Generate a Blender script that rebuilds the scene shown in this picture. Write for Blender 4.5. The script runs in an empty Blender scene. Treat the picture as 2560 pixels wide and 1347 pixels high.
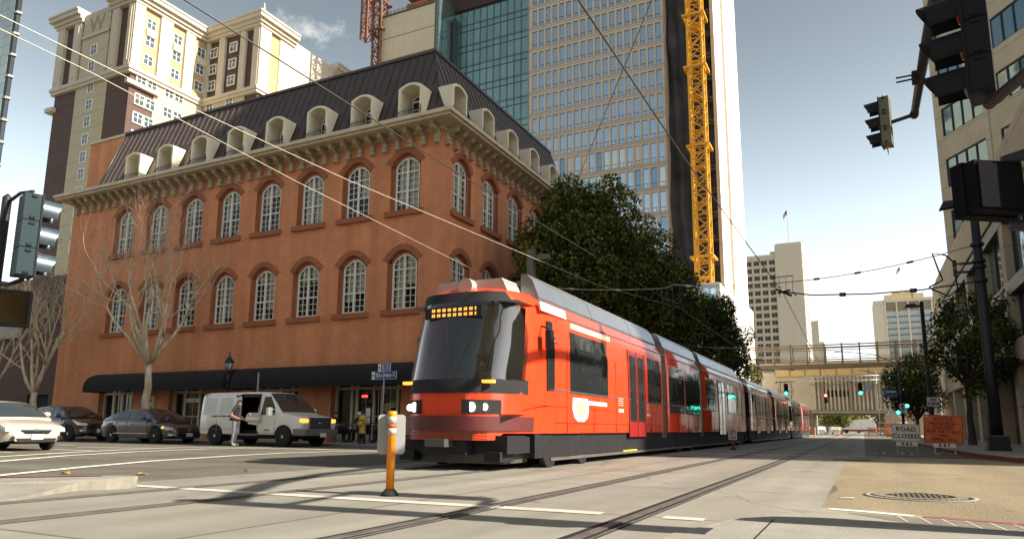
import bpy, bmesh, math, random
import numpy as np
from mathutils import Vector, Matrix
random.seed(7)
D = bpy.data
SC = bpy.context.scene
COL = SC.collection
PI = math.pi
R = math.radians

# ------------------------------------------------------------------ materials
MATS = {}
def mat(name, col, rough=.7, metal=0., var=.15, scale=3., bump=0., bscale=40., spec=.5, coat=0., emit=None, es=0., stretch=None, speck=0.):
    if name in MATS: return MATS[name]
    m = D.materials.new(name); m.use_nodes = True
    nt = m.node_tree; N = nt.nodes; L = nt.links
    b = N['Principled BSDF']
    b.inputs['Roughness'].default_value = rough
    b.inputs['Metallic'].default_value = metal
    b.inputs['Specular IOR Level'].default_value = spec
    b.inputs['Coat Weight'].default_value = coat
    b.inputs['Coat Roughness'].default_value = .05
    b.inputs['Base Color'].default_value = (*col, 1)
    tc = N.new('ShaderNodeTexCoord')
    vec = tc.outputs['Object']
    if stretch:
        mp = N.new('ShaderNodeMapping'); mp.inputs['Scale'].default_value = stretch
        L.new(vec, mp.inputs['Vector']); vec = mp.outputs['Vector']
    if var > 0:
        n = N.new('ShaderNodeTexNoise'); n.inputs['Scale'].default_value = scale; n.inputs['Detail'].default_value = 6; n.inputs['Roughness'].default_value = .65
        L.new(vec, n.inputs['Vector'])
        r = N.new('ShaderNodeMapRange'); r.inputs['From Min'].default_value = .25; r.inputs['From Max'].default_value = .75
        r.inputs['To Min'].default_value = 1-var; r.inputs['To Max'].default_value = 1+var
        L.new(n.outputs['Fac'], r.inputs['Value'])
        x = N.new('ShaderNodeVectorMath'); x.operation = 'SCALE'; x.inputs[0].default_value = col
        L.new(r.outputs['Result'], x.inputs['Scale'])
        out = x.outputs[0]
        if speck > 0:
            n2 = N.new('ShaderNodeTexNoise'); n2.inputs['Scale'].default_value = bscale; n2.inputs['Detail'].default_value = 2
            L.new(tc.outputs['Object'], n2.inputs['Vector'])
            r2 = N.new('ShaderNodeMapRange'); r2.inputs['From Min'].default_value = .3; r2.inputs['From Max'].default_value = .7
            r2.inputs['To Min'].default_value = 1-speck; r2.inputs['To Max'].default_value = 1+speck
            L.new(n2.outputs['Fac'], r2.inputs['Value'])
            x2 = N.new('ShaderNodeVectorMath'); x2.operation = 'SCALE'
            L.new(out, x2.inputs[0]); L.new(r2.outputs['Result'], x2.inputs['Scale']); out = x2.outputs[0]
        L.new(out, b.inputs['Base Color'])
        if rough > .08:
            rr = N.new('ShaderNodeMapRange'); rr.inputs['To Min'].default_value = max(.02, rough-.1); rr.inputs['To Max'].default_value = min(1, rough+.1)
            L.new(n.outputs['Fac'], rr.inputs['Value']); L.new(rr.outputs['Result'], b.inputs['Roughness'])
    if bump > 0:
        n3 = N.new('ShaderNodeTexNoise'); n3.inputs['Scale'].default_value = bscale; n3.inputs['Detail'].default_value = 4
        L.new(vec, n3.inputs['Vector'])
        bp = N.new('ShaderNodeBump'); bp.inputs['Strength'].default_value = bump; bp.inputs['Distance'].default_value = .02
        L.new(n3.outputs['Fac'], bp.inputs['Height']); L.new(bp.outputs['Normal'], b.inputs['Normal'])
    if emit:
        b.inputs['Emission Color'].default_value = (*emit, 1); b.inputs['Emission Strength'].default_value = es
    MATS[name] = m
    return m

def brickmat(name, c1, c2, mortar, scale=1., bw=.22, bh=.075, horiz=False, msize=.012, bump=.3, var=.2):
    m = D.materials.new(name); m.use_nodes = True
    nt = m.node_tree; N = nt.nodes; L = nt.links; b = N['Principled BSDF']
    b.inputs['Roughness'].default_value = .85
    tc = N.new('ShaderNodeTexCoord'); sp = N.new('ShaderNodeSeparateXYZ'); L.new(tc.outputs['Object'], sp.inputs[0])
    cb = N.new('ShaderNodeCombineXYZ')
    if horiz:
        L.new(sp.outputs['X'], cb.inputs['X']); L.new(sp.outputs['Y'], cb.inputs['Y'])
    else:
        ad = N.new('ShaderNodeMath'); L.new(sp.outputs['X'], ad.inputs[0]); L.new(sp.outputs['Y'], ad.inputs[1])
        L.new(ad.outputs[0], cb.inputs['X']); L.new(sp.outputs['Z'], cb.inputs['Y'])
    t = N.new('ShaderNodeTexBrick'); t.inputs['Scale'].default_value = scale
    t.inputs['Brick Width'].default_value = bw; t.inputs['Row Height'].default_value = bh; t.inputs['Mortar Size'].default_value = msize
    t.inputs['Color1'].default_value = (*c1, 1); t.inputs['Color2'].default_value = (*c2, 1); t.inputs['Mortar'].default_value = (*mortar, 1)
    L.new(cb.outputs[0], t.inputs['Vector'])
    n = N.new('ShaderNodeTexNoise'); n.inputs['Scale'].default_value = .9; n.inputs['Detail'].default_value = 7; n.inputs['Roughness'].default_value = .7
    L.new(tc.outputs['Object'], n.inputs['Vector'])
    r = N.new('ShaderNodeMapRange'); r.inputs['From Min'].default_value = .25; r.inputs['From Max'].default_value = .75
    r.inputs['To Min'].default_value = 1-var; r.inputs['To Max'].default_value = 1+var; L.new(n.outputs['Fac'], r.inputs['Value'])
    x = N.new('ShaderNodeVectorMath'); x.operation = 'SCALE'; L.new(t.outputs['Color'], x.inputs[0]); L.new(r.outputs['Result'], x.inputs['Scale'])
    L.new(x.outputs[0], b.inputs['Base Color'])
    if bump:
        bp = N.new('ShaderNodeBump'); bp.inputs['Strength'].default_value = bump; bp.inputs['Distance'].default_value = .01; bp.invert = True
        L.new(t.outputs['Fac'], bp.inputs['Height']); L.new(bp.outputs['Normal'], b.inputs['Normal'])
    MATS[name] = m
    return m

def wear(m, streak=(1.2, .07, 1), amt=.3, crack=0., cs=.22, spots=.0):
    """tyre-worn streaks, oil spots and hairline cracks added to a ground material"""
    nt = m.node_tree; N = nt.nodes; L = nt.links; b = N['Principled BSDF']
    src = b.inputs['Base Color'].links[0].from_socket
    tc = N.new('ShaderNodeTexCoord'); mp = N.new('ShaderNodeMapping'); mp.inputs['Scale'].default_value = streak; L.new(tc.outputs['Object'], mp.inputs['Vector'])
    n = N.new('ShaderNodeTexNoise'); n.inputs['Scale'].default_value = 1; n.inputs['Detail'].default_value = 5; L.new(mp.outputs[0], n.inputs['Vector'])
    r = N.new('ShaderNodeMapRange'); r.inputs['From Min'].default_value = .35; r.inputs['From Max'].default_value = .65; r.inputs['To Min'].default_value = 1-amt; r.inputs['To Max'].default_value = 1+amt*.4; L.new(n.outputs['Fac'], r.inputs['Value'])
    fac = r.outputs['Result']
    def mul(v):
        nonlocal fac
        k = N.new('ShaderNodeMath'); k.operation = 'MULTIPLY'; L.new(fac, k.inputs[0]); L.new(v, k.inputs[1]); fac = k.outputs[0]
    if spots:
        v = N.new('ShaderNodeTexVoronoi'); v.inputs['Scale'].default_value = 1.1; L.new(tc.outputs['Object'], v.inputs['Vector'])
        r2 = N.new('ShaderNodeMapRange'); r2.interpolation_type = 'SMOOTHSTEP'; r2.inputs['From Min'].default_value = .03; r2.inputs['From Max'].default_value = .10; r2.inputs['To Min'].default_value = 1-spots; L.new(v.outputs['Distance'], r2.inputs['Value']); mul(r2.outputs['Result'])
    if crack:
        n2 = N.new('ShaderNodeTexNoise'); n2.inputs['Scale'].default_value = 1.5; n2.inputs['Detail'].default_value = 4; L.new(tc.outputs['Object'], n2.inputs['Vector'])
        ad = N.new('ShaderNodeVectorMath'); ad.operation = 'MULTIPLY_ADD'; ad.inputs[1].default_value = (.9, .9, 0); L.new(n2.outputs['Color'], ad.inputs[0]); L.new(tc.outputs['Object'], ad.inputs[2])
        v = N.new('ShaderNodeTexVoronoi'); v.feature = 'DISTANCE_TO_EDGE'; v.inputs['Scale'].default_value = cs; L.new(ad.outputs[0], v.inputs['Vector'])
        r3 = N.new('ShaderNodeMapRange'); r3.inputs['From Min'].default_value = .0; r3.inputs['From Max'].default_value = .006; r3.inputs['To Min'].default_value = 1-crack; L.new(v.outputs['Distance'], r3.inputs['Value']); mul(r3.outputs['Result'])
    x = N.new('ShaderNodeVectorMath'); x.operation = 'SCALE'; L.new(src, x.inputs[0]); L.new(fac, x.inputs['Scale']); L.new(x.outputs[0], b.inputs['Base Color'])

def clearglass(name, tint=(.9, .95, .93), refl=1.3):
    m = D.materials.new(name); m.use_nodes = True
    nt = m.node_tree; N = nt.nodes; L = nt.links
    N.remove(N['Principled BSDF'])
    t = N.new('ShaderNodeBsdfTransparent'); t.inputs['Color'].default_value = (*tint, 1)
    g = N.new('ShaderNodeBsdfGlossy'); g.inputs['Roughness'].default_value = .02
    f = N.new('ShaderNodeFresnel'); f.inputs['IOR'].default_value = 1.5
    mu = N.new('ShaderNodeMath'); mu.operation = 'MULTIPLY'; mu.use_clamp = True; mu.inputs[1].default_value = refl
    L.new(f.outputs[0], mu.inputs[0])
    mx = N.new('ShaderNodeMixShader'); L.new(mu.outputs[0], mx.inputs['Fac']); L.new(t.outputs[0], mx.inputs[1]); L.new(g.outputs[0], mx.inputs[2])
    L.new(mx.outputs[0], N['Material Output'].inputs['Surface'])
    MATS[name] = m
    return m

def glassmat(name, col, rough=.04, metal=.6, wav=.02, wscale=1.2):
    """dark reflecting facade glass, very slightly wavy"""
    m = D.materials.new(name); m.use_nodes = True
    nt = m.node_tree; N = nt.nodes; L = nt.links; b = N['Principled BSDF']
    b.inputs['Base Color'].default_value = (*col, 1); b.inputs['Roughness'].default_value = rough; b.inputs['Metallic'].default_value = metal
    tc = N.new('ShaderNodeTexCoord')
    n = N.new('ShaderNodeTexNoise'); n.inputs['Scale'].default_value = wscale; n.inputs['Detail'].default_value = 1
    L.new(tc.outputs['Object'], n.inputs['Vector'])
    bp = N.new('ShaderNodeBump'); bp.inputs['Strength'].default_value = 1; bp.inputs['Distance'].default_value = wav
    L.new(n.outputs['Fac'], bp.inputs['Height']); L.new(bp.outputs['Normal'], b.inputs['Normal'])
    MATS[name] = m
    return m

def gridglass(name, cols, pw, ph, line, lw):
    """curtain wall glass: panels of slightly different tone between dark mullion lines"""
    m = brickmat(name, cols[0], cols[1], line, 1., pw, ph, False, lw, 0, .1)
    N = m.node_tree.nodes
    t = [n for n in N if n.type == 'TEX_BRICK'][0]; t.offset = 0
    b = N['Principled BSDF']; b.inputs['Roughness'].default_value = .06; b.inputs['Metallic'].default_value = .75
    return m

# palette -----------------------------------------------------------
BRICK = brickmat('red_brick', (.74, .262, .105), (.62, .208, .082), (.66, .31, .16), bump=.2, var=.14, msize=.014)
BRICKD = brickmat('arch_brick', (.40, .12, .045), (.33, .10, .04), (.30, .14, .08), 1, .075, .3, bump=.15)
BROWNBRICK = brickmat('brown_brick', (.13, .07, .045), (.10, .055, .04), (.09, .06, .05))
CREAM = mat('cream_paint', (.70, .61, .43), .6, var=.1)
CORNICE = mat('cornice_paint', (.60, .51, .36), .6, var=.18, scale=2.5)
BRACKET = mat('aged_bracket_paint', (.42, .35, .24), .7, var=.3, scale=6)
WHITEFR = mat('white_window_paint', (.82, .80, .73), .5, var=.08)
ROOFM = mat('dark_brown_metal_roof', (.080, .058, .050), .45, .25, var=.3, scale=1.2, stretch=(3, 3, .5))
DARKIN = mat('dark_interior', (.012, .012, .016), .9, var=.2)
BLIND = mat('cream_blind_reflection', (.80, .75, .62), .8, var=.08)
BLACKMET = mat('black_metal', (.016, .017, .022), .45, .2, var=.2)
BLACKRUB = mat('black_rubber', (.014, .014, .017), .85, var=.2)
AWN = mat('black_awning_canvas', (.0075, .0072, .0085), .9, var=.2)
STEEL = mat('galvanised_steel', (.35, .36, .37), .45, .6, var=.15, scale=8)
WHITEP = mat('white_paint', (.78, .77, .73), .45, var=.05)
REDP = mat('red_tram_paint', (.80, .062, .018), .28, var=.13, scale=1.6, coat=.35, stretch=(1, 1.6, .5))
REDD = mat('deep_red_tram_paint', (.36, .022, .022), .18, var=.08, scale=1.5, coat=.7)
SILVER = mat('silver_panel', (.24, .26, .29), .28, .6, var=.12, scale=1.5)
GLASS = clearglass('clear_glass', refl=.8)
CARGLASS = clearglass('car_glass', (.55, .62, .6), 1.6)
WSG = clearglass('windscreen_glass', (.74, .86, .84), 3.2)
TRAMGLASS = glassmat('tram_window_glass', (.02, .024, .026), .05, .0, .004, 2)
TRAMGLASS.node_tree.nodes['Principled BSDF'].inputs['Specular IOR Level'].default_value = .8
SHOPGLASS = glassmat('shop_glass', (.012, .013, .016), .05, .0, .002, 2)
AMBER = mat('amber_lens', (.9, .3, .03), .25, var=0, emit=(1., .42, .06), es=.9)
HEADL = mat('lit_headlight', (.9, .85, .7), .2, var=0, emit=(1., .85, .55), es=4)
LEAFA = mat('leaf_mid', (.070, .098, .022), .85, spec=.15, var=.35, scale=1.2)
LEAFB = mat('leaf_light', (.16, .17, .035), .8, spec=.15, var=.3, scale=1.2)
LEAFC = mat('leaf_dark', (.034, .052, .018), .85, spec=.12, var=.3, scale=1.2)
BARK = mat('grey_bark', (.52, .43, .31), .9, var=.5, scale=5, bump=.6, bscale=25, stretch=(1, 1, .35))
BARKD = mat('dark_bark', (.07, .05, .035), .9, var=.4, scale=5, bump=.5, bscale=18)
SKIN = mat('skin', (.42, .22, .14), .55, var=.1)
HAIR = mat('dark_hair', (.02, .015, .012), .7, var=.2)

# ------------------------------------------------------------------ mesh builder
class MB:
    def __init__(s): s.v = []; s.f = []; s.m = []; s.sm = []
    def vert(s, p): s.v.append(tuple(p)); return len(s.v)-1
    def poly(s, pts, m=0, sm=False):
        i0 = len(s.v); s.v += [tuple(p) for p in pts]
        s.f.append(tuple(range(i0, i0+len(pts)))); s.m.append(m); s.sm.append(sm)
    def box(s, x0, x1, y0, y1, z0, z1, m=0):
        if x0 > x1: x0, x1 = x1, x0
        if y0 > y1: y0, y1 = y1, y0
        if z0 > z1: z0, z1 = z1, z0
        i = len(s.v)
        s.v += [(x0,y0,z0),(x1,y0,z0),(x1,y1,z0),(x0,y1,z0),(x0,y0,z1),(x1,y0,z1),(x1,y1,z1),(x0,y1,z1)]
        for f in ((0,3,2,1),(4,5,6,7),(0,1,5,4),(1,2,6,5),(2,3,7,6),(3,0,4,7)):
            s.f.append(tuple(i+k for k in f)); s.m.append(m); s.sm.append(False)
    def cbox(s, c, d, m=0): s.box(c[0]-d[0]/2, c[0]+d[0]/2, c[1]-d[1]/2, c[1]+d[1]/2, c[2]-d[2]/2, c[2]+d[2]/2, m)
    def prism(s, pts, axis, d0, d1, m=0):
        """2-D outline extruded along axis; pts are the other two coords in xyz order"""
        def P(p, d):
            q = list(p); q.insert({'x':0,'y':1,'z':2}[axis], d); return tuple(q)
        n = len(pts); i = len(s.v)
        s.v += [P(p, d0) for p in pts] + [P(p, d1) for p in pts]
        s.f.append(tuple(i+k for k in range(n))[::-1]); s.f.append(tuple(i+n+k for k in range(n)))
        for k in range(n): s.f.append((i+k, i+(k+1)%n, i+n+(k+1)%n, i+n+k))
        s.m += [m]*(n+2); s.sm += [False]*(n+2)
    def tube(s, pts, r, n=6, m=0, sm=True, caps=True):
        pts = [Vector(p) for p in pts]; K = len(pts)
        rs = r if isinstance(r, (list, tuple)) else [r]*K
        i0 = len(s.v); prev = None
        for k in range(K):
            t = (pts[min(k+1, K-1)]-pts[max(k-1, 0)]).normalized()
            if prev is None:
                a = Vector((0,0,1)) if abs(t.z) < .9 else Vector((1,0,0))
                u = t.cross(a).normalized()
            else:
                u = (prev - t*prev.dot(t)).normalized()
            prev = u; w = t.cross(u)
            for j in range(n):
                a = 2*PI*(j+.5)/n
                s.v.append(tuple(pts[k]+(u*math.cos(a)+w*math.sin(a))*rs[k]))
        for k in range(K-1):
            for j in range(n):
                a = i0+k*n+j; b = i0+k*n+(j+1)%n
                s.f.append((a, b, b+n, a+n)); s.m.append(m); s.sm.append(sm)
        if caps:
            s.f.append(tuple(i0+j for j in range(n))[::-1]); s.f.append(tuple(i0+(K-1)*n+j for j in range(n)))
            s.m += [m, m]; s.sm += [False, False]
    def bar(s, a, b, w, h=None, m=0): s.tube([a, b], w*.7071, 4, m, False)
    def lathe(s, prof, c=(0,0,0), axis='z', n=16, m=0, sm=True):
        """prof: (radius, height)"""
        i0 = len(s.v)
        for r_, h in prof:
            for j in range(n):
                a = 2*PI*j/n; p = [r_*math.cos(a), r_*math.sin(a), h]
                if axis == 'y': p = [p[0], p[2], p[1]]
                elif axis == 'x': p = [p[2], p[0], p[1]]
                s.v.append((c[0]+p[0], c[1]+p[1], c[2]+p[2]))
        for k in range(len(prof)-1):
            for j in range(n):
                a = i0+k*n+j; b = i0+k*n+(j+1)%n
                s.f.append((a, b, b+n, a+n)); s.m.append(m); s.sm.append(sm)
        s.f.append(tuple(i0+j for j in range(n))); s.f.append(tuple(i0+(len(prof)-1)*n+j for j in range(n)))
        s.m += [m, m]; s.sm += [False, False]
    def ball(s, c, r, n=10, k=6, m=0):
        rr = r if isinstance(r, (tuple, list)) else (r, r, r)
        i0 = len(s.v)
        for a in range(k+1):
            th = PI*a/k
            for j in range(n):
                ph = 2*PI*j/n
                s.v.append((c[0]+rr[0]*math.sin(th)*math.cos(ph), c[1]+rr[1]*math.sin(th)*math.sin(ph), c[2]+rr[2]*math.cos(th)))
        for a in range(k):
            for j in range(n):
                p = i0+a*n+j; q = i0+a*n+(j+1)%n
                s.f.append((p, p+n, q+n, q)); s.m.append(m); s.sm.append(True)
    def grid(s, rows, m=0, sm=True, mf=None, skip=None):
        """rows: list of equal-length point lists"""
        i0 = len(s.v); n = len(rows[0])
        for r_ in rows: s.v += [tuple(p) for p in r_]
        for a in range(len(rows)-1):
            for b in range(n-1):
                if skip and skip(a, b): continue
                s.f.append((i0+a*n+b, i0+a*n+b+1, i0+(a+1)*n+b+1, i0+(a+1)*n+b))
                s.m.append(mf(a, b) if mf else m); s.sm.append(sm)
    def build(s, name, mats, parent=None, world=False, fix=True, loc=None, rotz=0):
        me = D.meshes.new(name)
        v = s.v
        if world and parent is not None:
            l = parent.location
            if parent.parent is not None: l = l + parent.parent.location
            v = [(a-l.x, b-l.y, c-l.z) for a, b, c in v]
        me.from_pydata(v, [], s.f)
        if not isinstance(mats, (list, tuple)): mats = [mats]
        for m in mats: me.materials.append(m)
        me.polygons.foreach_set('material_index', s.m)
        me.polygons.foreach_set('use_smooth', s.sm)
        if fix:
            bm = bmesh.new(); bm.from_mesh(me)
            bmesh.ops.remove_doubles(bm, verts=bm.verts, dist=1e-5)
            bmesh.ops.recalc_face_normals(bm, faces=bm.faces); bm.to_mesh(me); bm.free()
        me.update()
        o = D.objects.new(name, me); COL.objects.link(o)
        if parent is not None: o.parent = parent
        if loc is not None: o.location = loc
        if rotz: o.rotation_euler.z = rotz
        return o

def tag(o, label, cat, group=None):
    o['label'] = label; o['category'] = cat
    if group: o['group'] = group
    return o
def thing(name, label, cat, loc=(0,0,0), rz=0, group=None):
    o = D.objects.new(name, None); COL.objects.link(o)
    o.location = loc; o.rotation_euler = (0, 0, rz); o.empty_display_size = .2
    return tag(o, label, cat, group)
def struct(o): o['kind'] = 'structure'; return o
CH = {}
def kids(o): return [c for c in D.objects if c.parent == o]
def dup(o, loc=None, rz=None, label=None, parent=None):
    c = o.copy(); COL.objects.link(c)
    if loc is not None: c.location = loc
    if rz is not None: c.rotation_euler.z = rz
    if label: c['label'] = label
    if parent is not None: c.parent = parent
    for k in kids(o): dup(k, parent=c)
    return c
def text(body, name, size, m, parent, loc, rot=(PI/2,0,0), depth=.004, align='CENTER', bold=0., sx=1., sp=1.):
    cu = D.curves.new(name, 'FONT'); cu.body = body; cu.size = size; cu.align_x = align; cu.align_y = 'CENTER'
    cu.extrude = depth/2; cu.offset = bold; cu.space_character = sp; cu.resolution_u = 3
    t = D.objects.new(name, cu); COL.objects.link(t)
    dg = bpy.context.evaluated_depsgraph_get()
    me = D.meshes.new_from_object(t.evaluated_get(dg))
    D.objects.remove(t); D.curves.remove(cu)
    me.name = name; me.materials.clear(); me.materials.append(m)
    o = D.objects.new(name, me); COL.objects.link(o)
    o.parent = parent; o.location = loc; o.rotation_euler = rot; o.scale = (sx, 1, 1)
    return o

# ------------------------------------------------------------------ camera
H = .76
def camera():
    f, py, yaw, pitch, roll = 1751.36, 772.56, R(-26.384), R(9.598), R(.43)
    fw = Vector((math.sin(yaw)*math.cos(pitch), math.cos(yaw)*math.cos(pitch), math.sin(pitch)))
    r = Vector((math.cos(yaw), -math.sin(yaw), 0)); u = r.cross(fw)
    r2 = r*math.cos(roll)+u*math.sin(roll); u2 = -r*math.sin(roll)+u*math.cos(roll)
    cam = D.cameras.new('camera'); o = D.objects.new('camera', cam); COL.objects.link(o)
    M = Matrix((r2, u2, -fw)).transposed().to_4x4(); M.translation = (0, 0, H); o.matrix_world = M
    cam.sensor_width = 36; cam.sensor_fit = 'HORIZONTAL'; cam.lens = f/2560*36
    cam.shift_y = (py-673.5)/2560
    cam.clip_start = .05; cam.clip_end = 4000
    SC.camera = o
camera()

# ------------------------------------------------------------------ light
AZ, EL = R(-4), R(37)
SUND = Vector((math.cos(EL)*math.cos(AZ), -math.cos(EL)*math.sin(AZ), math.sin(EL)))
def light():
    w = D.worlds.new('World'); SC.world = w; w.use_nodes = True
    nt = w.node_tree; N = nt.nodes; L = nt.links
    bg = N['Background']; bg.inputs['Strength'].default_value = SKY_STR
    sk = N.new('ShaderNodeTexSky'); sk.sky_type = 'NISHITA'; sk.sun_disc = False
    sk.sun_elevation = EL; sk.sun_rotation = PI/2+AZ
    sk.air_density = 1.; sk.dust_density = 1.6; sk.ozone_density = 1.
    hs = N.new('ShaderNodeHueSaturation'); hs.inputs['Saturation'].default_value = .46; hs.inputs['Hue'].default_value = .472
    L.new(sk.outputs[0], hs.inputs['Color'])
    # one small fair-weather cloud, wisps broken up by noise
    tc = N.new('ShaderNodeTexCoord'); nm = N.new('ShaderNodeVectorMath'); nm.operation = 'NORMALIZE'
    L.new(tc.outputs['Generated'], nm.inputs[0])
    mp = N.new('ShaderNodeVectorMath'); mp.operation = 'SUBTRACT'; mp.inputs[1].default_value = (-.598, .626, .499); L.new(nm.outputs[0], mp.inputs[0])
    sc = N.new('ShaderNodeVectorMath'); sc.operation = 'MULTIPLY'; sc.inputs[1].default_value = (15, 15, 44); L.new(mp.outputs[0], sc.inputs[0])
    ln = N.new('ShaderNodeVectorMath'); ln.operation = 'LENGTH'; L.new(sc.outputs[0], ln.inputs[0])
    no = N.new('ShaderNodeTexNoise'); no.inputs['Scale'].default_value = 26; no.inputs['Detail'].default_value = 7; no.inputs['Roughness'].default_value = .62
    L.new(nm.outputs[0], no.inputs['Vector'])
    ma = N.new('ShaderNodeMath'); ma.operation = 'MULTIPLY_ADD'; ma.inputs[1].default_value = 3.4; L.new(no.outputs['Fac'], ma.inputs[0])
    su = N.new('ShaderNodeMath'); su.operation = 'SUBTRACT'; su.inputs[0].default_value = -.85; L.new(ln.outputs['Value'], su.inputs[1]); L.new(su.outputs[0], ma.inputs[2])
    mr = N.new('ShaderNodeMapRange'); mr.inputs['From Min'].default_value = 0; mr.inputs['From Max'].default_value = 1.1; mr.interpolation_type = 'SMOOTHSTEP'
    mr.inputs['To Max'].default_value = .55
    L.new(ma.outputs[0], mr.inputs['Value'])
    mx = N.new('ShaderNodeMix'); mx.data_type = 'RGBA'; L.new(mr.outputs['Result'], mx.inputs['Factor']); L.new(hs.outputs[0], mx.inputs['A'])
    mx.inputs['B'].default_value = (9, 8.8, 8.2, 1)
    # haze brightening towards the horizon
    sx = N.new('ShaderNodeSeparateXYZ'); L.new(nm.outputs[0], sx.inputs[0])
    hr = N.new('ShaderNodeMapRange'); hr.interpolation_type = 'SMOOTHERSTEP'; hr.inputs['From Min'].default_value = .0; hr.inputs['From Max'].default_value = .62
    hr.inputs['To Min'].default_value = 2.7; hr.inputs['To Max'].default_value = 1.02
    L.new(sx.outputs['Z'], hr.inputs['Value'])
    mu = N.new('ShaderNodeVectorMath'); mu.operation = 'SCALE'; L.new(mx.outputs['Result'], mu.inputs[0]); L.new(hr.outputs['Result'], mu.inputs['Scale'])
    L.new(mu.outputs[0], bg.inputs['Color'])
    s = D.lights.new('sun', 'SUN'); s.energy = SUN_STR; s.angle = R(.55); s.color = (1, .89, .73)
    o = D.objects.new('sun', s); COL.objects.link(o)
    o.rotation_euler = SUND.to_track_quat('Z', 'Y').to_euler()
    o.location = (30, -10, 60)
    SC.view_settings.view_transform = 'Standard'; SC.view_settings.look = 'None'
    SC.view_settings.exposure = EXPO; SC.view_settings.gamma = 1
    SC.cycles.use_denoising = True
    SC.cycles.max_bounces = 8; SC.cycles.transparent_max_bounces = 16
    SC.cycles.caustics_reflective = False; SC.cycles.caustics_refractive = False
SKY_STR, SUN_STR, EXPO = .06, 5.0, 1.12
light()

# ------------------------------------------------------------------ ground
ASPH = mat('dark_asphalt', (.115, .106, .083), .9, var=.2, scale=.5, bump=.5, bscale=60, speck=.25)
ASPHL = mat('old_pale_asphalt', (.235, .195, .125), .92, var=.14, scale=.6, bump=.9, bscale=45, speck=.3)
CONC = brickmat('track_concrete', (.23, .22, .19), (.205, .196, .168), (.10, .09, .075), 1, 4.2, 3.1, True, .02, .15, .18)
CONC.node_tree.nodes['Brick Texture'].offset = 0
CONCS = mat('kerb_concrete', (.26, .248, .215), .85, var=.2, scale=1.6, bump=.3, bscale=50, speck=.12)
PAVE = brickmat('pavement_concrete', (.33, .31, .27), (.30, .285, .25), (.14, .13, .11), 1, 1.5, 1.5, True, .02, .1, .16)
PAVE.node_tree.nodes['Brick Texture'].offset = 0
def wornpaint(name, col, thr):
    m = mat(name, col, .7, var=.12, scale=5)
    return m
RPAINT = mat('white_road_paint', (.74, .72, .64), .7, var=.22, scale=4, bump=.2, bscale=60)
RPAINTF = mat('faded_white_road_paint', (.50, .48, .42), .8, var=.3, scale=5)
REDKERB = mat('faded_red_kerb_paint', (.24, .07, .05), .8, var=.35, scale=6)
YELLOW = mat('tactile_yellow', (.75, .50, .04), .7, var=.15, scale=8)
RAILM = mat('worn_rail_steel', (.095, .088, .08), .6, .05, var=.4, scale=4)
FLANGE = mat('flangeway_rubber', (.026, .025, .025), .95, spec=.15, var=.4, scale=9, bump=.6, bscale=40)

wear(CONC, (1.3, .06, 1), .22, .35, .12, .45); wear(ASPHL, (1.1, .2, 1), .2, .55, .25, .4); wear(ASPH, (.3, 1.1, 1), .25, .5, .3, .35); wear(PAVE, (1, 1, 1), .15, 0, .2, .4)
def sheet(name, pts, z, m):
    b = MB(); b.poly([(x, y, z) for x, y in pts], 0); o = b.build(name, m, fix=False); return struct(o)
def slabprism(name, pts, z0, z1, mats, mtop=0):
    b = MB(); n = len(pts)
    b.poly([(x, y, z1) for x, y in pts], 0)
    for k in range(n):
        p, q = pts[k], pts[(k+1) % n]
        b.poly([(p[0], p[1], z0), (q[0], q[1], z0), (q[0], q[1], z1), (p[0], p[1], z1)], 1)
    return struct(b.build(name, mats))
def rect(x0, x1, y0, y1): return [(x0, y0), (x1, y0), (x1, y1), (x0, y1)]

sheet('ground', rect(-1500, 1500, -300, 2500), 0, ASPH)
# worn pale asphalt of the cross street on the right
jag = [(-.46, 22.6)]
jag += [(-.44-.1*math.sin(y*1.7)*(y < 12)+random.uniform(-.012, .012), y) for y in np.arange(21.9, 7.75, -.35)]
b_ = [(-.5, 7.73), (.2, 7.56), (.6, 7.42), (1.14, 7.27), (3, 6.7), (8, 6.0), (60, 5.8), (60, 19.0), (9, 19.2), (4.2, 19.9), (3.3, 20.7), (2.9, 22.6)]
sheet('pale_road', jag + b_, .004, ASPHL)
sheet('track_slab', rect(-8.8, -.43, -40, 420), .006, CONC)
sheet('gutter_road', rect(-.42, .0, 22.8, 300), .008, CONCS)
for x in (-1.83, -3.27, -6.06, -7.49):
    b = MB(); b.box(-.036, .036, -30, 420, .004, .019, 0); b.box(.085, .105, -30, 420, .004, .016, 0)
    o = b.build('rail', RAILM, loc=(x, 0, 0))
    b = MB(); b.box(-.115, .115, -30, 420, .004, .0105); b.build('groove', FLANGE, o)
    nm = {-1.83: 'steel rail alongside the pale asphalt, set in the concrete track slab', -3.27: 'steel rail in the open track, on the side towards the tram',
          -6.06: 'steel rail under the near wheels of the red tram', -7.49: 'steel rail under the far wheels of the red tram, beside the street corner island'}[x]
    tag(o, nm, 'rail', 'tram rails')
def stripe(name, pts, w, m, z=.012):
    b = MB(); P = [Vector((x, y)) for x, y in pts]; L_, R_ = [], []
    for k in range(len(P)):
        t = (P[min(k+1, len(P)-1)]-P[max(k-1, 0)]).normalized(); n = Vector((-t.y, t.x))*w/2
        L_.append(P[k]+n); R_.append(P[k]-n)
    for k in range(len(P)-1):
        b.poly([(*R_[k], z), (*R_[k+1], z), (*L_[k+1], z), (*L_[k], z)])
    return struct(b.build(name, m, fix=False))
stripe('road_line', [(-8.8, 6.02), (-5, 6.1), (-2.15, 6.2)], .2, RPAINTF, .0115)
stripe('road_line', [(-1.6, 6.2), (-1.25, 6.2)], .18, RPAINTF, .0115)
stripe('road_line', [(-8.8, 23.2), (-.45, 23.2)], .3, RPAINTF, .0115)
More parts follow.
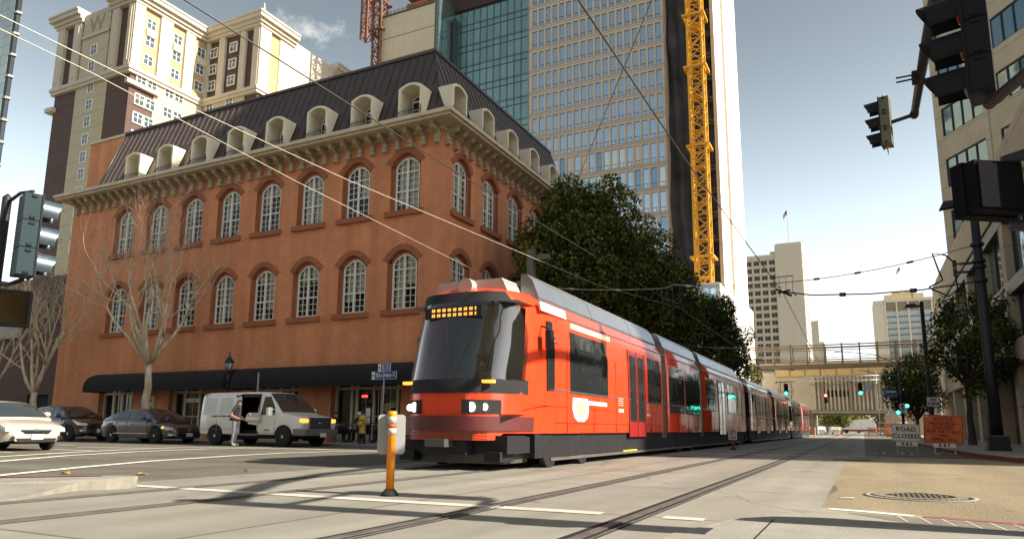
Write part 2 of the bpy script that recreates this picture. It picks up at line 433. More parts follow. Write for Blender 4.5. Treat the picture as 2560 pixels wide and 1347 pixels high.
stripe('road_line', [(0, 23.2), (2.6, 22.6)], .22, RPAINTF, .0115)
stripe('road_line', [(-8.8, 26.3), (-.45, 26.3)], .3, RPAINTF, .0115)
stripe('road_line', [(0, 25.6), (2.6, 25.0)], .22, RPAINTF, .0115)
stripe('road_marking', [(-9.0, 1.4), (-11.54, 6.2), (-12.56, 8.05), (-13.52, 10.1), (-14.4, 13.1), (-14.75, 15.2), (-14.5, 17.0), (-13.6, 17.9), (-12, 18.3), (-9.2, 18.4)], .2, RPAINT)
stripe('road_marking', [(-13.2, 4.5), (-15.83, 8.47), (-17.5, 10.86), (-18.62, 13.45), (-19.3, 16.4), (-18.8, 17.8), (-17.2, 18.3), (-15.33, 18.45), (-12.5, 18.8)], .2, RPAINT)
stripe('road_marking', [(-15.5, 5.5), (-18.07, 9.65), (-19.31, 11.97), (-20.4, 14.28), (-21.06, 16.69), (-20.6, 18.3), (-19, 19)], .2, RPAINT)
for p, q in (((-24.5, 10.9), (-20.6, 11.3)), ((-22.15, 13.32), (-20.3, 13.32)), ((-23.6, 14.95), (-21.3, 15.8)), ((-26.9, 16.3), (-26.2, 16.5)), ((-34, 16), (-31, 16)), ((-40, 16), (-37, 16)), ((-60, 13), (-32, 13))):
    stripe('road_marking', [p, q], .14, RPAINT)
stripe('road_line', [(-9, 72), (12, 71.5)], 1.0, RPAINT)
stripe('road_line', [(-9, 84), (12, 84)], .6, RPAINT)
cu = text('ONLY', 'road_marking', 1.1, RPAINTF, None, (1.0, 27.3, .013), (0, 0, 0), .002, sx=.95)
cu.scale = (.95, 2.0, 1); struct(cu)

# far corner and pavements
slabprism('corner_pavement', [(-300, 22.1), (-13.5, 22.1), (-12.2, 22.6), (-11.6, 23.8), (-11.5, 60), (-11.5, 71), (-300, 71)], -.02, .09, (PAVE, CONCS))
slabprism('pavement', [(2.35, 71), (2.45, 50), (2.7, 29.5), (2.95, 24.5), (3.35, 21.6), (4.3, 20.5), (6, 20.0), (120, 19.6), (120, 71)], -.02, .12, (PAVE, REDKERB))
slabprism('far_pavement', [(-11.5, 86), (-11.5, 400), (-300, 400), (-300, 86)], -.02, .1, (PAVE, CONCS))
slabprism('far_pavement', [(3.0, 86), (200, 86), (200, 400), (3.4, 400)], -.02, .1, (PAVE, CONCS))
fg = [(-.86, -2), (-.88, 4.0), (-.92, 4.6), (-.92, 5.15), (-.84, 5.5), (-.64, 5.72), (-.3, 5.82), (.22, 5.78), (.9, 5.68), (1.8, 5.5), (3.2, 5.1), (9, 4.2), (60, 4.0), (60, -40), (-.8, -40)]
slabprism('near_pavement', fg, -.02, .125, (mat('near_pavement_concrete', (.235, .228, .20), .85, var=.22, scale=1.3, bump=.3, bscale=55, speck=.14), CONCS))
stripe('joint_line', [(-.62, 5.5), (-.62, 2.)], .012, FLANGE, .128)
stripe('joint_line', [(1.55, 5.0), (1.2, 3.)], .012, FLANGE, .128)
# ramp apron and gutter beyond the near pavement
sheet('apron_pavement', [(-1.25, 3.0), (-1.3, 5.3), (-1.05, 6.3), (-.46, 7.3), (-.42, 7.72), (.2, 7.5), (.62, 7.38), (1.14, 7.22), (3, 6.66), (8, 5.96), (8, 3), (1, 3)], .0125, CONCS)
stripe('kerb_line', [(-.35, 7.62), (0, 7.52), (.35, 7.36)], .12, RPAINT, .0165)
stripe('kerb', [(.42, 7.36), (.75, 7.28), (1.14, 7.16), (1.8, 6.93), (3, 6.5)], .13, REDKERB, .0165)
pv = mat('dark_gutter_paver', (.15, .135, .11), .85, var=.3, scale=3, bump=.4, bscale=40)
sheet('gutter_pavement', [(-.2, 7.34), (.3, 7.26), (.75, 7.15), (1.14, 7.05), (1.8, 6.82), (3, 6.4), (3, 5.7), (1.4, 6.15), (.75, 6.45), (.3, 6.75)], .0145, pv)
for k in range(12):
    x = .22+k*.165
    stripe('gutter_joint_line', [(x, 7.29-.26*max(0, x-.3)), (x+.06, 6.85-.42*max(0, x-.3))], .014, RPAINTF, .0175)
# street corner island with red kerb and tactile pad
isl = [(-8.1, 5.93, .14), (-7.98, 5.75, .14), (-8.05, 5.5, .13), (-8.2, 5.25, .10), (-7.95, 4.75, .05), (-7.5, 4.05, .022), (-6.95, 3.0, .02), (-8.6, .4, .02), (-14, -2, .05), (-16, 0, .14), (-12.3, 2.9, .14), (-9.15, 4.97, .14), (-8.35, 5.85, .14)]
b = MB(); cen = (-9.6, 3.6, .09)
for k in range(len(isl)):
    p, q = isl[k], isl[(k+1) % len(isl)]
    b.poly([p, q, cen], 0); b.poly([(p[0], p[1], -.02), (q[0], q[1], -.02), q, p], 1)
struct(b.build('island_pavement', (mat('island_concrete', (.225, .215, .19), .85, var=.22, scale=2, bump=.3, bscale=50, speck=.14), mat('pale_kerb_face', (.24, .228, .195), .8, var=.3, scale=6))))
stripe('island_kerb', [(-8.45, 5.72), (-9.2, 4.88), (-12.2, 2.9)], .1, REDKERB, .146)
b = MB(); tp = [(-7.62, 4.02), (-8.0, 4.28), (-9.3, 2.6), (-8.85, 2.3)]
b.prism(tp, 'z', .02, .068)
for i in range(16):
    for j in range(6):
        u, v = (i+.5)/16, (j+.5)/6
        p = Vector(tp[0]).lerp(Vector(tp[3]), u).lerp(Vector(tp[1]).lerp(Vector(tp[2]), u), v)
        b.lathe([(.016, .068), (.011, .074)], (p.x, p.y, 0), n=6)
tag(b.build('tactile_pad', YELLOW), 'yellow tactile paving pad with raised dots on the corner island', 'tactile pad')

# covers and grates
IRON = mat('cast_iron', (.07, .065, .055), .6, .5, var=.4, scale=9)
def manhole(x, y, r, label, cm=IRON):
    t = thing('manhole_cover', label, 'manhole cover', (x, y, .012), 0, 'manhole covers')
    b = MB(); b.lathe([(r*1.12, -.006), (r*1.12, .001), (r*1.0, .003), (r*1.0, -.004)], n=48); b.build('ring', CONCS, t)
    b = MB(); b.lathe([(r*.99, -.006), (r*.99, .002)], n=48, m=1)
    for k in range(44):
        a = 2*PI*k/44; c, s_ = math.cos(a), math.sin(a)
        for (r0, r1) in ((.70, .93),):
            w = .022*r/.5
            p = [Vector((c*r*r0, s_*r*r0)), Vector((c*r*r1, s_*r*r1))]; n = Vector((-s_, c))*w
            b.prism([tuple(p[0]-n), tuple(p[1]-n*1.2), tuple(p[1]+n*1.2), tuple(p[0]+n)], 'z', .002, .011)
    g = r*.055*1.9
    K = int(r*.62/g)
    for i in range(-K, K+1):
        for j in range(-K, K+1):
            if math.hypot(i*g, j*g) < r*.6: b.cbox((i*g, j*g, .006), (g*.5, g*.5, .01))
    b.build('lid', (cm, FLANGE), t)
    return t
manhole(.53, 9.62, .52, 'large cast iron manhole cover in the pale sunlit asphalt', mat('worn_cast_iron', (.27, .235, .17), .6, .3, var=.3, scale=9))
manhole(-4.55, 19.8, .42, 'small flat manhole cover in the concrete slab beside the tram')
b = MB(); b.box(-.75, .12, 17.5, 18.1, .004, .012, 1)
for k in range(29): b.box(-.75+k*.03, -.738+k*.03, 17.5, 18.1, .01, .02)
tag(b.build('drain_grate', (IRON, FLANGE), loc=(0, 2.6, 0)), 'long steel drain grate across the edge of the track slab', 'drain grate')
# small litter on the pale asphalt
b = MB(); b.box(-.07, .07, -.02, .02, .012, .02); b.prism([(-.02, -.01), (.09, .02), (.06, .04)], 'z', .02, .024)
tag(b.build('litter', WHITEP, loc=(-.22, 8.9, .0)), 'white scrap of paper lying on the pale asphalt near the manhole', 'litter')
LEAFY = mat('dry_leaf', (.42, .25, .06), .8, var=.3, scale=20)
for k, (x, y, l) in enumerate(((-11.1, 6.9, 'dry yellow leaf lying alone by the white curved line'), (-9.9, 7.3, 'dry yellow leaf on the dark asphalt near the island nose'), (-9.4, 8.9, 'small dry leaf alone on the dark asphalt between the tram and the curved line'))):
    b = MB(); b.grid([[(-.09, 0, .02), (0, .05, .05), (.1, .01, .02)], [(-.1, -.01, .012), (0, .0, .018), (.1, 0, .012)], [(-.08, -.02, .03), (0, -.06, .04), (.09, -.02, .015)]])
    tag(b.build('fallen_leaf', LEAFY, loc=(x, y, 0), rotz=k*1.3, fix=False), l, 'leaf', 'fallen leaves')

# ------------------------------------------------------------------ walls with openings
def arch_wall(b, P, x0, x1, z0, z1, cols, rows, depth, mw=0, mr=1, seg=8):
    """P(x, z, d) -> point, d is the depth inwards; cols (centre, half width), rows (sill, spring, rise)"""
    cols = sorted(cols); edge = x0
    def q(xa, za, xb, zb, m=mw, d=0): b.poly([P(xa, za, d), P(xb, za, d), P(xb, zb, d), P(xa, zb, d)], m)
    for xc, hw in cols:
        if xc-hw > edge+1e-6: q(edge, z0, xc-hw, z1)
        edge = xc+hw
        n = seg if any(r[2] > 0 for r in rows) else 1
        xs = [xc-hw+2*hw*k/n for k in range(n+1)]
        lo = [z0]*(n+1)
        for zs, zp, rise in rows:
            for k in range(n): b.poly([P(xs[k], lo[k], 0), P(xs[k+1], lo[k+1], 0), P(xs[k+1], zs, 0), P(xs[k], zs, 0)], mw)
            top = [zp+rise*(1-((x-xc)/hw)**2) for x in xs]
            b.poly([P(xs[0], zs, 0), P(xs[-1], zs, 0), P(xs[-1], zs, depth), P(xs[0], zs, depth)], mr)
            b.poly([P(xs[0], zs, 0), P(xs[0], zs, depth), P(xs[0], top[0], depth), P(xs[0], top[0], 0)], mr)
            b.poly([P(xs[-1], zs, 0), P(xs[-1], zs, depth), P(xs[-1], top[-1], depth), P(xs[-1], top[-1], 0)], mr)
            for k in range(n): b.poly([P(xs[k], top[k], 0), P(xs[k+1], top[k+1], 0), P(xs[k+1], top[k+1], depth), P(xs[k], top[k], depth)], mr)
            lo = top
        for k in range(n): b.poly([P(xs[k], lo[k], 0), P(xs[k+1], lo[k+1], 0), P(xs[k+1], z1, 0), P(xs[k], z1, 0)], mw)
    if x1 > edge+1e-6: q(edge, z0, x1, z1)

# ------------------------------------------------------------------ the corner brick building
BX, BY, BXL, BYE = -16.23, 25.5, -43.1, 41.5
CX = [-18.2-2.84*i for i in range(9)][:9]
CX = CX[:8]
CY = [27.32+2.86*i for i in range(5)]
WHW = .84
ROWS = [(5.95, 8.16, .54), (10.56, 12.77, .54)]
wear(BRICK, (1.3, 1.3, .10), .16)
bb = thing('brick_building', 'red brick corner building with dark mansard roof, arched white windows and black awnings', 'building', (BX, BY, 0))
def brick_building():
    def PF(x, z, d): return (x, BY+d, z)
    def PS(y, z, d): return (BX-d, y, z)
    b = MB()
    # shop front openings on the ground floor, then two storeys of arched windows
    gcols = [(-37.3, 1.5), (-31.6, 1.35), (-25.4, 1.45), (-20.0, 1.95)]
    arch_wall(b, PF, BXL, BX, 0, 3.3, gcols, [(.05, 2.75, 0)], .55, 0, 0)
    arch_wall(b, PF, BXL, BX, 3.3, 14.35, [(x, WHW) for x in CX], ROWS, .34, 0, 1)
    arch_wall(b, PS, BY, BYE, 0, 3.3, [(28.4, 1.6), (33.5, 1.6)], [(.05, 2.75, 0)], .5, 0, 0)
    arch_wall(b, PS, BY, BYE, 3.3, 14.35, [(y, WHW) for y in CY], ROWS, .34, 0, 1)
    b.poly([(BXL, BY, 0), (BXL, BYE, 0), (BXL, BYE, 14.35), (BXL, BY, 14.35)], 0)
    b.poly([(BXL, BYE, 0), (BX, BYE, 0), (BX, BYE, 14.35), (BXL, BYE, 14.35)], 0)
    # brick arches and sills standing slightly proud
    for (zs, zp, rise) in ROWS:
        for face, cs in ((0, CX), (1, CY)):
            for c in cs:
                for k in range(12):
                    u0, u1 = -1+k/6, -1+(k+1)/6
                    def A(u, o):
                        w = WHW+.02; x = c+u*w; z = zp+rise*(1-u*u)
                        nx, nz = 2*rise*u/w, 1; l = math.hypot(nx, nz); return x+nx/l*o, z+nz/l*o
                    pts = [A(u0, .01), A(u1, .01), A(u1, .27), A(u0, .27)]
                    if face == 0: b.prism([(x, z) for x, z in pts], 'y', BY-.035, BY+.02, 1)
                    else: b.prism([(y, z) for y, z in pts], 'x', BX+.035, BX-.02, 1)
                if face == 0: b.box(c-WHW-.22, c+WHW+.2, BY-.14, BY+.3, zs-.27, zs-.015, 1)
                else: b.box(BX+.14, BX-.3, c-WHW-.2, c+WHW+.2, zs-.27, zs-.015, 1)
    for (zs, zp, rise) in ROWS:
        for face, cs in ((0, CX), (1, CY)):
            for c in cs:
                iw, ih = .69, zs+2.16
                def itop(x): return ih+.45*(1-(x/iw)**2)
                def otop(x): return zp+rise*(1-(x/WHW)**2)
                def put(pts):
                    if face == 0: b.prism([(c+x, z) for x, z in pts], 'y', BY+.15, BY+.33, 1)
                    else: b.prism([(c+x, z) for x, z in pts], 'x', BX-.15, BX-.33, 1)
                for q in (-1, 1): put([(q*iw, zs), (q*WHW, zs), (q*WHW, otop(WHW)), (q*iw, itop(iw))])
                for k in range(10):
                    xa, xb = -iw+2*iw*k/10, -iw+2*iw*(k+1)/10
                    put([(xa, itop(xa)), (xb, itop(xb)), (xb, otop(xb)), (xa, otop(xa))])
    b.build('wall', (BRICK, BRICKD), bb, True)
    # dark rooms behind the windows
    b = MB(); b.box(BXL+.3, BX-1.1, BY+1.1, BYE-.3, 3.5, 14.2); b.box(BXL+.4, BX-.8, BY+.6, BYE-.4, .1, 3.2)
    b.build('interior', DARKIN, bb, True)
    # one window: frame with two tall sashes of small panes
    def window():
        hw, h, rise = .665, 2.14, .44; f = MB()
        def top(x): return h+rise*(1-(x/(hw+.03))**2)
        def vbar(x, w, d=.05): f.box(x-w/2, x+w/2, -d, .03, 0, top(x)-.01)
        n = 12
        for k in range(n):
            xa, xb = -hw+2*hw*k/n, -hw+2*hw*(k+1)/n
            f.prism([(xa, top(xa)-.075), (xb, top(xb)-.075), (xb, top(xb)+.03), (xa, top(xa)+.03)], 'y', -.052, .03)
        vbar(-hw+.03, .075); vbar(hw-.03, .075); 
        vbar(0, .10, .075)
        f.box(-hw, hw, -.07, .03, 0, .10)
        for s in (-1, 1):
            for x in (.325,): f.box(s*x-.013, s*x+.012, -.03, .025, .1, top(x)-.05)
            f.box(s*.05, s*(hw-.05), -.045, .027, .95, 1.02); f.box(s*.05, s*(hw-.05), -.04, .027, 1.86, 1.92)
            for z in (.36, .65, 1.3, 1.58, 2.15): f.box(s*.05, s*(hw-.05), -.029, .024, z-.012, z+.012)
        fr = f.build('window', WHITEFR, bb)
        g = MB(); pts = [(-hw, .02), (hw, .02)]+[(hw-2*hw*k/10, top(hw-2*hw*k/10)) for k in range(11)]
        g.poly([(x, .012, z) for x, z in pts]); g.build('pane', GLASS, fr, fix=False)
        return fr
    def blind(fr, x0, x1, z0, z1):  # some are real blinds; the rest put bright pane reflections into cream colour
        b = MB(); b.box(x0, x1, .12, .13, z0, z1); b.build('blind', BLIND, fr)
    w0 = window(); first = True
    rng = random.Random(3)
    for ri, (zs, zp, rise) in enumerate(ROWS):
        for face, cs in ((0, CX), (1, CY)):
            for ci, c in enumerate(cs):
                loc = (c-BX, .25, zs) if face == 0 else (-.25, c-BY, zs)
                if first: w = w0; first = False
                else:
                    w = w0.copy(); COL.objects.link(w); w.parent = bb
                    p = D.objects['pane'].copy(); COL.objects.link(p); p.parent = w
                w.location = loc; w.rotation_euler.z = 0 if face == 0 else PI/2
    for w in [k for k in kids(bb) if k.name.startswith('window')]:
        r = rng.random()
        for s in (-1, 1):
            q = rng.random(); d = rng.choice((.5, .75, 1.0, 1.5, 1.9)) if q < .85 else 0
            if r < .4: d = rng.choice((1.3, 2.1, 2.45))
            if d: blind(w, min(s*.03, s*.57), max(s*.03, s*.57), 2.5-d, 2.5)
        if rng.random() < .45:
            b = MB(); s = rng.choice((-1, 1)); x = s*rng.uniform(.1, .4)
            b.prism([(x-.12, 0), (x+.12, 0), (x+.14, .3), (x+.05, .5), (x-.08, .42)], 'y', .2, .45); b.build('room_clutter', mat('room_clutter', (.5, .46, .36), .8), w)
    # cornice, brackets
    b = MB()
    for z0, z1, o in ((14.30, 14.42, .92), (14.42, 14.6, 1.05), (14.1, 14.30, .10)):
        b.box(BXL-.55*(o > .5), BX+o, BY-o, BY+.15, z0, z1); b.box(BX-.15, BX+o-.0, BY+.15, BYE, z0, z1)
    b.build('cornice', CORNICE, bb, True)
    def bracket(parent, loc, rz):
        pr = [(0, .0), (-.16, .02), (-.2, .12), (-.15, .3), (-.2, .42), (-.36, .52), (-.56, .58), (-.64, .66), (-.64, .76), (0, .76)]
        f = MB(); f.prism(pr, 'x', -.1, .1); f.box(-.13, .13, -.7, 0, .76, .84)
        f.box(-.115, .115, -.22, 0, .04, .16); f.lathe([(.07, -.125), (.07, .125)], (0, -.5, .64), 'x', 10); f.lathe([(.06, -.12), (.06, .12)], (0, -.17, .24), 'x', 10)
        return f.build('bracket', BRACKET, parent, loc=loc, rotz=rz)
    b0 = bracket(bb, (-.22, 0, 13.45), 0)
    for i in range(1, 37):
        c = b0.copy(); COL.objects.link(c); c.parent = bb; c.location = (-.22-.725*i, 0, 13.45)
    for i in range(21):
        c = b0.copy(); COL.objects.link(c); c.parent = bb; c.location = (0, .3+.725*i, 13.45); c.rotation_euler.z = PI/2
    # mansard roof
    z0, z1 = 14.6, 19.1; o0, o1 = -.12, 1.55
    A = [(BXL+2.0, BY+o0, z0), (BX-o0, BY+o0, z0), (BX-o0, BYE, z0), (BXL+2.0, BYE, z0)]
    T = [(BXL+1.99, BY+o1, z1), (BX-o1, BY+o1, z1), (BX-o1, BYE, z1), (BXL+1.99, BYE, z1)]
    b = MB()
    for k in range(4): b.poly([A[k], A[(k+1) % 4], T[(k+1) % 4], T[k]])
    b.poly(T); b.poly(A)
    hull = b.build('roof_hull', ROOFM); cut = MB()
    for i in range(8): x = -17.85-2.793*i; cut.box(x-.6, x+.6, BY-2, BY+.83, 14.63, 16.45)
    for i in range(5): y = 26.4+2.8*i; cut.box(BX+2, BX-.68, max(y-.6, BY+.86), y+.6, 14.63, 16.45)
    cut = cut.build('roof_cutter', ROOFM); md = hull.modifiers.new('cut', 'BOOLEAN'); md.object = cut; md.solver = 'EXACT'; md.use_self = True
    bpy.context.view_layer.update(); dg = bpy.context.evaluated_depsgraph_get(); me = D.meshes.new_from_object(hull.evaluated_get(dg))
    D.objects.remove(hull); D.objects.remove(cut)
    b = MB(); b.v = [tuple(v.co) for v in me.vertices]
    for p in me.polygons: b.f.append(tuple(p.vertices)); b.m.append(0); b.sm.append(False)
    nearx = lambda x: any(abs(x-(-17.85-2.793*i)) < .72 for i in range(8))
    neary = lambda y: any(abs(y-(26.4+2.8*i)) < .72 for i in range(5))
    def up(p, q, zz): return tuple(Vector(p).lerp(Vector(q), (zz-p[2])/(q[2]-p[2])))
    def seam(pa, pb, nrm):
        b.tube([Vector(pa)+Vector(nrm)*.015, Vector(pb)+Vector(nrm)*.015], .028, 4, 0, False)
    x = BXL+2.3
    while x < BX-.3:
        t = 0 if x < BX-o1 else (x-(BX-o1))/(o1-o0+.001)
        top = T[0][2]-t*(z1-z0); yy = BY+o1-t*(o1-o0)
        xt = x
        p_, q_ = (x, BY+o0, z0), (max(xt, BXL+2.0), yy, top)
        if nearx(x): p_ = up(p_, q_, min(16.9, top-.01))
        seam(p_, q_, (0, -.94, .34)); x += .47
    y = BY+.4
    while y < BYE:
        t = 0 if y > BY+o1 else (BY+o1-y)/(o1-o0)
        top = z1-t*(z1-z0); xx = BX-o1+t*(o1-o0)
        p_, q_ = (BX-o0, y, z0), (xx, y, top)
        if neary(y): p_ = up(p_, q_, min(16.9, top-.01))
        seam(p_, q_, (.94, 0, .34)); y += .47
    b.tube([A[1], T[1]], .05, 6); b.tube([A[0], T[0]], .06, 6)
    b.box(BXL+1.9, BX-o1+.08, BY+o1-.08, BY+o1+.2, z1-.02, z1+.12); b.box(BX-o1-.2, BX-o1+.08, BY+o1+.2, BYE, z1-.02, z1+.12)
    b.build('roof', ROOFM, bb, True)
    # end wall rising behind the mansard
    b = MB(); b.box(BXL-2.2, BXL+1.75, BY+1.9, BYE-.05, .0, 19.25); b.box(BXL-2.3, BXL+1.85, BY+1.82, BYE-.1, 19.25, 19.42, 1)
    b.build('end_wall', (BRICK, CORNICE), bb, True)
    # dormers
    def dormer(loc, rz):
        hw, h, rise = .66, 1.74, .21
        f = MB(); n = 10
        def top(x, w=hw): return h+rise*(1-(x/w)**2)
        D_ = .85
        def ring(y, wi): return [(-wi, 0)]+[(-wi+2*wi*k/n, top(-wi+2*wi*k/n, wi)-(hw-wi)*.8) for k in range(n+1)]+[(wi, 0)]
        o_, i_ = ring(0, hw), ring(0, hw-.13)
        def back(z): return max(.02, (z)*.37+.18)
        for k in range(len(o_)-1):
            a, c = o_[k], o_[k+1]; a2, c2 = i_[k], i_[k+1]
            f.poly([(a[0], 0, a[1]), (c[0], 0, c[1]), (c2[0], 0, c2[1]), (a2[0], 0, a2[1])])
            f.poly([(a[0], 0, a[1]), (a[0], back(a[1]), a[1]), (c[0], back(c[1]), c[1]), (c[0], 0, c[1])])
            f.poly([(a2[0], 0, a2[1]), (c2[0], 0, c2[1]), (c2[0]*.93, D_, c2[1]-.12*(c2[1] > .1)), (a2[0]*.93, D_, a2[1]-.12*(a2[1] > .1))], 2)
        f.poly([(-.52, 0, .02), (.52, 0, .02), (.52, D_, .02), (-.52, D_, .02)])
        f.poly([(-.52, D_-.001, 0), (.52, D_-.001, 0), (.52, D_-.001, 1.9), (-.52, D_-.001, 1.9)], 1)
        o = f.build('dormer', (mat('pale_dormer_paint', (.80, .72, .54), .6, var=.08), DARKIN, mat('dormer_reveal_paint', (.68, .60, .45), .7, var=.12)), bb, fix=False, loc=loc, rotz=rz)
        f = MB()
        for x in (-.42, -.02, .38): f.box(x, x+.05, D_-.06, D_-.002, 0, 1.42+.2*(abs(x+.02) < .1))
        for z in (0, .5, .95, 1.35): f.box(-.42, .43, D_-.055, D_-.003, z, z+.035+.04*(z > 1.1))
        for k in range(6):
            xa, xb = -.42+.85*k/6, -.42+.85*(k+1)/6
            f.prism([(xa, 1.42+.2*(1-5.5*xa*xa)), (xb, 1.42+.2*(1-5.5*xb*xb)), (xb, 1.49+.2*(1-5.5*xb*xb)), (xa, 1.49+.2*(1-5.5*xa*xa))], 'y', D_-.06, D_-.003)
        f.build('window', WHITEFR, o)
        f = MB()
        for z in (.08, .55): f.tube([(-.64, -.07, z), (.64, -.07, z)], .014, 5)
        for k in range(13):
            x = -.64+k*.1067; f.tube([(x, -.07, .0), (x, -.07, .58+.1*(k % 2 == 0))], .010, 4)
        for x in (-.64, .64): f.tube([(x, -.07, 0), (x, -.07, .74)], .02, 5); f.tube([(x, -.07, .55), (x, .05, .55)], .014, 4)
        f.build('railing', BLACKMET, o)
        return o
    d0 = dormer((-17.85-BX, 25.15-BY, 14.62), 0)
    for i in range(1, 8): dup(d0, loc=(-17.85-BX-2.793*i, 25.15-BY, 14.62), parent=bb)
    for i in range(5): dup(d0, loc=(.35, 26.4-BY+2.8*i, 14.62), rz=PI/2, parent=bb)
    # awnings
    def awning(x0, x1, name='awning'):
        f = MB(); n = 8; pr = [(-.02, 3.5)]+[(-1.25+1.05*math.cos(PI/2*k/n)-.0-.0, 2.72+.78*math.sin(PI/2*(1-k/n))*1.0) for k in range(0)]
        pr = [(BY, 3.52)]+[(BY-.45-.95*math.sin(PI/2*k/n), 2.75+.77*math.cos(PI/2*k/n)) for k in range(n+1)]+[(BY-1.4, 2.5)]
        for k in range(len(pr)-1):
            a, c = pr[k], pr[k+1]; sx = .0
            f.poly([(x0, a[0], a[1]), (x1, a[0], a[1]), (x1, c[0], c[1]), (x0, c[0], c[1])])
        for x in (x0, x1): f.poly([(x, y, z) for y, z in pr]+[(x, BY, 2.5)])
        for k in range(1, int((x1-x0)/1.3)): f.tube([(x0+k*1.3, y, z-.02) for y, z in pr], .012, 4, 0)
        f.build(name, AWN, bb, True, fix=False)
    awning(-38.15, -27.55); awning(-26.95, BX-.15)
    # shop fronts: cream timber doors and dark glass
    def shopfront(x0, x1, doors):
        f = MB(); y = BY+.42
        for x in [x0+.06, x1-.06]: f.box(x-.07, x+.07, y-.12, y+.04, .05, 2.75)
        f.box(x0, x1, y-.08, y+.03, 2.42, 2.56); f.box(x0, x1, y-.05, y+.04, .05, .42)
        for x in doors: f.box(x-.06, x+.06, y-.1, y+.035, .05, 2.75)
        for i in range(len(doors)-1):
            f.box(doors[i]+.06, doors[i+1]-.06, y-.03, y+.03, 1.2, 1.24); m_ = (doors[i]+doors[i+1])/2; f.box(m_-.015, m_+.015, y-.03, y+.03, .4, 2.45)
        o = f.build('shop_front', CREAM, bb, True)
        g = MB(); g.box(x0, x1, y+.0, y+.01, .06, 2.74); g.build('glazing', SHOPGLASS, o, False)
        D_ = o.children[0]; D_.location = (-BX, -BY, 0)
        return o
    shopfront(-38.8, -35.8, [-37.9, -37.2, -36.4]); shopfront(-32.95, -30.25, [-32.1, -31.0]); s3 = shopfront(-26.85, -23.95, [-26.2, -25.4, -24.6]); s4 = shopfront(-21.95, -18.05, [-21.0, -20.7, -19.75, -19.3, -18.45])
    f = MB(); f.box(-20.5, -20.05, BY+.34, BY+.36, 2.02, 2.22, 1)
    sg = f.build('neon_sign', (BLACKMET, BLACKMET), bb, True)
    text('OPEN', 'lettering', .15, mat('red_neon', (.8, .05, .05), .3, var=0, emit=(1., .06, .05), es=2.2), sg, (-20.27-BX, .33, 2.12), bold=.004, sx=.85)
    for x, z, w, h in ((-20.35, 1.15, .45, .6), (-18.75, 1.75, .28, .28), (-19.05, 1.55, .3, .5)):
        f = MB(); f.box(x-w/2, x+w/2, BY+.395, BY+.41, z-h/2, z+h/2)
        for k in range(4): f.box(x-w*.35, x+w*.3, BY+.393, BY+.396, z+h*.3-k*h*.18, z+h*.3-k*h*.18+.02, 1)
        f.build('window_notice', (mat('notice_paper', (.55, .5, .3), .8), DARKIN), bb, True)
    f = MB(); f.box(-31.95, -30.9, BY+.28, BY+.3, 1.95, 2.16); f.box(-31.3, -31.27, BY+.275, BY+.285, 1.97, 2.14, 1)
    f.build('window_notice', (mat('notice_paper'), DARKIN) if False else (WHITEFR, DARKIN), bb, True)
    # framed poster between the doors
    f = MB(); f.box(-34.72, -33.98, BY-.07, BY, 1.25, 2.3); po = f.build('poster_case', CREAM, bb, True)
    f = MB(); f.box(-34.64, -34.06, BY-.078, BY-.07, 1.33, 2.22, 0); f.box(-34.6, -34.1, BY-.081, BY-.078, 1.36, 1.75, 1); f.ball((-34.35, BY-.079, 1.62), (.2, .005, .15), m=2); f.box(-34.55, -34.15, BY-.081, BY-.078, 2.0, 2.08, 1)
    q = f.build('poster', (mat('poster_paper', (.6, .56, .42), .6), mat('poster_brown', (.25, .16, .08), .6), mat('poster_orange', (.45, .22, .08), .6)), po, False); q.location = (-BX, -BY, 0)
brick_building()

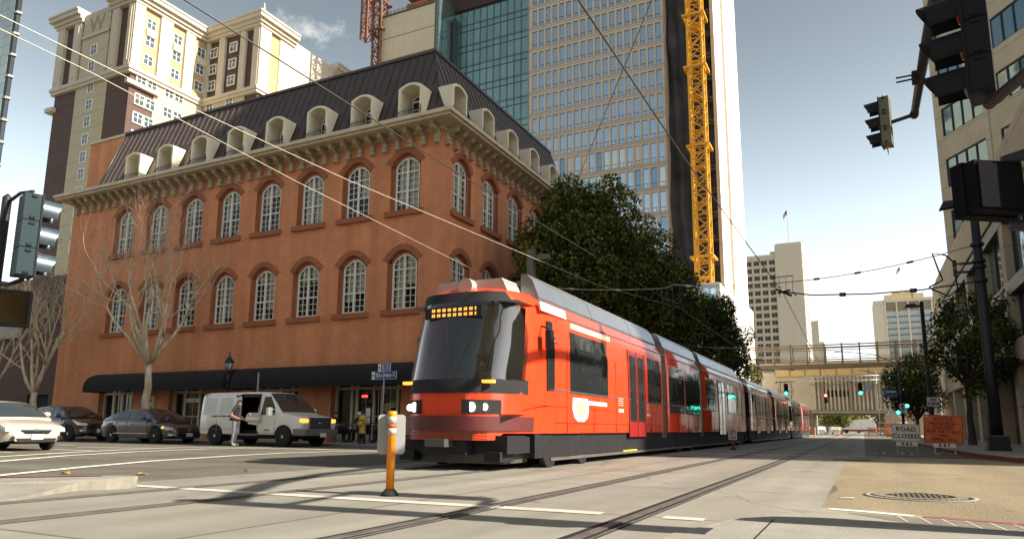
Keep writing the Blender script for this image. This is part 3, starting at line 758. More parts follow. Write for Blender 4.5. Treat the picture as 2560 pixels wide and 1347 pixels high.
# ------------------------------------------------------------------ hotel behind
HBROWN = brickmat('brown_stucco', (.105, .062, .052), (.098, .058, .05), (.06, .036, .03), 1, 3.2, 3.1, False, .06, .1, .12)
HCREAM = brickmat('cream_stucco', (.54, .47, .32), (.52, .455, .31), (.36, .31, .21), 1, 30, 3.1, False, .07, .1, .1)
HGOLD = mat('gold_stucco', (.42, .30, .165), .85, var=.1, scale=1)
HTRIM = mat('pale_stucco_trim', (.58, .52, .41), .8, var=.08, scale=1)
HGLASS = glassmat('hotel_glass', (.10, .14, .17), .06, .3, .004, .6)
for n_ in ('brown_stucco', 'cream_stucco'): MATS[n_].node_tree.nodes['Brick Texture'].offset = 0
def hotel():
    X0, X1, Y0, Y2, X2, Y3 = -139.4, -116.6, 76, 92, -101.6, 150
    t = thing('hotel_tower', 'tall cream and dark brown hotel tower with heavy cornices and a pale letter W', 'hotel', (X1, Y0, 0))
    W = MB()
    # first wing and second wing, brown base to z=66 and cream/gold above
    def strip(m, x0, x1, z0, z1, y=Y0, d=.0): W.box(x0, x1, y-d, y+2, z0, z1, m)
    W.box(X0, X1-.05, Y0+.2, Y2+30, 0, 79.5, 0)
    W.box(X1-.2, X2-.05, Y2+.2, Y3, 0, 79.5, 0)
    # -Y face of wing one
    W.box(-132.6, -123.2, Y0+.1, Y0+1, 0, 66, 1)
    W.box(-131.6, -123.6, Y0-.25, Y0+1, 66, 79.9, 1)
    for x0, x1 in ((-139.6, -137.4), (-134.4, -132.3), (-122.8, -120.9), (-118.0, -116.5)): W.box(x0, x1, Y0-.5, Y0+.5, 66, 79.3, 2); W.box(x0+.5, x1-.5, Y0-.62, Y0-.4, 67, 78.3, 2)
    # +X face of wing one: gold bays between pale piers
    W.box(X1-.4, X1+.05, Y0+.3, Y2, 66, 79.5, 3)
    for y0, y1 in ((75.6, 77.6), (81.0, 83.6), (86.6, 88.8)): W.box(X1-.3, X1+.55, y0, y1, 66, 79.3, 2)
    W.box(X1-.4, X1+.06, Y0+5.2, Y2, 0, 66, 1); 
    # -Y face of wing two
    for x0, x1 in ((-116.4, -115.6), (-112.6, -111.0), (-106.6, -105.2), (-103.0, -101.5)): W.box(x0, x1, Y2-.4, Y2+.5, 66, 79.3, 2)
    W.box(-116.4, -104.8, Y2-.05, Y2+.5, 0, 66, 1)
    # +X face of wing two: pale pier, gold strip, wide pale wall
    W.box(X2-.3, X2+.5, Y2-.3, 94.4, 66, 79.3, 2); W.box(X2-.3, X2+.1, 94.4, 97, 0, 79.3, 3); W.box(X2-.3, X2+.35, 97, Y3, 0, 80, 2)
    W.build('wall', (HBROWN, HCREAM, HTRIM, HGOLD), t, True)
    # cornices and the belt course
    c = MB()
    def belt(z0, z1, o):
        c.box(X0-o, X1+o, Y0-o, Y0+3, z0, z1); c.box(X1-3, X1+o, Y0+3, Y2+.0, z0, z1)
        c.box(X1+o, X2+o, Y2-o, Y2+3, z0, z1); c.box(X2-3, X2+o, Y2+3, 98.5, z0, z1)
    def crown(z0, z1, o):
        c.box(X0-o, -131.8, Y0-o, Y0+3, z0, z1); c.box(-123.4, X1+o, Y0-o, Y0+3, z0, z1); c.box(X1-3, X1+o, Y0+3, Y2, z0, z1)
        c.box(X1+o, X2+o, Y2-o, Y2+3, z0, z1); c.box(X2-3, X2+o, Y2+3, 101, z0, z1)
        c.box(X2-3, X2+o, 113, 130, z0, z1)
    belt(65.3, 66.0, .7); belt(64.7, 65.3, .45)
    for z0, z1, o in ((78.6, 79.2, .7), (79.2, 79.9, 1.1), (79.9, 80.7, 1.7), (80.7, 81.1, 1.9)): crown(z0, z1, o)
    c.box(X1-.1, X1+.7, Y0-.7, 82, 62.4, 63.2); c.box(-141, -138.6, Y0-.6, Y0+1, 61.3, 62.2); c.box(-131.4, -123.6, Y0-.6, Y0+.1, 74.6, 75.1)
    c.build('cornice', HTRIM, t, True)
    # windows
    def win(w, h):
        f = MB()
        for x in (-w/2, w/2): f.box(x-.09, x+.09, -.06, .2, -h/2, h/2)
        for z in (-h/2, h/2): f.box(-w/2-.09, w/2+.09, -.07, .2, z-.09, z+.09)
        f.box(-.06, .06, -.04, .15, -h/2, h/2); f.box(-w/2, w/2, .02, .05, -h/2, h/2, 1)
        f.box(-w/2, w/2, -.02, .06, .1, .18)
        return f.build('window', (WHITEFR, HGLASS), t)
    wa = win(1.7, 2.1); wb = win(1.9, 2.0)
    wa.location = (-127.7-X1, -.3, 71.7)
    for z in (68.3, 64.2, 60.6, 57.2, 53.7, 50.2, 46.8, 43.2, 39.8, 36.3, 33): dup(wa, (-127.9-X1, -.3 if z > 66 else .05, z), parent=t)
    wb.location = (.1, 3.2, 76.2); wb.rotation_euler.z = PI/2
    for y in (79.3, 85.1, 90.6):
        for z in (75.9, 72.3, 68.6): 
            if (y, z) != (79.3, 75.9): dup(wb, (.08, y-Y0, z), PI/2, parent=t)
    wb.location = (.08, 79.3-Y0, 75.9)
    for y in (78.4, 80.6, 84.3, 86.5):
        for z in (64.1, 60.2, 56.6, 53.0, 49.5): dup(wb, (.08, y-Y0, z), PI/2, parent=t)
    for x in (-114.3, -108.8):
        for z in (76, 72.4, 68.8, 64, 60.4): dup(wb, (x-X1, Y2-Y0-.1, z), 0, parent=t)
    for y in (106,):
        for z in (71, 67): dup(wb, (X2-X1+.37, y-Y0, z), PI/2, parent=t)
    # light shelves under the top floor windows
    for y in (79.3, 85.1, 90.6): f = MB(); f.box(X1, X1+.4, y-1, y+1, 73.3, 74.5); f.build('window_apron', HTRIM, t, True)
    text('W', 'letter', 4.6, mat('weathered_letter', (.33, .29, .21), .8), t, (-127.6-X1, -.3, 77.1), bold=.05)
    f = MB(); f.tube([(X2-.5, Y2+1, 81), (X2-.5, Y2+1, 82.2)], .25, 8); f.lathe([(.5, 82.2), (.2, 82.8), (.05, 84.5)], (X2-.5, Y2+1, 0), n=8); f.build('finial', HTRIM, t, True)
hotel()

# ------------------------------------------------------------------ skyscraper at the left edge
GRIDA = gridglass('pale_curtain_wall', ((.42, .48, .42), (.55, .58, .48)), 1.5, 1.3, (.30, .32, .28), .05)
def left_tower():
    t = thing('glass_skyscraper', 'pale glass skyscraper with dark balcony edge, behind the traffic signal', 'skyscraper', (-95, 45, 0))
    b = MB(); b.prism([(-125, 45), (-93.6, 45), (-93.35, 45.5), (-125, 60.2)], 'z', 0, 95); b.build('wall', GRIDA, t, True)
    b = MB(); fp = [(-93.55, 44.9), (-92.95, 45.0), (-92.75, 45.55), (-93.4, 45.75)]
    for k in range(30): b.prism(fp, 'z', 3+k*2.9, 3.3+k*2.9)
    b.build('balcony_slab', mat('balcony_slab', (.30, .29, .27), .7), t, True)
    b = MB(); b.prism([(-93.5, 45.0), (-93.1, 45.1), (-92.95, 45.5), (-93.4, 45.7)], 'z', 2, 92)
    b.build('balcony_glazing', gridglass('dark_balcony_glass', ((.05, .06, .065), (.08, .09, .09)), .5, 2.9, (.03, .03, .035), .04), t, True)
left_tower()

# low brown building at far left
def brown_building():
    t = thing('brown_building', 'low dark brown brick building behind the bare street trees', 'building', (-44.2, 28, 0))
    b = MB()
    def PF(x, z, d): return (x, 28+d, z)
    arch_wall(b, PF, -85, -45.4, 0, 7.2, [(-49, 1.2), (-55.5, 1.2), (-62, 1.2)], [(.1, 2.7, 0)], .3)
    b.box(-85, -45.4, 28.3, 45, 0, 7.2, 0)
    b.build('wall', (BROWNBRICK, BROWNBRICK), t, True)
    b = MB(); b.box(-85, -45.4, 28.0, 45, 7.22, 10.7)
    b.build('clad_storey', brickmat('dark_shingle', (.12, .085, .06), (.085, .06, .045), (.035, .025, .02), 1, .6, .28, False, .03, .6), t, True)
    b = MB(); b.box(-56.5, -51.6, 27.75, 28.02, 6.6, 9.2); b.build('pale_panel', mat('grey_panel', (.34, .33, .29), .7), t, True)
    for x in (-49, -55.5, -62): b = MB(); b.box(x-1.2, x+1.2, 28.24, 28.29, .1, 2.7); b.build('door', DARKIN, t, True)
brown_building()

# ------------------------------------------------------------------ tower under construction
TEAL = gridglass('teal_curtain_wall', ((.23, .36, .345), (.30, .44, .42)), 1.55, 4.6, (.045, .07, .07), .05)
STONE = mat('beige_stone_panel', (.52, .435, .345), .75, var=.1, scale=.5)
PANELW = mat('white_precast', (.80, .77, .70), .7, var=.04, scale=.3)
PANELSH = mat('tan_precast_shade', (.50, .42, .31), .75, var=.08, scale=.5)
CLADP = brickmat('cream_metal_cladding', (.58, .51, .36), (.55, .485, .34), (.42, .37, .26), 1, .45, 6.4, False, .03, .1, .06)
CLADP.node_tree.nodes['Brick Texture'].offset = 0
TWIN = glassmat('blue_window_glass', (.44, .55, .62), .03, .75, .006, .5)
def lattice(b, x, y, z0, z1, w, step, r, collars=(), m=0):
    h = w/2; C4 = [(x-h, y-h), (x+h, y-h), (x+h, y+h), (x-h, y+h)]
    for c in C4: b.box(c[0]-r*1.5, c[0]+r*1.5, c[1]-r*1.5, c[1]+r*1.5, z0, z1, m)
    n = int((z1-z0)/step)
    for k in range(n):
        a, c = z0+k*step, z0+(k+1)*step
        for i in range(4):
            p, q = C4[i], C4[(i+1) % 4]
            u, v = (p, q) if (k+i) % 2 else (q, p)
            b.tube([(*u, a), (*v, c)], r, 4, m, False, False); b.tube([(*p, a), (*q, a)], r*.8, 4, m, False, False)
            if k % 2: b.tube([(*v, a), (*u, c)], r*.7, 4, m, False, False)
    for z in collars:
        b.box(x-h-.7, x+h+.7, y-h-.75, y-h-.45, z, z+.35, m); b.box(x-h-.7, x+h+.7, y+h+.45, y+h+.75, z, z+.35, m)
        b.box(x-h-.75, x-h-.45, y-h-.45, y+h+.45, z, z+.35, m); b.box(x+h+.45, x+h+.75, y-h-.45, y+h+.45, z, z+.35, m)
def tower():
    Y = 115
    t = thing('office_tower', 'half-built office tower with teal curtain wall, beige stone grid and dark netting', 'tower', (-54, Y, 0))
    b = MB(); b.box(-71, -54.0, Y, Y+30, 0, 89.5); b.box(-71.6, -70.9, Y-6, Y+30, 0, 88)
    b.build('curtain_wall', TEAL, t, True)
    b = MB()
    for k in range(19): b.box(-71, -54, Y-.06, Y+.02, 3+k*4.6, 3.16+k*4.6); b.box(-71, -54, Y-.06, Y+.02, 4.3+k*4.6, 4.4+k*4.6)
    for k in range(12): b.box(-70.9+k*1.55, -70.82+k*1.55, Y-.05, Y+.02, 0, 89.4)
    b.box(-70.6, -69.9, Y-1.4, Y, 0, 84); 
    b.build('mullion', mat('dark_mullion', (.05, .07, .07), .5, .4), t, True)
    # cream panel core on the left
    b = MB(); b.box(-85.4, -71.9, Y-6, Y+20, 0, 85.6); b.build('core_cladding', CLADP, t, True)
    b = MB()
    for z in (80.4, 75.4): b.box(-85.45, -71.85, Y-6.03, Y-6, z, z+.12)
    b.box(-85.45, -71.85, Y-6.3, Y-5.9, 85.5, 85.75); b.box(-71.9, -71.5, Y-6.05, Y-5, 0, 85.5)
    b.build('cladding_joint', mat('brown_flashing', (.10, .075, .05), .6), t, True)
    # raw top: slabs, red formwork, posts
    b = MB()
    for z in (90.5, 95): b.box(-81, -40, Y-4, Y+20, z, z+.7)
    b.box(-80, -56, Y-.5, Y+19, 86, 90, 1); b.box(-80, -73, Y-4.5, Y-3, 86, 88.2, 2); b.box(-71, -54, Y-1, Y+1, 89.4, 90.4, 1)
    for k in range(14): b.tube([(-84+k*.95, Y-5.8, 85.6), (-84+k*.95, Y-5.8, 87.0)], .06, 4, 1)
    b.tube([(-84.5, Y-5.8, 86.5), (-73, Y-5.8, 86.5)], .05, 4, 1)
    b.build('raw_top_floors', (mat('raw_concrete', (.17, .15, .12), .9), mat('dark_formwork', (.06, .035, .03), .9), mat('red_formwork', (.30, .075, .04), .85)), t, True)
    # beige stone grid
    zs = [46.6+4.52*k for k in range(-9, 11)]
    cols = [(-52.52+1.43*i, .53) for i in range(18)]
    b = MB()
    def PF(x, z, d): return (x, Y+d, z)
    arch_wall(b, PF, -54, -27.3, 0, 96, cols, [(z, z+3.55, 0) for z in zs], .35)
    b.box(-54, -27.3, Y+.5, Y+30, 0, 95.5, 0)
    b.build('stone_grid', (STONE, STONE), t, True)
    b = MB()
    for z in zs: b.box(-54, -27.3, Y-.05, Y, z-.52, z-.46); b.box(-54, -27.3, Y-.04, Y, z-.12, z-.06)
    b.build('panel_joint', mat('stone_joint', (.25, .19, .14), .8), t, True)
    f = MB(); f.box(-.53, .53, .1, .14, 0, 3.55, 1); f.box(-.53, .53, .05, .1, .75, .83); f.box(-.53, -.49, .04, .1, 0, 3.55); f.box(.49, .53, .04, .1, 0, 3.55); f.box(.18, .22, .06, .1, 0, .75)
    w = f.build('window', (mat('bronze_frame', (.16, .13, .10), .5, .3), TWIN), t)
    alt = []
    for nm, cl in (('pale_pane_glass', (.62, .66, .62)), ('deep_pane_glass', (.22, .33, .42)), ('cream_blind_reflection_pane', (.60, .55, .44))):  # cream tone puts reflections into the pane colour, beside blinds
        me = w.data.copy(); me.materials[1] = glassmat(nm, cl, .05, .75 if 'blind' not in nm else .2, .01, .5); alt.append(me)
    vr = random.Random(8); n = 0; rest = MB()
    for zi, z in enumerate(sorted(zs)):
        for x, hw in cols:
            vis = z > 24
            if n < 98 and vis and (x > -50+2.2*(z-30)*-.5):
                if n: c = w.copy(); COL.objects.link(c); c.parent = t
                else: c = w
                c.location = (x+54, .12, z); n += 1
                q_ = vr.random()
                if n > 1 and q_ < .42: c.data = alt[0 if q_ < .2 else 1 if q_ < .33 else 2]
            else:
                rest.box(x-.53, x+.53, Y+.22, Y+.26, z, z+3.55, 1); rest.box(x-.53, x+.53, Y+.17, Y+.22, z+.75, z+.83); rest.box(x-.53, x-.49, Y+.16, Y+.22, z, z+3.55); rest.box(x+.18, x+.22, Y+.18, Y+.22, z, z+.75)
    o = rest.build('window_field', (MATS['bronze_frame'], TWIN), t, True); o['kind'] = 'stuff'
    # netted recess
    b = MB(); rng = random.Random(5); rows = []
    for i in range(46):
        z = 2.1*i; rows.append([(-27.3+8.2*j/14, Y+2.6+.7*math.sin(j*1.9+i*.25)+.5*math.sin(i*.9+j*.5)+rng.uniform(-.35, .35), z) for j in range(15)])
    b.grid(rows)
    b.build('debris_netting', mat('black_netting', (.055, .054, .056), .85, var=.6, scale=.3), t, True, fix=False)
    b = MB(); b.box(-27.3, -19.2, Y+4.5, Y+12, 0, 95)
    b.build('dark_core', DARKIN, t, True)
    for k in range(24):
        z = 3+4.1*k; b = MB()
        b.box(-21, -19.1, Y+1.2, Y+4.6, z, z+.3, 0); b.tube([(-22.5, Y+1.6, z+1), (-19.2, Y+1.6, z+1)], .07, 5, 1); b.cbox((-19.7+rng.uniform(-.5, .3), Y+1.3, z+.7), (.6, .4, .5), 0)
        b.build('floor_edge', (mat('floor_edge', (.11, .10, .085), .8), MATS['galvanised_steel']), t, True)
    # pale stepped fins facing the street
    b = MB()
    b.box(-19.15, -18.6, Y, Y+7.9, 0, 110, 1); b.box(-18.6, -18.16, Y+7.9, Y+23.4, 0, 110, 1)  # tan end faces carry the unlit side's shade in their colour
    b.box(-18.598, -18.56, Y+.02, Y+7.9, 0, 110, 0); b.box(-18.158, -18.1, Y+7.92, Y+23.4, 0, 110, 0)
    b.build('white_fin', (PANELW, PANELSH), t, True)
    b = MB()
    for k in range(26):
        z = 2+4.1*k; b.box(-18.6, -18.545, Y+.0, Y+7.9, z, z+.06); b.box(-18.2, -18.085, Y+7.9, Y+23.4, z, z+.06); b.box(-19.15, -18.56, Y-.02, Y, z, z+.06)
    b.build('fin_joint', mat('fin_joint', (.42, .36, .27), .8), t, True)
tower()
CRANEY = mat('yellow_crane_paint', (.66, .33, .018), .5, var=.18, scale=2)
RUST = mat('rust_red_steel', (.20, .075, .035), .7, var=.3, scale=1)
b = MB(); lattice(b, -21.15, 112, 0, 110, 2.3, 2.05, .11, (27.6, 46.3, 60.2, 69.6, 84))
b.box(-20.2, -20.0, 110.8, 111, 0, 110)
for k in range(18): b.box(-21.9, -20.5, 111.2, 112.6, 6.15*k, 6.15*k+.12)
tag(b.build('crane_mast', CRANEY), 'yellow lattice crane mast tied to the netted side of the tower', 'crane')
b = MB(); lattice(b, -86.0, 109.5, 0, 100, 2.0, 2.1, .12, (82.6, 89))
lattice(b, -88.0, 107.5, 80.5, 100, 1.6, 2.2, .1)
b.tube([(-84.0, 107.2, 84.5), (-84.0, 107.2, 100)], .16, 6, 1)
tag(b.build('hoist_mast', (RUST, STEEL)), 'rust red lattice hoist mast beside the cream core of the tower', 'hoist mast')

# low white annex
def annex():
    t = thing('white_annex', 'low white building with two mirrored windows under the yellow crane', 'building', (-16.9, 100, 0))
    b = MB()
    def PF(x, z, d): return (x, 100+d, z)
    arch_wall(b, PF, -26, -16.9, 0, 21.35, [(-18.95, .42), (-17.85, .38), (-21.2, .42), (-23, .42)], [(13.5, 20.6, 0)], .25)
    b.box(-26, -16.9, 100.5, 134, 0, 21.3, 0)
    for k, (y0, y1, zt) in enumerate(((112, 120, 19.6), (120, 134, 22.2))): b.box(-17.2, -16.8, y0, y1, 0, zt, 0)
    b.build('wall', (PANELW, PANELSH), t, True)
    b = MB()
    for x, hw in ((-18.95, .42), (-17.85, .38), (-21.2, .42), (-23, .42)): b.box(x-hw, x+hw, 100.2, 100.24, 13.5, 20.6)
    b.build('window', glassmat('wavy_mirror_glass', (.45, .55, .6), .02, .9, .12, .7), t, True)
    b = MB()
    for z in (17.4, 12): b.box(-26, -16.88, 99.97, 100.0, z, z+.08)
    for y in (104.5, 109, 116): b.box(-16.9, -16.8, y, y+.1, 0, 19)
    b.build('panel_joint', MATS['fin_joint'], t, True)
annex()

# ------------------------------------------------------------------ distant blocks
FARW = mat('far_cream_concrete', (.60, .54, .43), .8, var=.05, scale=.2)
FARG = mat('far_dark_glass', (.06, .06, .06), .2, .2, var=.2)
FARR = brickmat('far_ribbed_wall', (.585, .525, .42), (.575, .515, .41), (.52, .46, .36), 1, 1.2, 40, False, .05, 0, .05)
def far_left():
    Y = 240
    t = thing('office_block', 'tall cream office block with rows of small dark windows and a flag', 'office block', (-14.1, Y, 0))
    b = MB()
    b.box(-31.6, -22.4, Y+.6, Y+24, 0, 57.8, 0); b.box(-22.4, -14.1, Y, Y+26, 0, 60.9, 1); b.box(-24.0, -22.4, Y+.8, Y+6, 57.8, 59, 0)
    b.box(-22.1, -14.3, Y+.1, Y+.4, 60.9, 61.3, 0); b.box(-31.7, -22.4, Y+.4, Y+.7, 57.2, 58.0, 0)
    for x in (-29.5, -27.1, -24.7): b.box(x-.15, x+.15, Y+.3, Y+.7, 0, 57.5, 0)
    b.build('wall', (FARW, FARR), t, True)
    f = MB(); f.box(-.85, .85, -.02, .1, -.75, .75); f.box(-.95, .95, -.14, -.0, .75, .95, 1); f.box(-.02, .02, -.05, 0, -.75, .75, 1)
    w = f.build('window', (FARG, FARW), t); first = True
    for k in range(19):
        for x in (-30.8, -28.35, -25.95, -23.5):
            z = 55.3-2.52*k
            c = w if first else w.copy()
            if not first: COL.objects.link(c); c.parent = t
            first = False; c.location = (x+14.1, .58, z)
    f = MB()
    for k in range(21): f.box(-14.15, -14.02, Y+2.0, Y+5, 57-2.6*k, 58.3-2.6*k); f.box(-14.15, -14.02, Y+9, Y+23, 57-2.6*k, 58.3-2.6*k)
    f.build('side_window', FARG, t, True)
far_left()
def flag(loc, h, label, k):
    t = thing('flagpole', label, 'flagpole', loc)
    b = MB(); b.lathe([(.14, 0), (.08, h), (.14, h+.05), (.02, h+.25)], n=8); b.build('pole', WHITEP, t)
    rows = []
    for i in range(9):
        u = i/8; rows.append([(-u*1.5*.8-.08, .15*math.sin(u*7), h-.3-v*1.6-u*1.5+.15*math.sin(u*5)) for v in (0, .25, .5, .75, 1)])
    b = MB(); b.grid(rows, mf=lambda a, c: 2 if (a < 4 and c < 2) else c % 2)
    b.build('flag', (mat('flag_red', (.30, .08, .07), .8), mat('flag_white', (.62, .58, .52), .8), mat('flag_blue', (.06, .07, .14), .8)), t, fix=False)
flag((-18.0, 242, 60.9), 12.3, 'flagpole with small striped flag on the block with dark windows', 0)
b = MB(); b.box(-16.4, -13.2, 300, 312, 0, 43.5); b.box(-13.2, -12.0, 303, 312, 0, 35.5); b.tube([(-14, 301, 43.5), (-14, 301, 45.5)], .1, 5)
tag(b.build('pale_tower', FARR), 'slim pale tower without windows, seen past the office block', 'tower')
def far_right():
    Y = 300
    t = thing('apartment_block', 'cream block with columns of glazed balconies and a gold roof pavilion', 'apartment block', (6.7, Y, 0))
    b = MB(); b.box(6.5, 10.5, Y, Y+20, 0, 49.9); b.box(10.5, 33, Y+1, Y+20, 0, 49.9)
    for i in range(7): x = 10.3+3.85*i; b.box(x, x+.6, Y-.2, Y+1, 0, 49.9)
    b.box(10.3, 33, Y-.3, Y+1, 49.0, 50.2)
    b.build('wall', FARW, t, True)
    b = MB()
    for i in range(6):
        x = 10.9+3.85*i; b.box(x, x+3.25, Y+.2, Y+.6, 46.2, 49.0)
        for k in range(9): b.box(x+.3+k*.33, x+.36+k*.33, Y+.1, Y+.2, 46.2, 49, 1)
    b.build('louvre_band', (mat('brown_louvre', (.22, .17, .11), .8), FARW), t, True)
    g = MB(); s = MB()
    for i in range(6):
        x = 10.9+3.85*i
        for k in range(19):
            z = 43.6-2.3*k; g.box(x, x+3.25, Y+.4, Y+.5, z, z+1.9); s.box(x, x+3.25, Y-.1, Y+.7, z-.4, z, 0)
            for j in range(1, 4): s.box(x+.81*j-.04, x+.81*j+.04, Y+.3, Y+.41, z, z+1.9, 1)
    g.build('glazing', glassmat('balcony_pane_glass', (.30, .33, .32), .15, .5, .003, 1), t, True)
    s.build('balcony', (mat('balcony_shade_brown', (.20, .165, .12), .8), FARW), t, True)
    b = MB(); b.box(10.7, 24, Y+4, Y+16, 49.9, 52.6); b.box(13.5, 21.5, Y+5, Y+14, 52.6, 53.9); b.box(20.0, 20.3, Y+4, Y+4.2, 49.9, 54.6)
    b.build('roof_pavilion', mat('gold_pavilion', (.58, .47, .27), .7), t, True)
far_right()
flag((16.8, 304, 52.6), 11.0, 'flagpole with tattered pale flag on the balcony block', 1)

# ------------------------------------------------------------------ overpass and the ribbed building under it
def overpass():
    Y = 120; BR = mat('brown_painted_steel', (.13, .10, .075), .6, .1, var=.2)
    t = thing('footbridge', 'long brown footbridge deck with open railings crossing above the street', 'footbridge', (-6, Y, 10))
    b = MB(); b.box(-16.6, 60, Y, Y+4.5, 10.35, 11.0, 0); b.box(-16.6, 60, Y-.1, Y+.1, 10.95, 11.25, 1); b.box(-16.6, 60, Y+.3, Y+.6, 10.15, 10.4, 0)
    b.build('deck', (BR, mat('tan_deck_edge', (.36, .29, .20), .8)), t, True)
    b = MB()
    for z, r in ((13.95, .11), (13.6, .07), (12.0, .045), (11.7, .045), (11.4, .045)):
        for y in (Y, Y+4.4): b.tube([(-16, y, z), (60, y, z)], r, 5)
    b.build('railing', BR, t, True)
    for k in range(26):
        b = MB(); x = -14.6+2.48*k; b.box(x-.11, x+.11, Y-.1, Y+.12, 11, 14.2); b.build('post', BR, t, True); b = MB(); b.box(x-.09, x+.09, Y+4.3, Y+4.5, 11, 14.2); b.build('post', BR, t, True)
    b = MB()
    for k in range(9): b.box(-15.9, -14.6, Y+1, Y+3, 0, 10.35) if k == 0 else None
    b.build('pier', MATS['tan_deck_edge'], t, True)
    # works platform hung below
    t2 = thing('works_platform', 'plywood-sided works platform on a lattice girder hung below the footbridge', 'platform', (-5, Y-2, 9))
    b = MB(); b.box(-12, 5, Y-2.4, Y-2.3, 9.05, 10.05); b.box(-12, 5, Y-2.3, Y+.2, 8.95, 9.05)
    for k in range(8): b.box(-12+k*2.2, -11.92+k*2.2, Y-2.45, Y-2.4, 9.05, 10.05, 1)
    b.build('plywood_side', (mat('plywood', (.50, .36, .17), .8, var=.12, scale=1), BR), t2, True)
    b = MB(); z0, z1 = 8.2, 8.85
    for z in (z0, z1): b.tube([(-8, Y-2.3, z), (3, Y-2.3, z)], .07, 5)
    for k in range(14): b.tube([(-8+k*.78, Y-2.3, z0), (-7.61+k*.78, Y-2.3, z1)], .045, 4); b.tube([(-7.61+k*.78, Y-2.3, z1), (-7.22+k*.78, Y-2.3, z0)], .045, 4)
    b.build('lattice_girder', STEEL, t2, True)
    # ribbed hall beneath
    RIB = mat('ribbed_cream_metal', (.58, .52, .41), .7, var=.08, scale=.5); YB = Y+8
    t3 = thing('ribbed_hall', 'cream ribbed metal hall spanning the street beneath the footbridge', 'building', (-3, YB, 3.5))
    b = MB(); b.box(-22, 9, YB, YB+14, 4.0, 10.3, 0); b.box(-30, -7.5, YB+6, YB+15, 0, 10.6, 0)
    x = -22
    while x < 9: b.box(x, x+.26, YB-.42, YB, 4.02, 10.2, 0) if x > -7.4 else b.box(x, x+.26, YB+5.6, YB+6, 4.02, 10.4, 0); x += .6
    b.build('ribbed_wall', RIB, t3, True)
    b = MB(); b.box(-7.6, 9, YB-.5, YB+14, 3.45, 3.98); b.box(-7.5, 9, YB-.5, YB-.4, 8.1, 8.3); 
    for x in (-5.6, -1.6, 2.4): b.box(x-.13, x+.13, YB-.55, YB-.4, 4, 9)
    b.build('beam', mat('grey_beam', (.30, .27, .21), .8), t3, True)
    b = MB()
    for k in range(6): b.box(-5.0+k*.6, -4.68+k*.6, YB-.43, YB-.05, 6.2, 7.2)
    b.build('vent_slot', DARKIN, t3, True); b = MB()
    for k in range(5): b.box(-12+k*.6, -11.7+k*.6, YB+5.57, YB+5.9, 8.2, 9.4)
    b.build('vent_slot', DARKIN, t3, True)
    b = MB(); b.box(3.2, 9.5, YB-.6, YB+12, 0, 3.45); b.build('pier', mat('tan_concrete', (.40, .33, .23), .85), t3, True); b = MB(); b.box(-12.5, -7.7, YB+6.2, YB+12, 0, 4); b.build('pier', MATS['tan_concrete'], t3, True)
    sc = MB()
    for x in (2.2, 3.9, 5.6):
        for y in (Y-3, Y-1.2): sc.tube([(x, y, 0), (x, y, 9.4)], .05, 5)
    for z in (1.9, 3.8, 5.7, 7.6):
        for y in (Y-3, Y-1.2): sc.tube([(2.0, y, z), (5.8, y, z)], .05, 5)
        sc.box(2.2, 5.6, Y-3, Y-1.2, z-.08, z-.03)
    for k, z in enumerate((0, 1.9, 3.8, 5.7)): sc.tube([(2.2, Y-3, z), (3.9, Y-3, z+1.9)], .04, 4); sc.tube([(5.6, Y-3, z), (3.9, Y-3, z+1.9)], .04, 4)
    tag(sc.build('scaffold', STEEL), 'steel scaffold tower standing under one end of the works platform', 'scaffold')
overpass()

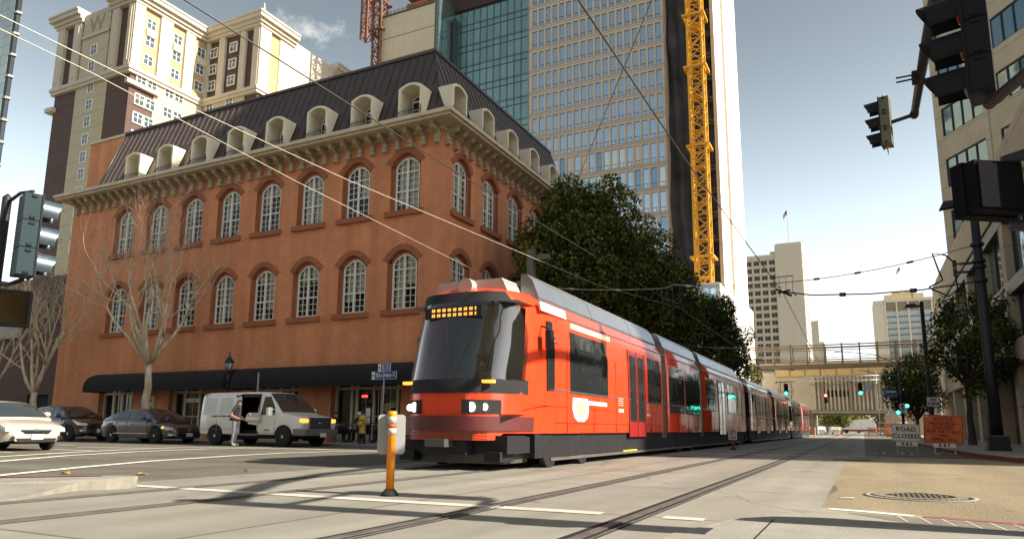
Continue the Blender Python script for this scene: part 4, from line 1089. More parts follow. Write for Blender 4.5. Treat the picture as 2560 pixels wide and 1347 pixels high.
# ------------------------------------------------------------------ beige office building on the right
RST = brickmat('beige_stone_cladding', (.54, .445, .315), (.50, .415, .29), (.28, .225, .155), 1, 2.6, 1.9, False, .025, .15, .14)
RST.node_tree.nodes['Brick Texture'].offset = 0
RGL = glassmat('street_window_glass', (.13, .21, .25), .03, .55, .012, .45)
def right_building():
    X = 6.6
    t = thing('stone_office', 'beige stone-clad office building with an angled tower above a glazed street podium', 'office building', (X, 20, 0))
    YN, YF = 22.4, 70
    b = MB()
    # podium along the street: piers, stone fascia and dark soffit bands
    for y in (23.0, 27.3, 33.7, 40.1, 46.5, 52.9, 59.3, 65.7): b.box(X, X+1.0, y-.5, y+.5, 0, 11.3)
    b.box(X-.1, X+2, YN, YF, 11.3, 13.7); b.box(X+1.2, 90, YN+.3, YF-.2, 0, 13.6); b.box(X-.06, X+.9, YN, YF, 3.9, 4.9)
    b.box(X+.2, X+6, YF, 77, 0, 14.2); b.box(X-.1, X+1.2, YN-.05, YN+.3, 0, 13.7)
    # tower turned off the street line
    P0 = Vector((6.62, 61.0)); d = Vector((.5, -.866)); n = Vector((.866, .5))
    def PW(u, z, dd): q = P0+d*u+n*dd; return (q.x, q.y, z)
    cols = [(2.9+5.6*k, 2.1) for k in range(7)]
    rows = [(14.9+4.05*k, 17.15+4.05*k, 0) for k in range(8)]
    arch_wall(b, PW, 0, 42, 13.7, 60, cols, rows, .16, 0, 0, 1)
    q0, q1 = P0+n*.4, P0+d*42+n*.4
    b.prism([tuple(q0), tuple(q1), (95, q1.y), (95, q0.y)], 'z', 13.7, 59.9)
    b.poly([PW(0, 13.7, 0), PW(0, 60, 0), PW(0, 60, 20), PW(0, 13.7, 20)])
    b.build('wall', (RST, RST), t, True)
    b = MB()
    for z in (10.6, 7.1): b.box(X-.02, X+.85, YN, YF, z, z+.62)
    b.build('dark_band', mat('dark_brown_band', (.045, .035, .035), .5), t, True)
    b = MB(); b.box(X+.35, X+.4, YN+.3, YF, 4.9, 11.3); b.build('street_glazing', RGL, t, True)
    f = MB(); f.box(-2.1, 2.1, .02, .05, 0, 2.25, 1)
    for k in range(5): x = -2.1+k*1.05; f.box(x-.05, x+.05, -.05, .04, 0, 2.25)
    for z in (0, 2.17): f.box(-2.1, 2.1, -.05, .04, z, z+.08)
    w = f.build('window', (mat('dark_bronze_frame', (.035, .035, .04), .5, .3), RGL), t); first = True
    for u, h in cols:
        for r in rows:
            c = w if first else w.copy()
            if not first: COL.objects.link(c); c.parent = t
            first = False; q = PW(u, r[0], .1); c.location = (q[0]-X, q[1]-20, q[2]); c.rotation_euler.z = math.atan2(d.y, d.x)
    b = MB()
    for k in range(19): y = 21.5+k*2.5; b.box(X+.26, X+.36, y-.04, y+.04, 4.9, 11.3)
    b.build('mullion', MATS['dark_bronze_frame'], t, True)
    b = MB()
    for y in (24, 30.5, 36.9, 43.3, 49.7, 56): b.box(X+.7, X+.75, y-2.6, y+2.6, .12, 3.9)
    b.build('entrance_glazing', SHOPGLASS, t, True)
    b = MB()
    for y in (23, 29.8, 36.2, 42.4): b.box(X+.62, X+.7, y-.06, y+.06, .12, 3.9); b.box(X+.62, X+.7, y+.7, y+.82, .12, 3.9); b.box(X+.6, X+.7, y-.1, y+.9, 2.5, 2.6)
    b.build('door_frame', mat('pale_bronze', (.34, .28, .18), .4, .5), t, True)
    b = MB()
    for y in (27.3, 40.1, 46.5): b.prism([(y-1.9, 4.0), (y+1.9, 4.0), (y+1.9, 3.1)], 'x', X-.9, X-.07)
    b.build('canopy', mat('dark_canopy', (.04, .035, .035), .6), t, True)
    b = MB(); b.box(X+.3, X+1.1, 49, 56, .12, 1.7); b.build('planter_wall', mat('dark_granite', (.05, .045, .05), .3), t, True)

right_building()
# unseen blocks added behind the camera to cut sky fill: they close the street canyon and show in the glass
def rear_block(x0, x1, y1, h, label, m):
    t = thing('unseen_block', label, 'building', (x0, y1, 0)); b = MB()
    def PB(x, z, d): return (x, y1-d, z)
    n = int((x1-x0)/4); w = (x1-x0)/n
    arch_wall(b, PB, x0, x1, 0, h, [(x0+w*(k+.5), w*.28) for k in range(n)], [(1+3.6*k, 3.2+3.6*k, 0) for k in range(int(h/3.6))], .25)
    b.box(x0, x1, y1-30, y1-.4, 0, h-.1); b.build('wall', (m, m), t, True)
rear_block(-110, -17, -34, 27, 'cream unseen added block facing the brick building from across the street', HCREAM)
rear_block(9, 75, -9, 30, 'stone unseen added block on the sunny side behind the signal pole', RST)
rear_block(-14, 7, -120, 40, 'pale unseen added block closing the street far behind', HCREAM)

# ------------------------------------------------------------------ trams
TB = mat('tram_underframe', (.009, .009, .013), .7, var=.3)
def sec(hw, zb, zt, n=5):
    """half section of a tram body from skirt to roof centre"""
    return [(hw*.99, zb), (hw, zb+.3), (hw, 1.4), (hw*.995, 2.4), (hw*.965, 3.02), (hw*.90, 3.26), (hw*.78, zt-.05), (hw*.4, zt), (0, zt)]
def full(h, y): return [(x, y, z) for x, z in h]+[(-x, y, z) for x, z in h[-2::-1]]
def nhw(d): return .48+.845*(1-(1-min(1, max(0, d/2.2)))**2.4)**.6
def nd(x):
    u = min(1, max(0, (abs(x)-.48)/.845)); return 2.2*(1-(1-u**(1/.6))**(1/2.4))-.05*(1-min(1, abs(x)/.48)**2)
def tram(name, label, y0, body, wins, doors, front=True, L=27.6, arts=(10.9, 16.7), roof_gear=True, gear_h=.42, zb=.66, old=False):
    t = thing(name, label, 'tram', (-6.78, y0, 0), 0, 'tram units coupled in one train')
    HW = 1.325
    bounds = [0]+[a for a in arts]+[L]
    zt = 3.42
    for i in range(len(bounds)-1):
        a, c = bounds[i]+(.28 if i else 0), bounds[i+1]-(.28 if i < len(bounds)-2 else 0)
        rows = []
        if i == 0:
            nose = [(2.2*(k/12)**1.7, nhw(2.2*(k/12)**1.7), .3*max(0, 1-k/4)) for k in range(13)]
            for d, hw, dz in nose:
                # the windscreen rakes back: upper points of the nose sit further in
                h = sec(hw, zb-.12*(d < .4), zt-.1*(d < .3))
                rows.append([(x, a+d+max(0, (z-1.55))*.30*max(0, 1-d/2.2), z) for x, y, z in full(h, 0)])
        else: rows.append(full(sec(HW, zb, zt), a))
        yy = rows[-1][0][1]; k = max(2, int((c-yy)/1.5))
        for j in range(1, k+1): rows.append(full(sec(HW, zb, zt), yy+(c-yy)*j/k))
        if i == len(bounds)-2:
            for d, hw in ((.5, 1.27), (.9, 1.1), (1.05, .85)): rows.append(full(sec(hw, zb, zt-.05), c+d-.9))
        b = MB()
        if i == 0 and front:
            b.grid(rows, skip=lambda a_, c_: c_ in (2, 3, 12, 13) and rows[a_+1][2][0] < 1.215)
            r0 = rows[0]; b.poly([r0[q] for q in (0, 1, 2, 14, 15, 16)]); b.poly([r0[q] for q in range(4, 13)])
        else: b.grid(rows); b.poly(rows[0])
        b.poly(rows[-1])
        b.build('body_section', body, t, fix=not (i == 0 and front))
    for aa in arts:
        b = MB()
        for k in range(7):
            y = aa-.27+k*.09; w = HW-.06-.04*(k % 2)
            b.box(-w, w, y-.04, y+.045, .5, 3.3)
        b.build('bellows', mat('bellows_grey', (.20, .18, .16), .8), t)
    # windows along both sides: each pane a part
    for s in (1, -1):
        for (ya, yb, za, zc) in wins:
            b = MB()
            def X(z): return HW*(1 if z < 1.4 else 1-.005*(z-1.4) if z < 2.4 else .995-.03*(z-2.4)/.62)+.006
            r_ = [[(s*X(za+(zc-za)*j/4), ya, za+(zc-za)*j/4) for j in range(5)], [(s*X(za+(zc-za)*j/4), yb, za+(zc-za)*j/4) for j in range(5)]]
            b.grid(r_, sm=False)
            b.build('window', TRAMGLASS, t, fix=False)
        for (ya, yb) in doors:
            d = MB(); x0 = s*(HW-.02); 
            for (p, q) in ((ya, (ya+yb)/2-.012), ((ya+yb)/2+.012, yb)):
                d.grid([[(s*(HW+.008), p, .55), (s*(HW+.008), p, 1.4), (s*(HW+.002), p, 2.4), (s*(HW-.02), p, 2.82)], [(s*(HW+.008), q, .55), (s*(HW+.008), q, 1.4), (s*(HW+.002), q, 2.4), (s*(HW-.02), q, 2.82)]], sm=False)
            for e in (ya, (ya+yb)/2, yb): d.tube([(s*(HW+.006), e, .55), (s*(HW+.006), e, 1.4), (s*(HW), e, 2.4), (s*(HW-.02), e, 2.82)], .016, 4, 1, False)
            o = d.build('door', (REDD, BLACKRUB), t, fix=False)
            for (p, q) in ((ya+.14, (ya+yb)/2-.1), ((ya+yb)/2+.1, yb-.14)):
                g = MB(); g.grid([[(s*(HW+.014), p, .95), (s*(HW+.014), p, 1.4), (s*(HW+.008), p, 2.4), (s*(HW-.008), p, 2.7)], [(s*(HW+.014), q, .95), (s*(HW+.014), q, 1.4), (s*(HW+.008), q, 2.4), (s*(HW-.008), q, 2.7)]], sm=False)
                g.build('pane', TRAMGLASS, o, fix=False)
        # trim: rail under the windows, skirt seam, roof edge
        b = MB()
        b.box(s*(HW-.01), s*(HW+.012), 2.0, L-.9, 1.50, 1.525, 0); b.box(s*(HW-.01), s*(HW+.007), 2.1, L-.9, .86, .868, 1); b.box(s*(HW-.01), s*(HW+.007), .9, L-.9, 1.18, 1.187, 1)
        b.box(s*(HW*.955), s*(HW*.972), 2.2, L-.8, 3.03, 3.06, 0)
        y = 2.75
        while y < L-1.5:
            if not any(a_-.15 < y < c_+.15 for a_, c_ in doors) and not any(abs(y-q) < .5 for q in arts):
                b.box(s*(HW-.01), s*(HW+.006), y, y+.012, zb+.02, 1.5, 1)
                if not any(a_-.05 < y < c_+.05 for a_, c_, z_, w_ in wins): b.box(s*(HW*.99), s*(HW+.004), y, y+.012, 1.53, 2.4, 1)
            y += 1.62
        for (ya, yb, za, zc) in wins:
            for y in (ya-.03, yb): b.box(s*(HW*.985), s*(HW+.010), y, y+.03, za-.02, min(zc, 2.42), 2)
            b.box(s*(HW-.01), s*(HW+.010), ya-.03, yb+.03, za-.035, za, 2)
        b.build('side_trim', (SILVER, mat('dark_red_seam', (.12, .012, .012), .5), BLACKRUB), t)
        b = MB()
        b.box(s*1.12, s*1.25, 1.3, L-.3, .20, zb+.06)
        for yb in (2.9, (arts[0]+arts[-1])/2, L-3.2):
            for k in (-.9, .9): b.lathe([(.33, -.06), (.33, .06)], (s*1.2, yb+k, .33), 'x', 20)
        b.build('underframe_skirt', TB, t)
        b = MB(); b.box(s*1.255, s*1.27, arts[0]-4.2, arts[0]-3.0, .17, .22, 0); b.box(s*1.12, s*1.28, 2.0, L-1, .13, .19, 1); b.build('skirt_edge', (mat('yellow_edge', (.8, .6, .05), .5), mat('grey_skirt_rail', (.16, .15, .13), .5, .4)), t)
    b = MB(); b.box(-1.0, 1.0, 1.6, L-.5, .25, zb+.1); b.box(-.45, .45, .1, 1.6, .28, .6); b.box(-1.15, 1.15, .35, 1.6, .3, .62)
    for x in (-.9, .9): b.box(x-.16, x+.16, .25, .8, .16, .34)
    b.build('underframe', TB, t)
    # roof equipment
    FB = {1: MB(), -1: MB()}; last = L-1.2
    segs = [(1.6, arts[0]-.5), (arts[0]+.4, arts[-1]-.4), (arts[-1]+.5, last)] if len(arts) > 1 else [(1.8, arts[0]-.5), (arts[0]+.5, last)]
    for p, q in segs:
        y = p
        while y < q-.4:
            e = min(q, y+3.1)
            for s in (1, -1):
                pr = [(s*1.17, 3.14), (s*1.19, 3.32), (s*1.06, 3.34+gear_h*.75), (s*.93, 3.38+gear_h), (s*.80, 3.38+gear_h), (s*.80, 3.14)]
                FB[s].prism(pr, 'y', y, e-.03)
            y = e
    for s in (1, -1): FB[s].build('roof_fairing', SILVER, t)
    b = MB()
    for p, q in segs:
        b.box(-.75, .75, p+.3, q-.3, 3.36, 3.36+gear_h*.9); b.box(-.6, .6, p+1, p+2.6, 3.36+gear_h*.9, 3.36+gear_h+.12)
    b.build('roof_equipment', mat('roof_grey', (.16, .155, .145), .7), t)
    # the cab front
    def ny(x, z):  # outer surface of the nose, for things fitted on it
        d = nd(x)
        return d+max(0, z-1.55)*.30*max(0, 1-d/2.2)
    def patch(nm, xa, xb, za, zc, m, off=.012, n=12, k=6, par=t, shape=None, cm=None):
        g = MB(); rows = []
        for j in range(k+1):
            z = za+(zc-za)*j/k; row = []
            for i in range(n+1):
                x = xa+(xb-xa)*i/n
                if shape: x *= shape(z)
                sc = 1 if z < 2.4 else (.995 if z < 2.6 else .98)
                row.append((x*sc*1.004, ny(x, z)-off, z))
            rows.append(row)
        g.grid(rows, sm=True); return g.build(nm, m, par, fix=False)
    if front:
        b = MB(); b.box(-1.15, 1.15, 2.25, 2.3, .9, 3.2); b.poly([(-1.2, .4, 1.0), (1.2, .4, 1.0), (1.2, 2.3, 1.0), (-1.2, 2.3, 1.0)]); b.poly([(-1.2, .6, 3.1), (1.2, .6, 3.1), (1.2, 2.3, 3.1), (-1.2, 2.3, 3.1)])
        b.box(-1.0, 1.0, .55, 1.05, 1.0, 1.58, 1); b.box(-.25, .25, .62, .9, 1.58, 1.72, 1); b.box(.45, .8, .7, .9, 1.58, 1.8, 1)
        b.box(-.28, .28, 1.75, 1.87, 1.35, 2.25, 1); b.box(-.28, .28, 1.3, 1.85, 1.25, 1.38, 1)
        b.build('cab_interior', (mat('cab_lining', (.42, .45, .44), .8), mat('cab_console', (.06, .065, .07), .6)), t, fix=False)
    ws = patch('windscreen', -1.2, 1.2, 1.62, 3.1, WSG if front else TRAMGLASS, .014, 18, 10, shape=lambda z: 1 if z < 2.6 else 1-.10*(z-2.6)/.5)
    patch('front_mask', -1.15, 1.15, 3.0, 3.30, BLACKRUB, .012, 18, 3, shape=lambda z: .9-.12*(z-3.08)/.22)
    patch('front_mask', -1.22, 1.22, 1.37, 1.63, BLACKRUB, .012, 18, 2)
    sg = MB(); sg.box(-.62, .62, ny(0, 2.95)+.0, ny(0, 2.95)+.02, 2.78, 3.0); so = sg.build('destination_sign', BLACKMET, t); so.location = (0, -.06, 0)
    sm_ = MB()
    for i in range(26):
        for j in range(5):
            if (i*7+j*3+i*j) % 3: sm_.box(-.5+i*.039, -.475+i*.039, -.012, -.002, 2.82+j*.032, 2.84+j*.032)
    sm_.build('sign_dot', mat('sign_amber', (.6, .25, .03), .4, var=0, emit=(1, .45, .08), es=1.0), so, loc=(0, ny(0, 2.95), 0))
    b = MB(); b.tube([(-.35, .25, 1.68), (-.15, .33, 2.3)], .014, 4); b.tube([(.1, .24, 1.68), (.35, .33, 2.3)], .014, 4); b.build('wiper', BLACKMET, t)
    for s in (1, -1):
        hl = MB(); x = s*.60; hl.lathe([(.085, 0), (.075, .012)], (x, ny(x, 1.12)-.022, 1.12), 'y', 16)
        h2 = MB(); h2.lathe([(.06, 0), (.055, .01)], (s*.80, ny(.80, 1.12)-.04, 1.12), 'y', 16); h2.build('headlight', HEADL if front else WHITEP, t)
        hl.build('headlight', HEADL if front else WHITEP, t)
        hb = patch('headlight_surround', s*.42, s*.98, 1.0, 1.25, BLACKRUB, .008, 8, 2)
        al = MB(); x = s*.80; al.box(x-.16, x+.16, ny(.80, 1.56)-.06, ny(.80, 1.56)+.05, 1.545, 1.60); al.build('marker_light', AMBER, t)
        mr = MB(); mr.cbox((s*1.47, 1.5, 2.45), (.12, .16, .34)); mr.tube([(s*1.2, 1.6, 2.75), (s*1.45, 1.5, 2.66)], .02, 5); mr.build('mirror', BLACKMET, t)
    bp = patch('bumper', -1.26, 1.26, .70, .96, mat('dark_red_bumper', (.10, .016, .018), .5), .05, 18, 2)
    lb = MB(); lb.box(-1.0, 1.0, .5, 1.5, .12, .4)
    for k in range(3): lb.box(-.95, .95, -.03+.0, .05, .56+k*.05, .575+k*.05)
    lb.box(-.2, .2, -.22, .3, .42, .56); lb.build('coupler', mat('coupler_steel', (.12, .115, .11), .5, .5), t)
    b = MB(); b.prism([(-.85, 3.32), (.85, 3.32), (.7, 3.62), (-.7, 3.62)], 'y', .95, 2.1); b.lathe([(.16, 0), (.16, .5)], (0, .75, 3.48), 'y', 12); b.build('roof_pod', mat('pale_roof_pod', (.42, .40, .35), .5), t)
    return t, ny
W1 = [(1.75, 2.05, 1.52, 2.86), (2.95, 5.35, 1.52, 2.78), (9.0-.0, 10.35, 1.52, 2.78), (11.5, 13.5, 1.30, 2.78), (13.8, 16.1, 1.30, 2.78), (17.4, 19.2, 1.52, 2.78), (22.4, 24.6, 1.52, 2.78), (25.2, 26.4, 1.52, 2.78)]
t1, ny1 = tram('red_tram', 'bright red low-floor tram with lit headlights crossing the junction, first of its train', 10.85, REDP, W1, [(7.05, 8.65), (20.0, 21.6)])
def tram_marks(t):
    HW = 1.325; 
    wd = mat('white_decal', (.82, .79, .72), .4, var=.03)
    b = MB()
    def q(y0, y1, z0, z1, o=.016): b.box(HW-.004, HW+o, y0, y1, z0, z1)
    # side destination display, fleet plate, shield badge, notices by the door
    sh = [(3.05, 1.40), (3.95, 1.40), (4.0, 1.15), (3.92, .98), (3.7, .90), (3.32, .90), (3.12, .99), (3.02, 1.16)]
    b.prism(sh, 'x', HW-.004, HW+.014)
    q(4.0, 5.25, 1.27, 1.36)
    b.build('badge', wd, t)
    b = MB(); b.prism([(3.25, 1.32), (3.78, 1.32), (3.74, 1.06), (3.52, .97), (3.3, 1.06)], 'x', HW+.013, HW+.018); b.build('badge_shield', mat('pale_pink_decal', (.72, .38, .30), .4), t)
    b = MB()
    for y, z in ((6.15, 1.16), (8.75, 1.10)):
        q(y, y+.42, z, z+.09)
        for k in range(4): q(y, y+.4, z+.17+k*.055, z+.19+k*.055, .013)
    b.build('door_notice', mat('pale_notice_decal', (.70, .48, .42), .5), t)
    b = MB()
    def r(y0, y1, z0, z1):
        x = HW*.967
        b.prism([(x+.035, z0), (x-.005, z0), (x-.04, z1), (x-.0, z1)], 'y', y0, y1)
    r(1.45, 2.75, 3.02, 3.2)
    b.build('number_plate', wd, t)
    b = MB(); b.box(HW*.975, HW*.995, 3.0, 5.6, 2.86, 2.97); b.build('side_display', mat('display_pale', (.7, .62, .42), .3, var=.1, emit=(1, .85, .5), es=.25), t)
    b = MB(); b.box(HW*.995, HW+.01, 1.7, 2.2, 2.55, 2.575); b.box(HW*.995, HW+.01, 1.75, 2.3, 2.45, 2.475); b.build('handrail', SILVER, t)
tram_marks(t1)
W2 = [(1.0, 1.7, 1.5, 2.8)]+[(y, y+1.15, 1.45, 2.75) for y in (2.4, 5.6, 6.9, 10.2)]+[(y, y+1.15, 1.45, 2.75) for y in (14.2, 17.4, 18.7, 22.0)]
D2 = [(3.8, 5.2), (8.4, 9.8), (15.6, 17.0), (20.2, 21.6)]
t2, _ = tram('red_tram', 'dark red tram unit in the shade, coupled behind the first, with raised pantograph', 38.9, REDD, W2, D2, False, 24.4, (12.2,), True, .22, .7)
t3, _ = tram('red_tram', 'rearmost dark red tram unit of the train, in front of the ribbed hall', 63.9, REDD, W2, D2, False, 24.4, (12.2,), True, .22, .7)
def pantograph(t, y):
    b = MB(); z0, zc = 3.7, 5.55
    b.box(-.55, .55, y-.5, y+.5, 3.5, 3.72)
    for s in (-1, 1):
        b.tube([(s*.42, y, z0), (s*.62, y+1.25, 4.6), (s*.45, y, zc)], .028, 5); b.tube([(s*.42, y+.1, z0), (s*.62, y-1.15, 4.6), (s*.45, y, zc)], .028, 5)
    for z, w in ((4.6, .62),): b.tube([(-w, y+1.25, z), (w, y+1.25, z)], .02, 5); b.tube([(-w, y-1.15, z), (w, y-1.15, z)], .02, 5)
    for dy in (-.18, .18): b.tube([(-.95, y+dy, zc-.16), (-.8, y+dy, zc), (.8, y+dy, zc), (.95, y+dy, zc-.16)], .03, 5)
    b.build('pantograph', BLACKMET, t)
pantograph(t2, 12.2); pantograph(t3, 12.2)

# ------------------------------------------------------------------ cars
TYRE = mat('tyre_rubber', (.018, .018, .02), .9, var=.2)
ALLOY = mat('alloy_wheel', (.52, .52, .51), .3, .7, var=.1)
CHROME = mat('chrome', (.75, .75, .74), .12, 1., var=0)
PLATE = mat('plate_white', (.68, .68, .64), .5, var=.1, scale=30)
LAMPW = mat('headlamp_clear', (.72, .74, .76), .08, .3, var=.15, scale=12)
def wheel(t, x, y, r, w, s, rim=ALLOY, spokes=6):
    o = MB(); 
    o.lathe([(r*.62, -w/2), (r*.93, -w/2), (r, -w*.36), (r, w*.36), (r*.93, w/2), (r*.62, w/2)], (0, 0, 0), 'y', 28)
    o = o.build('wheel', TYRE, t, loc=(x, y, r))
    m = MB(); f = s*w*.42
    m.lathe([(r*.64, -abs(f)), (r*.64, abs(f)), (r*.57, abs(f)), (r*.57, -abs(f))], (0, 0, 0), 'y', 28)
    m.lathe([(r*.6, -.02), (r*.6, .02)], (0, f*.2, 0), 'y', 20, 1)
    m.lathe([(r*.15, -.03), (r*.13, .03)], (0, f*.9, 0), 'y', 12)
    for k in range(spokes):
        a = 2*PI*k/spokes; c, q = math.cos(a), math.sin(a); n = (-q*r*.085, c*r*.085); 
        p0 = (c*r*.12, q*r*.12); p1 = (c*r*.6, q*r*.6)
        m.prism([(p0[0]-n[0], p0[1]-n[1]), (p1[0]-n[0]*.7, p1[1]-n[1]*.7), (p1[0]+n[0]*.7, p1[1]+n[1]*.7), (p0[0]+n[0], p0[1]+n[1])], 'y', f*.6, f*.95)
    m.build('rim', (rim, BLACKRUB), o)
def car(name, label, loc, rz, paint, L, W, prof, cab, wx, wr, kind='sedan', group=None, spokes=6):
    """prof: rows of (x, z of centre line, z of shoulder, half width at shoulder); cab: (x, roof z) rows"""
    t = thing(name, label, 'car', loc, rz, group)
    P = np.array(prof); xs = sorted(set(list(np.linspace(P[0, 0], P[-1, 0], 46))+[x+d for x in wx for d in np.linspace(-wr*1.14, wr*1.14, 15)]))
    zr = .22 if kind != 'suv' else .27
    rows = []
    for x in xs:
        zc, zs, hw = [float(np.interp(x, P[:, 0], P[:, i])) for i in (1, 2, 3)]
        e = min(x-P[0, 0], P[-1, 0]-x); en = max(0, 1-e/.55)
        zb = zr+.10*en
        for wxx in wx:
            d = abs(x-wxx); rr = wr*1.14
            if d < rr: zb = max(zb, wr+math.sqrt(rr*rr-d*d))
        zb = min(zb, zs-.12)
        zm = (zb+zs)/2
        h = [(hw*.955, zb), (hw*1.0, zb+(zs-zb)*.35), (hw*1.005, zb+(zs-zb)*.7), (hw*.985, zs-.035), (hw*.95, zs), (hw*.78, zs+(zc-zs)*.62), (hw*.4, zs+(zc-zs)*.93), (0, zc)]
        rows.append([(x, y, z) for y, z in h]+[(x, -y, z) for y, z in h[-2::-1]])
    b = MB(); b.grid(rows); b.poly(rows[0]); b.poly(rows[-1])
    b.build('body', paint, t)
    b = MB(); b.box(P[0, 0]+.25, P[-1, 0]-.3, -W*.36, W*.36, zr-.02, .6); b.build('underbody', BLACKRUB, t)
    for x in wx:
        for s in (-1, 1): b = MB(); b.box(x-wr*1.1, x+wr*1.1, s*W*.22, s*W*.40, wr*.6, wr*2.05); b.build('wheel_housing', BLACKRUB, t)
    # cabin
    C = np.array(cab); cx = np.linspace(C[0, 0], C[-1, 0], 30); rows = []; info = {}
    def cabin(x, off=0):
        zs, hw = float(np.interp(x, P[:, 0], P[:, 2])), float(np.interp(x, P[:, 0], P[:, 3]))
        z = float(np.interp(x, C[:, 0], C[:, 1])); hb = hw*.93+off
        f = max(0, (z-zs))/.5; hr = hb-.20*min(1, f)
        return zs, z, hb, hr
    for x in cx:
        zs, z, hb, hr = cabin(x); zb0 = zs-.03; zz = max(z, zs+.005); k = max(0, zz-zs)
        h = [(hb, zb0), (hb-(hb-hr)*.5, zs+k*.45), (hr+.015, zs+k*.86), (hr*.86, zs+k*.97), (hr*.45, zz-.0), (0, zz+.015*min(1, k*3))]
        rows.append([(x, y, zq) for y, zq in h]+[(x, -y, zq) for y, zq in h[-2::-1]])
    b = MB(); b.grid(rows); b.poly(rows[0]); b.poly(rows[-1]); b.build('roof', paint, t)
    def side_glass(xa, xb, s, nm='side_window', lo=.08, hi=.83):
        g = MB(); rr = []
        for x in np.linspace(xa, xb, 12):
            zs, z, hb, hr = cabin(x); k = z-zs
            row = []
            for tt in (lo, .45, hi):
                y = np.interp(tt, [0, .45, .86], [hb, hb-(hb-hr)*.5, hr+.015])+.012
                row.append((x, s*y, zs+k*tt))
            rr.append(row)
        g.grid(rr); return g.build(nm, DGL, t, fix=False)
    def screen(xa, xb, nm):
        g = MB(); rr = []
        for x in np.linspace(xa, xb, 8):
            zs, z, hb, hr = cabin(x); k = max(0, z-zs); dx = .018 if x > 0 else -.018
            row = []
            for y, zq in ((-(hr+.0)*.93, zs+k*.93), (-hr*.8, zs+k*.98), (-hr*.4, z+.004), (0, z+.016), (hr*.4, z+.004), (hr*.8, zs+k*.98), (hr*.93, zs+k*.93)): row.append((x+dx, y, zq+.012))
            rr.append(row)
        g.grid(rr); return g.build(nm, DGL, t, fix=False)
    return t, P, C, cabin, side_glass, screen
DGL = glassmat('car_window_glass', (.03, .036, .04), .03, .0, .001, 2)
DGL.node_tree.nodes['Principled BSDF'].inputs['Specular IOR Level'].default_value = 1.
def front_face(t, P, x):
    return float(np.interp(x, P[:, 0], P[:, 3]))
def plate(t, x, z, s=1):
    b = MB(); b.box(x-.01, x+.01, -.155, .155, z-.075, z+.075, 0); b.build('number_plate', PLATE, t)
def dress(t, P, W, paint, s_door, zbelt, mirx, grille, lamp, belt=True):
    """door seams, handles, mirrors"""
    for s in (-1, 1):
        b = MB()
        for x in s_door:
            hw = float(np.interp(x, P[:, 0], P[:, 3])); b.box(x-.006, x+.006, s*(hw*.99), s*(hw*1.008), .34, zbelt-.05)
        b.box(s_door[0], s_door[-1], s*(W/2*.985), s*(W/2*1.008), .335, .345)
        b.build('door_seam', BLACKRUB, t)
        for x in [q+.16 for q in s_door[:-1]]:
            b = MB(); hw = float(np.interp(x, P[:, 0], P[:, 3])); b.box(x-.1, x+.1, s*hw, s*(hw+.03), zbelt-.17, zbelt-.13); b.build('door_handle', CHROME, t)
        b = MB(); hw = W/2; b.ball((mirx, s*(hw+.09), zbelt+.12), (.09, .12, .085)); b.tube([(mirx, s*(hw-.08), zbelt+.03), (mirx, s*(hw+.05), zbelt+.1)], .03, 5); b.build('mirror', paint, t)
# silver saloon driving towards the junction
PSIL = mat('champagne_silver_paint', (.62, .58, .50), .25, .35, var=.03, coat=.8)
def silver_car():
    prof = [(-2.27, .80, .70, .62), (-2.2, .98, .90, .72), (-1.9, 1.05, .98, .82), (-1.2, 1.02, .97, .88), (0, .97, .94, .885), (1.0, .95, .92, .885), (1.4, .91, .86, .87), (1.9, .80, .76, .80), (2.12, .72, .68, .72), (2.24, .60, .56, .62), (2.28, .42, .40, .55)]
    cab = [(-1.95, 1.0), (-1.45, 1.24), (-.9, 1.41), (-.2, 1.465), (.35, 1.42), (.8, 1.24), (1.35, .93)]
    t, P, C, cabin, sg, sc = car('silver_car', 'champagne silver saloon car driving forward over the lane markings, front to the junction', (-23.75, 12.55, 0), R(-4), PSIL, 4.55, 1.77, prof, cab, (1.32, -1.28), .31)
    for s in (-1, 1): sg(-1.3, -.32, s); sg(-.26, .85, s)
    sc(.42, 1.28, 'windscreen'); sc(-1.8, -1.0, 'rear_window')
    for x in (1.32, -1.28):
        for s in (-1, 1): wheel(t, x, s*.76, .315, .2, s)
    dress(t, P, 1.77, PSIL, (-1.25, -.28, .85), .94, .72, None, None)
    for s in (-1, 1):
        b = MB(); b.prism([(1.72, .78), (2.16, .66), (2.2, .55), (1.98, .58), (1.74, .70)], 'y', s*.55, s*.80); b.build('headlight', LAMPW, t)
        b = MB(); b.lathe([(.07, 0), (.06, .03)], (2.235, s*.6, .36), 'x', 12); b.build('fog_light', BLACKMET, t)
    b = MB()
    for k in range(2): b.prism([(-.42+.06*k, .60-.075*k), (.42-.06*k, .60-.075*k), (.36-.06*k, .545-.07*k), (-.36+.06*k, .545-.07*k)], 'x', 2.2, 2.262, 0)
    b.prism([(-.55, .36), (.55, .36), (.48, .25), (-.48, .25)], 'x', 2.2, 2.295, 0)
    for k in range(3): b.box(2.29, 2.30, -.52+.02*k, .52-.02*k, .268+.03*k, .276+.03*k, 1)
    b.build('grille', (BLACKMET, CHROME), t)
    b = MB(); 
    for k in range(20):
        a = 2*PI*k/20; c = 2*PI*(k+1)/20; b.tube([(2.27, .075*math.cos(a), .605+.05*math.sin(a)), (2.27, .075*math.cos(c), .605+.05*math.sin(c))], .009, 4)
    b.tube([(2.272, -.05, .625), (2.272, 0, .615), (2.272, .05, .625)], .008, 4); b.tube([(2.272, 0, .655), (2.272, 0, .56)], .008, 4)
    b.build('emblem', CHROME, t)
    plate(t, 2.305, .40)
silver_car()
PGRY = mat('graphite_grey_paint', (.085, .08, .082), .2, .5, var=.04, coat=1.)
